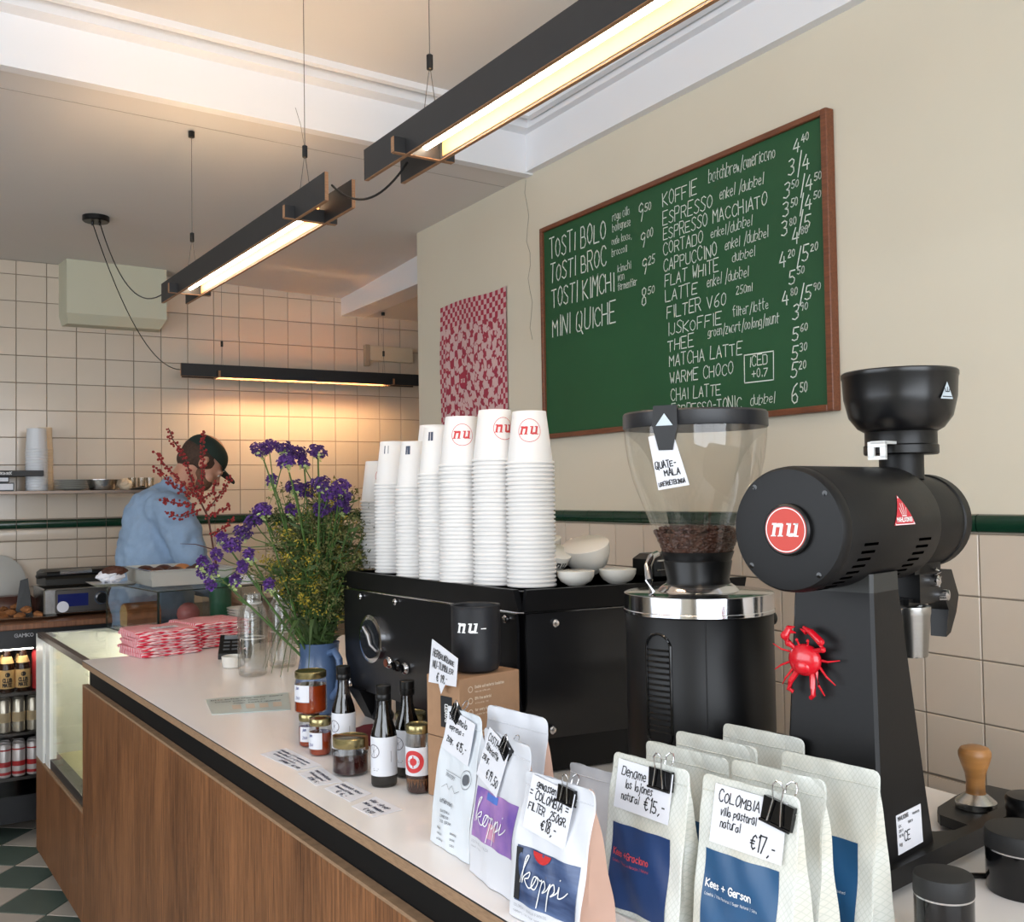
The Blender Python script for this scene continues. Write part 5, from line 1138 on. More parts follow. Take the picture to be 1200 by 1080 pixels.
# hopper
hx = .152
MB().lathe([(.031, .522), (.031, .565)], 30, (hx, 0, 0)).build('hopper_neck', m_ek, ek)
MB().lathe([(.050, .557), (.052, .559), (.052, .570), (.050, .572), (.050, .590), (.052, .594)], 40, (hx, 0, 0)).build('hopper_collar', m_blackp, ek)
MB().lathe([(.050, .590), (.060, .596), (.072, .612), (.0785, .640), (.0800, .668), (.0812, .670), (.0812, .676), (.0790, .678), (.0770, .674), (.074, .645), (.045, .61), (0, .60)], 56, (hx, 0, 0)).build('hopper_bowl', M('satin_black_bowl', (14, 14, 16), .28), ek)
ha = R(-104)
HP = lambda a, b: Vector((hx + .0803 * math.cos(ha + a / .08), .0803 * math.sin(ha + a / .08), .640 + b))
mb = MB(); tri(HP, .013, -.008, .016, 4); ht = mb.build('silver_triangle', M('silver_sticker', (184, 196, 204), .3), ek)
mb = MB(); HP2 = lambda a, b: HP(a, b) * 1.0 + Vector((math.cos(ha), math.sin(ha), 0)) * .0005; ribbon(mb, [[(-.004, .002), (.004, .002)], [(-.004, .003), (-.005, .006)], [(0, .003), (0, .008)], [(.004, .003), (.005, .006)], [(-.009, -.005), (.009, -.005)]], .0012, HP2); mb.build('sticker_print', m_ink, ht)
mb = MB(); mb.box(hx - .082, hx + .01, -.016, .006, .571, .575); mb.box(hx - .082, hx - .077, -.016, .010, .5665, .574); mb.box(hx - .082, hx - .077, -.016, -.008, .552, .568); mb.box(hx - .082, hx - .077, .001, .010, .552, .568); mb.box(hx - .082, hx - .077, -.016, .010, .549, .554); mb.build('gate_lever', M('white_metal_lever', (206, 208, 206), .35, .2), ek)
# spout, bag clamp and catch cup
mb = MB(); mb.prism([(.135, -.03), (.205, -.03), (.205, .03), (.135, .03)], .345, .40); mb.build('spout_block', m_blackp, ek)
mb = MB(); mb.loft([[(.205, -.022, .39), (.262, -.022, .385), (.262, .010, .385), (.205, .010, .39)], [(.235, -.022, .345), (.285, -.022, .345), (.285, .010, .345), (.235, .010, .345)], [(.252, -.020, .325), (.280, -.020, .32), (.280, .008, .32), (.252, .008, .325)], [(.246, -.018, .285), (.262, -.018, .290), (.262, .006, .290), (.246, .006, .285)]]); mb.build('clamp_arm', m_blackp, ek)
mb = MB(); mb.box(.02, .25, -.012, -.004, .338, .350); mb.box(.12, .24, -.02, .02, .342, .352); mb.build('bag_support', m_blackp, ek)
for x, z in ((.175, .375), (.205, .352)): MB().lathe([(.0, -.012), (.008, -.010), (.009, 0)], 14, (x, -.03, z), 'y').build('clamp_screw', m_chrome, ek)
sp_ = MB(); sp_.tube([(.185 + .007 * math.cos(k * .9), -.034 + .0035 * math.sin(k * .9), .365 + k * .0011) for k in range(26)], .0012, 5); sp_.build('clamp_spring', m_chrome, ek)
cc = thing('steel_catch_cup', 'small tapered steel cup held under the tall grinder spout', 'cup', (EX, EY, CT), R(13))
MB().lathe([(.0205, .262), (.0215, .264), (.0262, .322), (.0272, .324), (.0272, .334), (.0258, .335), (.020, .27), (0, .268)], 36, (.157, -.006, .004)).build('cup_body', m_steel, cc)
# rating plate (on the near side of the tower foot)
def face(x, z, off=.0): # near side face of the tower
    f = (z - .036) / (.10 - .036) if z < .1 else 1; y = -(.0690 + (.0665 - .0690) * f); return Vector((x, y - off, z))
rp_ = thing('rating_plate', 'small white printed rating plate stuck low on the tall grinder tower', 'sticker', (EX, EY, CT), R(13))
q = [face(-.034, .045, .0008), face(.036, .045, .0008), face(.036, .094, .0008), face(-.034, .094, .0008)]
qb = [v + Vector((0, .0006, 0)) for v in q]; mb = MB(); mb.add(q + qb, [(0, 1, 2, 3), (7, 6, 5, 4), (0, 4, 5, 1), (1, 5, 6, 2), (2, 6, 7, 3), (3, 7, 4, 0)]); mb.build('plate_sheet', m_paper, rp_)
RPp = lambda a, b: face(-.034 + a, .045 + b, .0014)
write('plate_lettering', [('MAHLKONIG', .003, .0415, .005, .03), ('CE', .018, .013, .012, .018), ('EK', .004, .033, .003, .008), ('230 V', .004, .027, .003, .012), ('50 Hz', .004, .021, .003, .012), ('1300 W', .030, .033, .003, .014), ('Hamburg', .044, .041, .003, .02), ('kg', .004, .010, .004, .008)], m_ink, rp_, RPp, .005, .0008, slant=0, jit=0)
# red toy crab
cb = thing('toy_crab', 'glossy red toy crab stuck on the tall grinder tower', 'toy crab', (EX, EY, CT), R(13))
m_crab = M('glossy_red_plastic', (206, 14, 34), .25, nscale=90, bump=.25, coat=.5)
# crab plane: tower left face, local x ~ -.066, u = towards camera right (-y), v = up
CR = lambda u, v, o=0: Vector((-.0705 + .063 * (v) - o, .030 - u, .286 + v))
mb = MB(); mb.ball(CR(0, 0, .008), 1, 18, 12, (.011, .0235, .021)); mb.ball(CR(0, -.008, .014), 1, 12, 8, (.006, .012, .010)); mb.build('shell', m_crab, cb)
def leg(pts, r0, r1): mb = MB(); n = len(pts); mb.tube([CR(*p) for p in pts], [r0 + (r1 - r0) * i / (n - 1) for i in range(n)], 8); mb.ball(CR(*pts[0]), r0, 8, 6); mb.build('leg', m_crab, cb)
leg([(-.020, .008, .006), (-.034, .011, .010), (-.050, .016, .004)], .0016, .0007); leg([(-.021, -.004, .006), (-.034, -.010, .010), (-.047, -.018, .004)], .002, .0007); leg([(-.018, -.013, .006), (-.027, -.026, .010), (-.035, -.036, .004)], .002, .0007)
leg([(.022, .001, .006), (.034, .001, .010), (.047, .003, .003)], .002, .0007); leg([(.020, -.007, .006), (.032, -.018, .010), (.041, -.029, .003)], .002, .0007); leg([(.016, -.014, .006), (.021, -.030, .010), (.026, -.044, .003)], .0024, .0008)
leg([(-.012, -.016, .006), (-.020, -.030, .010), (-.022, -.040, .010), (-.016, -.043, .008)], .0042, .003); leg([(.010, -.018, .006), (.013, -.034, .010), (.014, -.044, .010), (.009, -.048, .008)], .0042, .003)
def claw(pts, r, tips): mb = MB(); mb.tube([CR(*p) for p in pts], r, 10); [mb.tube([CR(*p) for p in tp], [.0035, .0006], 8) for tp in tips]; [mb.ball(CR(*p), q, 8, 6) for p, q in zip(pts, r)]; mb.build('claw', m_crab, cb)
claw([(-.013, .014, .010), (-.022, .020, .012), (-.026, .030, .014), (-.022, .039, .012)], [.0025, .0048, .0062, .0045], [[(-.022, .040, .012), (-.014, .042, .010)], [(-.022, .036, .012), (-.012, .034, .010)]])
claw([(.014, .013, .010), (.028, .016, .012), (.026, .026, .014), (.012, .037, .013), (.000, .042, .011)], [.003, .0042, .0052, .0045, .0022], [[(.004, .036, .011), (-.006, .040, .010)]])
mb = MB()
for s in (-1, 1): mb.tube([CR(.006 * s, .019, .012), CR(.008 * s, .025, .014)], .0014, 6); mb.ball(CR(.008 * s, .026, .015), .0022, 8, 6)
mb.build('eye_stalks', m_crab, cb)

# tamper and canisters on the right
tp = thing('tamper', 'coffee tamper with turned olive wood handle and steel base', 'tamper', (1.402, .984, CT + .024))
MB().lathe([(.0285, 0), (.0295, .001), (.0295, .010), (.0275, .012), (.020, .018), (.015, .022)], 40).build('tamper_base', m_steel, tp)
m_olive = M('olive_wood', (176, 122, 66), .4, nscale=6, namt=.45, stretch=(1, 1, 9))
MB().lathe([(.0150, .020), (.0140, .024), (.0135, .040), (.0150, .052), (.0200, .066), (.0235, .078), (.0235, .084), (.020, .090), (.010, .0935), (0, .094)], 36).build('wooden_handle', m_olive, tp)
def canister(x, y, r, h, lab, knob=False):
    t = thing('black_canister', lab, 'canister', (x, y, CT)); hl = .022
    MB().lathe([(r * .95, 0), (r * .98, .003), (r * .98, h - hl - .002)], 44).build('canister_body', m_blackg, t)
    MB().lathe([(r * .975, h - hl - .003), (r * .99, h - hl)], 44, caps=False).build('metal_band', m_chrome, t)
    MB().lathe([(r * .99, h - hl), (r, h - hl + .001), (r, h - .004), (r * .96, h - .0005), (r * .9, h)], 44).build('canister_lid', M('soft_black_rubber', (26, 26, 27), .6), t)
canister(1.006, .750, .0325, .0775, 'glossy black canister with rubber lid, nearest at the bottom edge')
canister(1.222, .790, .048, .077, 'wide glossy black canister with rubber lid at the right edge')
t = thing('coffee_distributor', 'black round distributor puck with chrome foot at the right edge behind the wide canister', 'distributor', (1.380, .882, CT + .024))
MB().lathe([(.028, 0), (.029, .002), (.029, .010), (.024, .012)], 36).build('chrome_foot', m_chrome, t)
MB().lathe([(.030, .012), (.032, .014), (.032, .024), (.0335, .026), (.0335, .042), (.031, .046), (.0, .047)], 36).build('puck', m_blackp, t)
mb = MB(); mb.tube([(1.19, .86, CT + .004), (1.23, .83, CT + .004), (1.30, .80, CT + .004), (1.40, .70, CT + .004), (1.45, .5, CT + .004)], .0035, 8); tag(mb.build('power_cord', m_blackp), 'black power cord lying behind the wide canister', 'cord')

# ================================================================ FLOWER JUG
FXY = (.858, 2.325)
jug = thing('blue_jug', 'blue glazed stoneware jug with handle holding the flowers', 'jug', (*FXY, CT), R(-78))
m_jug = M('blue_glaze', (84, 108, 146), .25, nscale=9, namt=.4)
MB().lathe([(.040, 0), (.050, .006), (.058, .035), (.057, .07), (.050, .105), (.045, .130), (.047, .160), (.0485, .166), (.046, .167), (.043, .150), (.0, .12)], 40).build('jug_body', m_jug, jug)
mb = MB(); mb.tube([(.044, .0, .145), (.066, 0, .152), (.085, 0, .135), (.088, 0, .10), (.078, 0, .065), (.055, 0, .045)], [.009, .0085, .008, .008, .008, .009], 10); mb.build('jug_handle', m_jug, jug)
m_stem = M('flower_stem_green', (70, 100, 42), .6, nscale=30, namt=.3); m_leafd = M('leaf_green', (62, 84, 38), .6, nscale=12, namt=.35)
m_purp = M('statice_purple', (96, 54, 136), .7, nscale=60, namt=.4); m_purp2 = M('statice_violet', (78, 44, 112), .7, nscale=60, namt=.4)
m_yel = M('goldenrod_yellow', (168, 148, 44), .7, nscale=40, namt=.3); m_olv = M('olive_filler', (98, 98, 48), .7, nscale=40, namt=.4); m_pale = M('pale_calyx', (176, 190, 130), .7)
random.seed(31)
def floret_cloud(seed, rx, rz, n):
    rd = random.Random(seed); mb = MB()
    for i in range(n):
        v = Vector((rd.gauss(0, 1), rd.gauss(0, 1), rd.gauss(0, 1))).normalized() * rd.uniform(.5, 1.0); p = Vector((v.x * rx, v.y * rx, v.z * rz))
        d = (p + Vector((0, 0, .012))).normalized(); a = d.orthogonal().normalized(); b = d.cross(a); s = rd.uniform(.0028, .0048)
        vs = [p]; n5 = 5
        for k in range(n5):
            t = 2 * math.pi * k / n5; vs.append(p + (a * math.cos(t) + b * math.sin(t)) * s + d * s * .9)
        mb.add(vs, [(0, 1 + k, 1 + (k + 1) % n5) for k in range(n5)])
    return mb
heads = [floret_cloud(s, .021, .015, 120).mesh('statice_head', m_purp if s % 2 else m_purp2) for s in range(3)] + [floret_cloud(7, .012, .016, 80).mesh('statice_head_small', m_purp)]
calyx = floret_cloud(12, .013, .010, 26).mesh('pale_calyx', m_pale)
PTS = [[(.709, 2.29, 1.529), (.742, 2.328, 1.537), (.76, 2.263, 1.530)], [(.744, 2.212, 1.499)], [(.822, 2.223, 1.523), (.800, 2.294, 1.524)], [(.812, 2.288, 1.5)], [(.749, 2.327, 1.459)],
       [(.777, 2.252, 1.444), (.816, 2.288, 1.436)], [(.809, 2.174, 1.45), (.84, 2.20, 1.425)], [(.867, 2.198, 1.442), (.872, 2.20, 1.415)], [(.887, 2.246, 1.395), (.83, 2.222, 1.39)], [(.787, 2.307, 1.389)],
       [(.714, 2.292, 1.391), (.696, 2.304, 1.368), (.676, 2.317, 1.341), (.655, 2.33, 1.312)], [(.636, 2.342, 1.328), (.626, 2.349, 1.292), (.619, 2.354, 1.257), (.614, 2.358, 1.226)], [(.600, 2.37, 1.275), (.607, 2.40, 1.250)],
       [(.674, 2.261, 1.293), (.661, 2.27, 1.267), (.663, 2.329, 1.233)], [(.703, 2.212, 1.227)]]
base = Vector((FXY[0], FXY[1], CT + .15))
LB = ['purple statice stem with the broad flat head at the upper left of the bouquet', 'short purple statice stem just right of the broad upper-left head', 'purple statice stem with the tall rightmost top head', 'small purple statice head below the tall top head', 'purple statice stem in the middle left of the bouquet',
      'purple statice stem with twin heads in the centre of the bouquet', 'purple statice stem right of the centre', 'purple statice stem drooping beside the farthest paper cups', 'low purple statice stem near the cup stacks', 'purple statice head deep in the centre of the bouquet',
      'long purple statice spike slanting down to the left', 'lowest left purple statice spike hanging in front of the green vase', 'pale violet statice sprig farthest left', 'short purple statice spike low on the left of the jug', 'small purple statice head low above the carafe']
for i, pts in enumerate(PTS):
    t = thing('statice_flower', LB[i], 'flower', tuple(base), 0, 'purple statice stems in the blue jug')
    top_ = Vector(pts[0]); lowp = Vector(pts[-1]); end = top_ - base; mid = Vector((end.x * .35 + random.uniform(-.01, .01), end.y * .35, end.z * .55)) if i not in (10, 11, 12, 13, 14) else Vector((end.x * .55, end.y * .5, end.z * .45))
    st = Vector((random.uniform(-.022, .022), random.uniform(-.022, .022), -.05)); n = 9; cv = []
    for k in range(n + 1):
        s = k / n; cv.append(st * (1 - s) ** 2 + mid * 2 * s * (1 - s) + end * s * s)
    mb = MB(); mb.tube(cv, [.0034 - .0016 * k / n for k in range(n + 1)], 6)
    for p in pts[1:]:
        q = Vector(p) - base; a = cv[-3]; mb.tube([a, a.lerp(q, .6) + Vector((0, 0, -.004)), q], .0013, 5)
    for s in (3, 5):       # winged stem leaves
        a = cv[s]; d = (cv[s + 1] - cv[s]).normalized(); sd = d.cross(Vector((random.uniform(-1, 1), random.uniform(-1, 1), .1))).normalized(); mb.add([a, a + d * .02 + sd * .006, a + d * .05 + sd * .010, a + d * .022 - sd * .001], [(0, 1, 2, 3)])
    mb.build('stem', m_stem, t)
    for j, p in enumerate(pts):
        q = Vector(p) - base; small = i in (3, 4, 9, 12, 14) or (i in (11, 13))
        link('flower_head', heads[3] if small else heads[(i + j) % 3], t, tuple(q), (random.uniform(-.4, .4), random.uniform(-.4, .4), random.uniform(0, 3)))
        if j % 2 == 0: link('calyx', calyx, t, tuple(q - Vector((0, 0, .014))), (0, 0, random.uniform(0, 3)))
# filler stems: goldenrod and fine green twigs
for i in range(44):
    a = random.uniform(0, 2 * math.pi); lean = random.uniform(.03, .155); hgt = random.uniform(.20, .40) * (1.0 - lean * 1.2)
    end = Vector((math.cos(a) * lean, math.sin(a) * lean * .75, hgt)); yel = i % 4 == 0
    t = thing('goldenrod_stem' if yel else 'filler_stem', 'yellow-tipped goldenrod stem among the purple statice in the blue jug' if yel else 'fine green twiggy filler stem among the purple statice in the blue jug', 'flower' if yel else 'greenery', tuple(base), 0, 'goldenrod stems in the blue jug' if yel else 'green filler stems in the blue jug')
    st = Vector((random.uniform(-.025, .025), random.uniform(-.025, .025), -.05)); mid = Vector((end.x * .4, end.y * .4, end.z * .6)); n = 7
    cv = [st * (1 - k / n) ** 2 + mid * 2 * (k / n) * (1 - k / n) + end * (k / n) ** 2 for k in range(n + 1)]
    mb = MB(); mb.tube(cv, .0018, 5); tips = []
    for k in range(3, n + 1):
        for q in range(4):
            d = Vector((random.gauss(0, 1), random.gauss(0, 1), random.uniform(.1, 1.2))).normalized() * random.uniform(.02, .055); mb.tube([cv[k], cv[k] + d * .6 + Vector((0, 0, -.003)), cv[k] + d], .0008, 4); tips.append(cv[k] + d)
    mb.build('stem', m_stem, t)
    lf = MB()
    for k in range(2, n + 1):
        for q in range(7):
            p = cv[k].lerp(cv[max(0, k - 1)], random.random()); d = Vector((random.gauss(0, 1), random.gauss(0, 1), random.uniform(-.1, .9))).normalized(); L_ = random.uniform(.018, .05); sd = d.cross(Vector((random.gauss(0, 1), random.gauss(0, 1), random.gauss(0, 1)))).normalized() * L_ * .11
            lf.add([p, p + d * L_ * .4 + sd, p + d * L_, p + d * L_ * .4 - sd], [(0, 1, 2, 3)])
    lf.build('leaves', m_leafd, t)
    bl = MB(); rd = random
    for p in tips:
        for q in range(14):
            c = p + Vector((rd.gauss(0, .008), rd.gauss(0, .008), rd.gauss(0, .007))); s = rd.uniform(.0016, .0032); v = [c + Vector((rd.uniform(-s, s), rd.uniform(-s, s), rd.uniform(-s, s))) * 1.6 for _ in range(4)]; bl.add(v, [(0, 1, 2), (0, 2, 3), (0, 3, 1), (1, 3, 2)])
    bl.build('blossoms', m_yel if yel else m_olv, t)
# long bare stems reaching the jug, and the blades drooping at its left
t = thing('grass_leaves', 'loose bundle of long green stalks and drooping blades in the blue jug', 'leaves', tuple(base))
for i in range(22):
    a = random.uniform(0, 2 * math.pi); l = random.uniform(.02, .11); h = random.uniform(.12, .30); mb = MB()
    mb.tube([(math.cos(a) * .02, math.sin(a) * .02, -.05), (math.cos(a) * l * .5, math.sin(a) * l * .4, h * .55), (math.cos(a) * l, math.sin(a) * l * .7, h)], [.0026, .0022, .0014], 6); mb.build('stalk', m_stem, t)
for ang, ln in ((205, .12), (222, .15), (190, .11), (170, .10), (240, .11), (214, .09), (20, .10)):
    c, s = math.cos(R(ang)), math.sin(R(ang)); mb = MB(); lo = []
    for k in range(7):
        u = k / 6; r = .03 + ln * u; z = .02 + .09 * math.sin(u * 2.6) - .10 * u * u; w = .006 * math.sin(math.pi * min(.95, u + .12)); lo.append([(c * r - s * w, s * r + c * w, z), (c * r, s * r, z - .002), (c * r + s * w, s * r - c * w, z)])
    mb.add([p for l in lo for p in l], [(k * 3 + j, k * 3 + j + 1, k * 3 + j + 4, k * 3 + j + 3) for k in range(6) for j in range(2)], True); mb.build('blade', m_leafd, t)

# ================================================================ JARS AND BOTTLES ON THE COUNTER
m_gold = M('gold_lid', (158, 146, 104), .25, .9); m_honey = M('amber_jelly', (158, 58, 20), .12, nscale=20, namt=.35, coat=.8); m_jam = M('dark_jam', (54, 16, 14), .10, nscale=30, namt=.5, coat=.8)
m_syrup = M('dark_syrup', (20, 10, 8), .08, coat=.8); m_label = M('white_label', (214, 216, 222), .55)
def jar(nm, x, y, z, r, h, lab, content, lid=m_gold, fill=.93, lab_a=None, lidh=.012, rz=0, group='preserve jars on the counter'):
    t = thing(nm, lab, 'jar', (x, y, z), 0, group); hb_ = h - lidh
    MB().lathe([(r * .86, 0), (r, .004), (r, hb_ - .012), (r * .93, hb_ - .003), (r * .90, hb_)], 36, caps=False).build('glass_body', m_glass, t)
    MB().lathe([(r * .84, .002), (r * .965, .006), (r * .965, (hb_ - .012) * fill), (0, (hb_ - .012) * fill)], 32).build('jar_content', content, t)
    MB().lathe([(r * .95, hb_ - .002), (r * .985, hb_), (r * .985, h - .002), (r * .93, h), (r * .85, h - .0015), (0, h - .0015)], 36).build('jar_lid', lid, t)
    if lab_a:
        a0, wd, zb, zt_ = lab_a; P = lambda a, b: Vector(((r + .0005) * math.cos(R(a0) + a / r), (r + .0005) * math.sin(R(a0) + a / r), b)); mb = MB()
        for k in range(8): mb.add([P(-wd / 2 + wd * k / 8, zb), P(-wd / 2 + wd * (k + 1) / 8, zb), P(-wd / 2 + wd * (k + 1) / 8, zt_), P(-wd / 2 + wd * k / 8, zt_)], [(0, 1, 2, 3)], True)
        lb = mb.build('jar_label', m_label, t); P2 = lambda a, b: Vector(((r + .0009) * math.cos(R(a0) + a / r), (r + .0009) * math.sin(R(a0) + a / r), b))
        write('label_writing', [('jam', -wd * .3, zt_ - .008, .005, wd * .25), ('250', -wd * .3, zb + .006, .005, wd * .3)], M('blue_ink', (60, 70, 130), .6), lb, P2, .005, .0008)
    return t
jar('small_jar', .728, 2.035, CT, .0215, .066, 'small amber preserve jar under the large one, beside the blue jug', m_honey, lab_a=(-120, .034, .012, .042))
jar('honey_jar', .733, 2.038, CT + .0665, .033, .086, 'larger amber preserve jar stacked on top of a small one by the blue jug', m_honey, lab_a=(-150, .040, .026, .060))
jar('small_jar', .722, 1.955, CT, .0220, .072, 'small amber preserve jar with white label in front of the stacked jars', m_honey, lab_a=(-148, .036, .014, .046))
jar('flat_jar', .719, 1.79, CT, .0330, .068, 'wide low jar of dark jam with a kraft paper band over its lid', m_jam, lidh=.016)
t = thing('kraft_band', 'kraft paper band folded over the gold lid of the wide dark jam jar', 'paper band', (.719, 1.79, CT), R(-50)); mb = MB(); mb.loft([[(-.034, -.006, .052), (-.034, .006, .052)], [(-.0335, -.006, .0690), (-.0335, .006, .0690)], [(.0335, -.006, .0692), (.0335, .006, .0692)], [(.0345, -.006, .045), (.0345, .006, .045)]], cap=False); mb.build('paper_strip', m_bag_k, t)
pj = jar('relish_jar', .772, 1.612, CT, .0215, .116, 'pickle jar with gold lid and round red logo beside the leftmost coffee bag', m_jam, fill=.78)
P = lambda a, b: Vector((.0221 * math.cos(R(-130) + a / .022), .0221 * math.sin(R(-130) + a / .022), b)); mb = MB()
for k in range(10): mb.add([P(-.028 + .0056 * k, .032), P(-.028 + .0056 * (k + 1), .032), P(-.028 + .0056 * (k + 1), .080), P(-.028 + .0056 * k, .080)], [(0, 1, 2, 3)], True)
mb.build('jar_label', m_label, pj); P3 = lambda a, b: Vector((.0225 * math.cos(R(-140) + a / .022), .0225 * math.sin(R(-140) + a / .022), b + .056)); mb = MB(); ring_flat(mb, P3, .0115, .019, 30); ring_flat(mb, P3, .0, .0065, 20); ribbon(mb, [[(-.009, 0), (.009, 0)], [(0, -.009), (0, .009)]], .002, P3); mb.build('red_logo', m_red, pj)
MB().lathe([(.0206, .006), (.0209, .026)], 24, caps=False).build('spice_layer', M('brown_spice', (122, 78, 40), .7, nscale=90, namt=.6, bump=.5), pj)
fj = jar('face_jar', .835, 1.775, CT, .030, .10, 'jar behind the syrup bottles with a printed face label', M('peach_paper', (214, 168, 140), .6), group=None)
P4 = lambda a, b: Vector((.0306 * math.cos(R(-122) + a / .03), .0306 * math.sin(R(-122) + a / .03), b + .05)); mb = MB(); disc_flat(mb, lambda a, b: P4(a - .008, b + .006), .003, 12); ribbon(mb, [[(.004, .014), (.007, .0), (.004, -.004), (.008, -.008)], [(.0, -.018), (.008, -.016)]], .0014, P4); mb.build('printed_face', m_ink, fj)
def syrup(x, y, lab, h=.175, r=.0228, la=-128):
    t = thing('syrup_bottle', lab, 'bottle', (x, y, CT), 0, 'dark syrup bottles with black caps')
    MB().lathe([(r * .9, 0), (r, .004), (r, h * .50), (r * .92, h * .56), (r * .62, h * .68), (r * .50, h * .76), (r * .47, h * .86)], 32, caps=False).build('glass_body', m_smoke, t)
    MB().lathe([(r * .86, .002), (r * .96, .005), (r * .96, h * .5), (r * .88, h * .56), (r * .58, h * .66), (0, h * .66)], 28).build('syrup', m_syrup, t)
    MB().lathe([(r * .56, h * .85), (r * .60, h * .86), (r * .60, h * .91), (r * .57, h * .915), (r * .60, h * .92), (r * .60, h * .995), (r * .54, h)], 26).build('black_cap', m_blackp, t)
    lb = MB().lathe([(r + .0005, h * .115), (r + .0005, h * .50)], 36, caps=False).build('white_label', m_label, t)
    P = lambda a, b: Vector(((r + .0009) * math.cos(R(la) + a / r), (r + .0009) * math.sin(R(la) + a / r), b + h * .36)); mb = MB()
    for k in range(9): ribbon(mb, [[(-.014 + .0115 * math.cos(k * .7), .0115 * math.sin(k * .7)), (-.014, 0)]], .0006, P)
    ring_flat(mb, lambda a, b: P(a - .014, b), .0105, .012, 24); ribbon(mb, [[(-.0145, -.03), (-.004, -.03)], [(-.0145, -.033), (-.006, -.033)], [(.018, .0), (.018, -.018)]], .0009, P); mb.build('label_print', M('grey_print', (120, 118, 126), .6), lb)
    return t
syrup(.752, 1.905, 'dark syrup bottle behind the wide jam jar, farthest left of the labelled bottles', .178)
syrup(.740, 1.685, 'dark syrup bottle with white label, nearest, in front of the others')
syrup(.800, 1.715, 'dark syrup bottle directly behind the nearest one', .172)
syrup(.880, 1.715, 'dark syrup bottle half hidden between the cardboard boxes and the machine', .178)
# striped cloth by the machine foot
t = thing('bar_cloth', 'dark red striped cloth lying beside the foot of the espresso machine', 'cloth', (.865, 2.02, CT + .0005), R(10)); folded(.10, .14, .012, 4).build('cloth_body', M('dark_red_cloth', (110, 30, 40), .9, nscale=30, namt=.3), t)

# ---- flat hand-written price cards
ink_lines = [[('Honing / Frambozen', .05, .70, .10, .80), ('Aardbei / Citroen', .08, .50, .10, .8), ('Vlierbessen', .12, .30, .10, .6), ('250gr  6,50', .45, .10, .13, .5)],
             [('marmelade', .08, .62, .15, .75), ('sinaasappel', .10, .36, .13, .7), ('225gr 5,-', .4, .10, .15, .5)],
             [('Hannah saus', .08, .64, .15, .8), ('limoensiroop', .08, .38, .13, .7), ('€ 6,-', .35, .08, .18, .4)],
             [('vlier siroop', .08, .64, .15, .75), ('200 ml * biologisch', .08, .38, .12, .8), ('€ 9,50', .4, .08, .17, .4)]]
cards4 = [[(.621, 2.02), (.643, 1.861), (.693, 1.87), (.680, 2.038)], [(.636, 1.84), (.636, 1.745), (.684, 1.742), (.688, 1.850)], [(.642, 1.721), (.650, 1.621), (.699, 1.646), (.690, 1.740)], [(.643, 1.598), (.649, 1.524), (.705, 1.533), (.697, 1.624)]]
nm4 = ['flat hand-written price card farthest along the counter, in front of the small jars', 'flat hand-written price card, second from the far end, left of the wide jam jar', 'flat hand-written price card, third from the far end, in front of the wide jam jar', 'flat hand-written price card nearest to the coffee bags']
m_inkb = M('blue_black_ink', (44, 44, 86), .6)
for q, ln, lab in zip(cards4, ink_lines, nm4):
    t = thing('price_card', lab, 'price card'); mb = MB(); mb.prism(q, CT + .0004, CT + .0012); mb.build('card_sheet', m_paper, t)
    write('handwriting', ln, m_inkb, t, quadP(q, CT + .0016), .12, .018, seed=3)

# ================================================================ CARDBOARD BOXES WITH THE BLACK CUP
m_card = M('brown_cardboard', (162, 126, 96), .85, nscale=50, namt=.08, bump=.05)
BXZ = [(CT + .0005, 'lower brown cardboard box under the black mug, mostly hidden by the coffee bags'), (CT + .103, 'upper brown cardboard box with white print carrying the black mug')]
for i, (z, lab) in enumerate(BXZ):
    t = thing('cardboard_box', lab, 'box', (.796, 1.504, z), R(12), 'cardboard boxes under the black mug')
    MB().bbox(0, .137, 0, .086, 0, .1015, .0012).build('box_body', m_card, t); mb = MB(); mb.box(0.001, .136, .043, .0445, .1015, .1019); mb.build('lid_seam', M('seam_brown', (112, 80, 56), .9), t)
    Fp = lambda a, b: Vector((a, -.0008, b)); Lp = lambda a, b: Vector((-.0008, .086 - a, b))
    m_wp = M('white_box_print', (224, 206, 184), .7)
    mb = MB()
    for k in range(4): ring_flat(mb, lambda a, b, k=k: Fp(a + .024, b + .082 - k * .019), .0040, .0052, 18)
    mb.build('print_circles', m_wp, t)
    write('box_print', [('Double wall material insulation', .034, .083, .0042, .066), ('BPA free material', .034, .064, .0042, .036), ('for every drink', .034, .045, .0042, .034), ('100%', .034, .026, .0042, .012)], m_wp, t, Fp, .004, .0009, slant=0, jit=0)
    write('box_small_print', [('keeps your coffee warm', .034, .076, .0026, .034), ('silicone lid', .034, .057, .0026, .030), ('suitable for dishwasher and microwave', .034, .038, .0026, .07), ('recycled cardboard', .034, .009, .003, .05)], m_wp, t, Fp, .003, .0005, slant=0, jit=0)
    mb = MB(); mb.add([Lp(.038, .018), Lp(.068, .018), Lp(.068, .07), Lp(.038, .07)], [(0, 1, 2, 3)]); lb = mb.build('black_label', m_ink, t)
    Lp2 = lambda a, b: Vector((-.0014, .028 + b, .028 + a)); write('label_lettering', [('BOXED', .0, .0, .008, .03)], m_white_print, lb, Lp2, .008, .0016, slant=0, jit=0)
mug = thing('black_mug', 'matte black cup with white lettering standing on the cardboard boxes', 'cup', (.861, 1.562, CT + .205))
m_mug = M('matte_black_ceramic', (21, 22, 27), .5)
MB().lathe([(.030, 0), (.038, .004), (.0415, .014), (.0425, .030), (.0425, .108), (.0435, .113), (.0425, .1145), (.0395, .112), (.0385, .09), (.037, .012), (0, .008)], 48).build('mug_body', m_mug, mug)
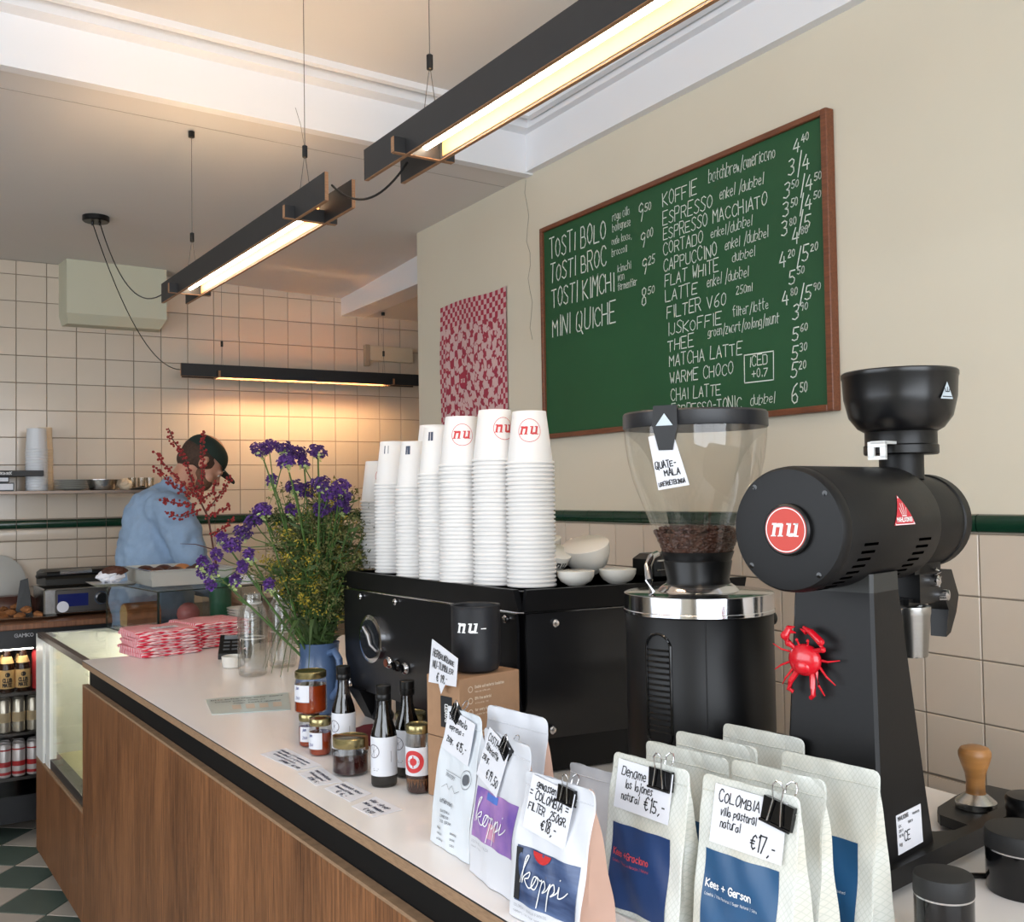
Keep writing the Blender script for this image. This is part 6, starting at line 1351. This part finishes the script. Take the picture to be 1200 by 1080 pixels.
MP = lambda a, b: Vector((.0429 * math.cos(R(-138) + a / .043), .0429 * math.sin(R(-138) + a / .043), .078 + b)); n_sub[0] = True; mb = MB(); nu_logo(mb, MP, .0165); ribbon(mb, [[(.024, -.001), (.032, -.001)]], .0016, MP); mb.build('mug_lettering', m_white_print, mug); n_sub[0] = False
t = thing('box_price_card', 'small hand-written card stuck in the top edge of the upper cardboard box', 'price card', (.785, 1.545, CT + .2000)); q = [Vector((-.004, .034, -.008)), Vector((-.002, -.062, -.002)), Vector((.000, -.066, .044)), Vector((-.003, .020, .066))]
Pq = lambda u, v, o=0: q[0].lerp(q[1], u).lerp(q[3].lerp(q[2], u), v) + Vector((-.001 * o - .004, 0, 0)); mb = MB(); c = [Pq(0, 0), Pq(1, 0), Pq(1, 1), Pq(0, 1)]; c2 = [v + Vector((.0008, 0, 0)) for v in c]; mb.add(c + c2, [(0, 1, 2, 3), (7, 6, 5, 4), (0, 4, 5, 1), (1, 5, 6, 2), (2, 6, 7, 3), (3, 7, 4, 0)])
mb.add([Pq(.38, 0), Pq(.5, -.28), Pq(.62, 0)], [(0, 1, 2)]); mb.build('card_sheet', m_paper, t)
write('handwriting', [('HERBRUIKBARE', .10, .66, .16, .82), ('NU-TUMBLER', .12, .38, .16, .78), ('€ 19,-', .3, .06, .2, .4)], m_ink, t, lambda a, b: Pq(a, b, 1), .16, .018)

# ================================================================ COFFEE BAGS
def woven(name, base, line):
    m = bpy.data.materials.new(name); m.use_nodes = True; nt = m.node_tree; b = nt.nodes['Principled BSDF']; b.inputs['Roughness'].default_value = .45; L = nt.links.new
    tc = nt.nodes.new('ShaderNodeTexCoord'); mx_ = None
    prev = None
    for ang in (38, -38):
        mp = nt.nodes.new('ShaderNodeMapping'); mp.inputs['Rotation'].default_value = (0, R(ang), 0); wv = nt.nodes.new('ShaderNodeTexWave'); wv.inputs['Scale'].default_value = 62; wv.inputs['Distortion'].default_value = 0; wv.bands_direction = 'X'
        rp = nt.nodes.new('ShaderNodeValToRGB'); rp.color_ramp.elements[0].position = .0; rp.color_ramp.elements[1].position = .12; rp.color_ramp.elements[0].color = (1, 1, 1, 1); rp.color_ramp.elements[1].color = (0, 0, 0, 1)
        L(tc.outputs['Object'], mp.inputs[0]); L(mp.outputs[0], wv.inputs[0]); L(wv.outputs['Fac'], rp.inputs[0])
        if prev is None: prev = rp.outputs[0]
        else:
            mm = nt.nodes.new('ShaderNodeMath'); mm.operation = 'MAXIMUM'; L(prev, mm.inputs[0]); L(rp.outputs[0], mm.inputs[1]); prev = mm.outputs[0]
    nz = nt.nodes.new('ShaderNodeTexNoise'); nz.inputs['Scale'].default_value = 14; L(tc.outputs['Object'], nz.inputs['Vector'])
    r2 = nt.nodes.new('ShaderNodeValToRGB'); r2.color_ramp.elements[0].color = (*lin((208, 205, 192)), 1); r2.color_ramp.elements[1].color = (*lin(base), 1); r2.color_ramp.elements[0].position = .35; r2.color_ramp.elements[1].position = .6; L(nz.outputs['Fac'], r2.inputs[0])
    sc_ = nt.nodes.new('ShaderNodeMath'); sc_.operation = 'MULTIPLY'; sc_.inputs[1].default_value = .45; L(prev, sc_.inputs[0])
    mx_ = nt.nodes.new('ShaderNodeMix'); mx_.data_type = 'RGBA'; L(sc_.outputs[0], mx_.inputs[0]); L(r2.outputs[0], mx_.inputs[6]); mx_.inputs[7].default_value = (*lin(line), 1); L(mx_.outputs[2], b.inputs['Base Color'])
    return m
m_wov = woven('woven_pattern_bag', (214, 216, 210), (176, 182, 170)); m_bagw = M('satin_white_bag', (216, 218, 224), .38, nscale=10, bump=.3); m_bagb = M('bluish_white_bag', (220, 226, 232), .4, nscale=10, bump=.3); m_gus = M('pinkish_kraft_gusset', (196, 160, 142), .5, nscale=12, namt=.1)
def bag(label, cx, cy, az, w, d, h, mat, gus=None, group=None, seed=0, lean=0.0, wtop=1.0):
    t = thing('coffee_bag', label, 'coffee bag', (cx, cy, CT + .0008), R(-(90 + az)) if az else R(-90), group)
    rd = random.Random(seed); ph = [rd.uniform(0, 6) for _ in range(6)]
    def hd(s):                          # half depth at height fraction s
        q = max(0.0, 1 - s / .86); return d / 2 * (q ** .75) * (1 + .10 * math.sin(math.pi * min(1, s * 1.3))) + .0012
    def hw(s):
        a = w / 2 * (1 + (wtop - 1) * s)
        if s > .955: k = (s - .955) / .045; a -= .009 * (1 - math.sqrt(max(0, 1 - k * k)))
        return a
    def Fr(u, s, off=0.0):              # u -1..1, s 0..1  -> front face
        soft = max(0, 1 - s * .4) * .0022
        y = -hd(s) * (1 + .10 * (1 - u * u) * math.sin(math.pi * min(1, s * 1.15))) + soft * math.sin(u * 4 + ph[0]) * math.sin(s * 9 + ph[1]) + .0010 * math.sin(u * 9 + s * 14 + ph[2]) - off
        return Vector((u * hw(s), y + lean * s, s * h))
    def Bk(u, s):
        v = Fr(u, s); return Vector((v.x, 2 * lean * s - v.y, v.z))
    NU, NS = 12, 20
    S = [((i / NS) ** 1.0) for i in range(NS)] + [.97, .985, .994, 1.0]; S = sorted(set(S)); U = [-1 + 2 * i / NU for i in range(NU + 1)]
    def sheet(nm, fn, flip, m):
        mb = MB(); vs = [fn(u, s) for s in S for u in U]; n = len(U); fs = [(j * n + i, j * n + i + 1, (j + 1) * n + i + 1, (j + 1) * n + i) for j in range(len(S) - 1) for i in range(n - 1)]
        if flip: fs = [f[::-1] for f in fs]
        mb.add(vs, fs, True); return mb.build(nm, m, t)
    sheet('front_panel', Fr, False, mat); sheet('back_panel', Bk, True, mat)
    for sd in (-1, 1):                  # folded side gusset
        mb = MB(); vs = []
        for s in S:
            a, b = Fr(sd, s), Bk(sd, s); g = min(.016, hd(s) * .55) * math.sin(math.pi * min(1, .15 + s)); m_ = (a + b) / 2; m_.x -= sd * g; vs += [a, a.lerp(m_, .5) - Vector((sd * g * .12, 0, 0)), m_, b.lerp(m_, .5) - Vector((sd * g * .12, 0, 0)), b]
        fs = [(j * 5 + i, j * 5 + i + 1, (j + 1) * 5 + i + 1, (j + 1) * 5 + i) for j in range(len(S) - 1) for i in range(4)]
        if sd > 0: fs = fs
        else: fs = [f[::-1] for f in fs]
        mb.add(vs, fs, True); mb.build('side_gusset', gus or mat, t)
        mb = MB(); loop = [Fr(sd, s) for s in S]; vs = []
        for p in loop: vs += [p, p + Vector((sd * .0022, .0005, 0))]
        mb.add(vs, [(2 * i, 2 * i + 1, 2 * i + 3, 2 * i + 2) for i in range(len(loop) - 1)]); mb.build('edge_seal', mat, t)
    mb = MB(); mb.add([Fr(-1, 0), Fr(1, 0), Bk(1, 0), Bk(-1, 0)], [(3, 2, 1, 0)]); mb.build('bottom_panel', mat, t)
    mb = MB(); pts = [Fr(u, .90, .0008) for u in U]; mb.tube(pts, .0007, 4); mb.build('top_seal_crease', mat, t)
    t_ = {'t': t, 'Fr': Fr, 'w': w, 'h': h, 'hd': hd, 'hw': hw, 'lean': lean}
    return t_
def on_bag(b, nm, u0, u1, s0, s1, mat, off=.0006, parent=None, n=14, m=18):
    mb = MB(); vs = [b['Fr'](u0 + (u1 - u0) * i / n, s0 + (s1 - s0) * j / m, off) for j in range(m + 1) for i in range(n + 1)]
    mb.add(vs, [(j * (n + 1) + i, j * (n + 1) + i + 1, (j + 1) * (n + 1) + i + 1, (j + 1) * (n + 1) + i) for j in range(m) for i in range(n)], True); return mb.build(nm, mat, parent or b['t'])
def bagP(b, off=.0018): return lambda a, z: b['Fr'](a / (b['w'] / 2), z / b['h'], off)   # a,z in metres on the face
def held_card(b, label, u, ztop, w, h, rot, lines, wd=.0011, ink=None):
    t = thing('price_card', label, 'price card'); bt = b['t']
    M0 = Matrix.Translation(bt.location) @ Matrix.Rotation(bt.rotation_euler.z, 4, 'Z')
    s_hi, s_lo = ztop / b['h'], max(0, (ztop - h) / b['h'])
    y1 = min(b['Fr'](u / (b['w'] / 2), s_hi).y, b['Fr'](u / (b['w'] / 2) * .5, min(1, s_hi)).y) - .0022; y0 = min(b['Fr'](0, s_lo).y, b['Fr'](u / (b['w'] / 2), s_lo).y) - .003
    tilt = math.atan2(y1 - y0, h)
    ML = Matrix.Translation((u, y1, ztop)) @ Matrix.Rotation(-tilt, 4, 'X') @ Matrix.Rotation(R(rot), 4, 'Y')
    t.matrix_world = M0 @ ML
    MB().box(-w / 2, w / 2, -.0005, .0002, -h, 0).build('card_sheet', m_paper, t)
    write('handwriting', lines, ink or m_ink, t, lambda a, z: Vector((a - w / 2, -.0009, z - h)), .01, wd, slant=.12, jit=.35, seed=int(w * 1e4))
    return t, M0 @ ML
def clip(Mx, label, x, z, s=1.0, rot=0):
    t = thing('binder_clip', label, 'clip'); t.matrix_world = Mx @ Matrix.Translation((x, .002, z)) @ Matrix.Rotation(R(rot), 4, 'Y') @ Matrix.Scale(s, 4)
    mb = MB(); w = .0165; mb.loft([[(-w, -.0052, .002), (w, -.0052, .002), (w, .0052, .002), (-w, .0052, .002)], [(-w, -.0030, -.020), (w, -.0030, -.020), (w, .003, -.020), (-w, .003, -.020)]]); mb.build('clip_body', m_blackg, t)
    mb = MB(); mb.tube([(-w, -.0042, -.020), (w, -.0042, -.020)], .0014, 8); mb.tube([(-w, .0042, -.020), (w, .0042, -.020)], .0014, 8); mb.build('clip_lips', m_blackg, t)
    for sgn in (-1, 1):
        mb = MB(); y = sgn * .0045; yy = lambda q: y + sgn * q
        mb.tube([(-.0075, yy(.001), -.018), (-.0045, yy(.003), .002), (-.0055, yy(.005), .010), (-.0060, yy(.006), .015), (-.0025, yy(.007), .0195), (.0025, yy(.007), .0195), (.0060, yy(.006), .015), (.0055, yy(.005), .010), (.0045, yy(.003), .002), (.0075, yy(.001), -.018)], .00085, 7); mb.build('wire_handle', m_chrome, t)
    return t
def bplace(tlx, tly, az, w):            # top-left corner -> centre
    a = R(az); return tlx - math.sin(a) * w / 2, tly - math.cos(a) * w / 2
m_kb = M('kees_blue_label', (30, 80, 122), .35, nscale=6, namt=.08); m_kb2 = M('kees_dark_blue_label', (32, 60, 108), .35, nscale=6, namt=.08)
m_lred = M('label_red_print', (206, 76, 84), .5)
KB = []
spec = [('g1', .774, 1.048, .122, .184, 'pale woven-pattern coffee bag with dark blue label, holding the card priced fifteen euro'), ('g2', .849, 1.077, .134, .182, 'pale woven-pattern coffee bag right behind the dark blue labelled bag'), ('g3', .917, 1.097, .133, .182, 'pale woven-pattern coffee bag, third in the left file'), ('g4', 1.000, 1.094, .131, .182, 'pale woven-pattern coffee bag, rearmost of the left file, against the round grinder'),
        ('k1', .805, .916, .130, .182, 'pale woven-pattern coffee bag with blue label, holding the card priced seventeen euro'), ('k2', .862, .929, .1265, .187, 'pale woven-pattern coffee bag right behind the lighter blue labelled bag'), ('k3', .940, .925, .131, .187, 'pale woven-pattern coffee bag with blue label, rearmost of the right file')]
bags = {}
for i, (k, tx, ty, w, h, lab) in enumerate(spec):
    c = bplace(tx, ty, -8, w); bags[k] = b = bag(lab, c[0], c[1], -8, w, .050 if k != 'k2' and k != 'k1' else .046, h, m_wov, None, 'pale woven-pattern coffee bags', seed=i)
    on_bag(b, 'blue_label', -.84, .72, .03, .56, m_kb2 if k == 'g1' else m_kb)
def pl(b, lines, mat, w, nm='label_lettering', slant=0): return write(nm, lines, mat, b['t'], bagP(b), .01, w, slant=slant, jit=0)
pl(bags['g1'], [('Kees +Graciano', -.046, .066, .0075, .062)], m_lred, .0014); pl(bags['g1'], [('Colombia / Finca Los Naranjos / Natural', -.046, .058, .0030, .062)], m_lred, .0005, 'label_small_print')
pl(bags['k1'], [('Kees + Gerson', -.050, .062, .0078, .066)], m_white_print, .0016); pl(bags['k1'], [('Colombia / Villa Pastoral / Sugar Natural / Sidra', -.050, .053, .0030, .074)], m_white_print, .0005, 'label_small_print')
pl(bags['k3'], [('Colombia / Washed', .000, .046, .0030, .035)], m_white_print, .0005, 'label_small_print')
h1, M1 = held_card(bags['g1'], 'hand-written card reading Dename and 15 euro, clipped to the dark blue labelled bag', -.004, .177, .090, .058, 1.5, [('Dename', .008, .040, .011, .042), ('los lajones', .016, .026, .010, .046), ('natural', .012, .012, .009, .030), ('€15,-', .050, .008, .015, .034)], .0012)
clip(M1, 'black binder clip on the dark blue labelled bag', .026, .000, 1.05)
h2, M2 = held_card(bags['k1'], 'hand-written card reading Colombia and 17 euro, clipped to the nearest blue labelled bag', .004, .174, .098, .064, 1.0, [('COLOMBIA', .007, .046, .0115, .058), ('villa pastoral', .012, .032, .009, .050), ('natural', .013, .019, .009, .029), ('€17,-', .056, .006, .016, .034)], .0012)
clip(M2, 'large black binder clip on the nearest woven-pattern bag', .040, -.002, 1.2, 8)
# white bags with kraft gussets
c = bplace(.668, 1.088, -8, .122)
kb = bag('white coffee bag with brown gusset and blue harbour picture label, third from the left', c[0], c[1], -8, .122, .058, .168, m_bagw, m_gus, 'white coffee bags', seed=11)
lbl = on_bag(kb, 'picture_label', -.88, .90, .12, .50, M('dark_blue_picture', (38, 54, 92), .3, nscale=10, rgb2=(90, 110, 150), stretch=(1, 1, 7)))
mb = MB(); P = bagP(kb, .0016); mb.add([P(-.054, .022), P(-.044, .022), P(-.044, .082), P(-.054, .082)], [(0, 1, 2, 3)]); mb.build('dark_band', m_ink, lbl)
mb = MB(); mb.add([P(-.010 + .017 * math.cos(math.pi + math.pi * k / 10), .0825 + .011 * math.sin(math.pi + math.pi * k / 10)) for k in range(11)], [tuple(range(11))]); mb.build('red_half_disc', M('bright_red_print', (200, 40, 40), .4), lbl)
def script(b, pts_list, P, w, nm='script_lettering', parent=None):
    mb = MB(); ribbon(mb, pts_list, w, P); return mb.build(nm, m_white_print, parent or b['t'])
def curve_pts(ps, n=5):
    out = []
    for i in range(len(ps) - 1):
        p0, p1, p2, p3 = ps[max(0, i - 1)], ps[i], ps[i + 1], ps[min(len(ps) - 1, i + 2)]
        for k in range(n):
            t = k / n; out.append(tuple(.5 * (2 * p1[j] + (p2[j] - p0[j]) * t + (2 * p0[j] - 5 * p1[j] + 4 * p2[j] - p3[j]) * t * t + (3 * p1[j] - p0[j] - 3 * p2[j] + p3[j]) * t ** 3) for j in (0, 1)))
    return out + [ps[-1]]
KOP = [[(0.2, 1.0), (0.9, 3.2), (1.2, 4.2), (.8, 3.8), (.7, 1.2), (1.0, 1.9), (1.8, 2.5), (1.8, 1.9), (1.2, 1.6), (2.0, .9), (2.6, 1.1), (3.1, 2.2), (2.6, 2.1), (2.5, 1.1), (3.1, .9), (3.5, 1.8), (3.2, 2.3), (3.9, 2.1), (4.3, 2.2), (4.0, .9), (3.7, -1.0), (4.1, 1.4), (4.7, 2.3), (5.0, 1.6), (4.5, .9), (5.3, 1.4), (5.8, 2.2), (5.5, .9), (5.2, -1.0), (5.7, 1.5), (6.3, 2.3), (6.5, 1.5), (6.0, .9), (6.9, 1.5), (7.2, 2.2), (7.1, 1.0), (7.8, 1.2), (8.8, 2.0)], [(7.35, 3.0), (7.45, 3.1)]]
sc_k = lambda x0, z0, k: [curve_pts([(x0 + a * k, z0 + b_ * k) for a, b_ in s]) for s in KOP]
script(kb, sc_k(-.044, .034, .0098), bagP(kb, .0022), .0014, parent=lbl)
pl(kb, [('COLOMBIA / GRANJA PARAISO', -.052, .014, .0030, .060), ('raspberry, rose, filter roast', -.052, .008, .0026, .05)], M('grey_small_print', (110, 112, 120), .6), .0005, 'small_print')
h3, M3 = held_card(kb, 'white hand-written card reading 18 euro clipped to the harbour picture bag', -.005, .163, .078, .064, 6, [('gewassen', .012, .052, .009, .036), ('= COLOMBIA =', .002, .038, .0105, .072), ('FILTER  250GR.', .004, .024, .009, .070), ('€18,-', .032, .008, .013, .028)], .0014)
clip(M3, 'black binder clip on the harbour picture bag', .024, .002, .85)
c = bplace(.800, 1.185, -8, .11); bag('plain white coffee bag standing behind the harbour picture bag', c[0], c[1], -8, .11, .04, .138, m_bagw, m_gus, 'white coffee bags', seed=12)
k1 = bag('white coffee bag with brown gusset and purple picture label, beside the leftmost bag', .690, 1.172, 3, .128, .054, .190, m_bagw, m_gus, 'white coffee bags', seed=13)
lbl = on_bag(k1, 'picture_label', -.92, .86, .26, .60, M('purple_picture', (86, 66, 160), .3, nscale=12, rgb2=(176, 134, 188)))
P = bagP(k1, .0016); mb = MB(); on_bag(k1, 'blue_shape', -.45, .05, .54, .59, M('blue_print_shape', (84, 120, 200), .4), .0010, lbl); on_bag(k1, 'pink_shape', -.25, .12, .30, .40, M('pink_print_shape', (206, 150, 176), .4), .0010, lbl)
script(k1, sc_k(-.050, .062, .0098), bagP(k1, .0022), .0014, parent=lbl)
pl(k1, [('COSTA RICA / FALDA', -.056, .042, .0030, .052), ('peach, honey', -.056, .036, .0026, .03)], M('grey_small_print', (110, 112, 120), .6), .0005, 'small_print')
h4, M4 = held_card(k1, 'white hand-written card reading 19,50 euro tilted on the purple picture bag', -.012, .186, .066, .068, 14, [('COSTA RICA', .006, .053, .010, .054), ('filterkoffie', .006, .040, .008, .040), ('250 gr.', .004, .026, .008, .022), ('€19,50', .026, .009, .012, .036)], .0013)
clip(M4, 'black binder clip on the purple picture bag', .022, .001, .8, 20)
c = bplace(.735, 1.300, -8, .13); bag('large plain white coffee bag standing behind the purple picture bag', c[0], c[1], -8, .13, .05, .205, m_bagw, m_gus, 'white coffee bags', seed=14)
gb = bag('bluish white coffee bag with fine grey print at the left end of the bags', .705, 1.318, 0, .118, .055, .196, m_bagb, None, 'white coffee bags', seed=15, wtop=.86)
m_gp = M('dark_grey_small_print', (84, 88, 96), .6)
write('bag_print', [('ROASTERY', -.028, .100, .0048, .034), ('koffiebranderij', -.030, .064, .0055, .040), ('GUATEMALA', -.024, .052, .003, .026), ('ESPRESSO', -.022, .045, .003, .022), ('250 GRAM', -.022, .038, .0035, .03), ('HERKOMST', -.034, .026, .0025, .015), ('VARIETEIT', -.034, .018, .0025, .018), ('BRANDING', .006, .026, .0025, .018), ('SMAAK', .006, .018, .0025, .012), ('zetmethode', -.034, .010, .0025, .02), ('1350', .006, .010, .0025, .012)], m_gp, gb['t'], bagP(gb), .004, .0006, slant=0, jit=0)
mb = MB(); ribbon(mb, [[(-.032, .084), (-.022, .090), (-.012, .084), (.0, .092), (.012, .084), (.024, .089)], [(-.030, .108), (.026, .108)]], .0006, bagP(gb)); mb.build('mountain_line', m_gp, gb['t'])
mb = MB(); P = bagP(gb); ring_flat(mb, lambda a, b_: P(a + .040, b_ + .108), .012, .0128, 26); disc_flat(mb, lambda a, b_: P(a + .040, b_ + .108), .0075, 22); mb.build('round_stamp', m_gp, gb['t'])
h5, M5 = held_card(gb, 'white hand-written card reading 15 euro espresso on the leftmost bag', .002, .190, .082, .060, 7, [('Guatemala', .006, .046, .010, .058), ('espresso =', .012, .033, .008, .046), ('250gr.', .010, .014, .008, .022), ('€15,-', .042, .012, .012, .030)], .0014)
clip(M5, 'black binder clip at the top of the leftmost bag', -.016, .004, .8, 25)
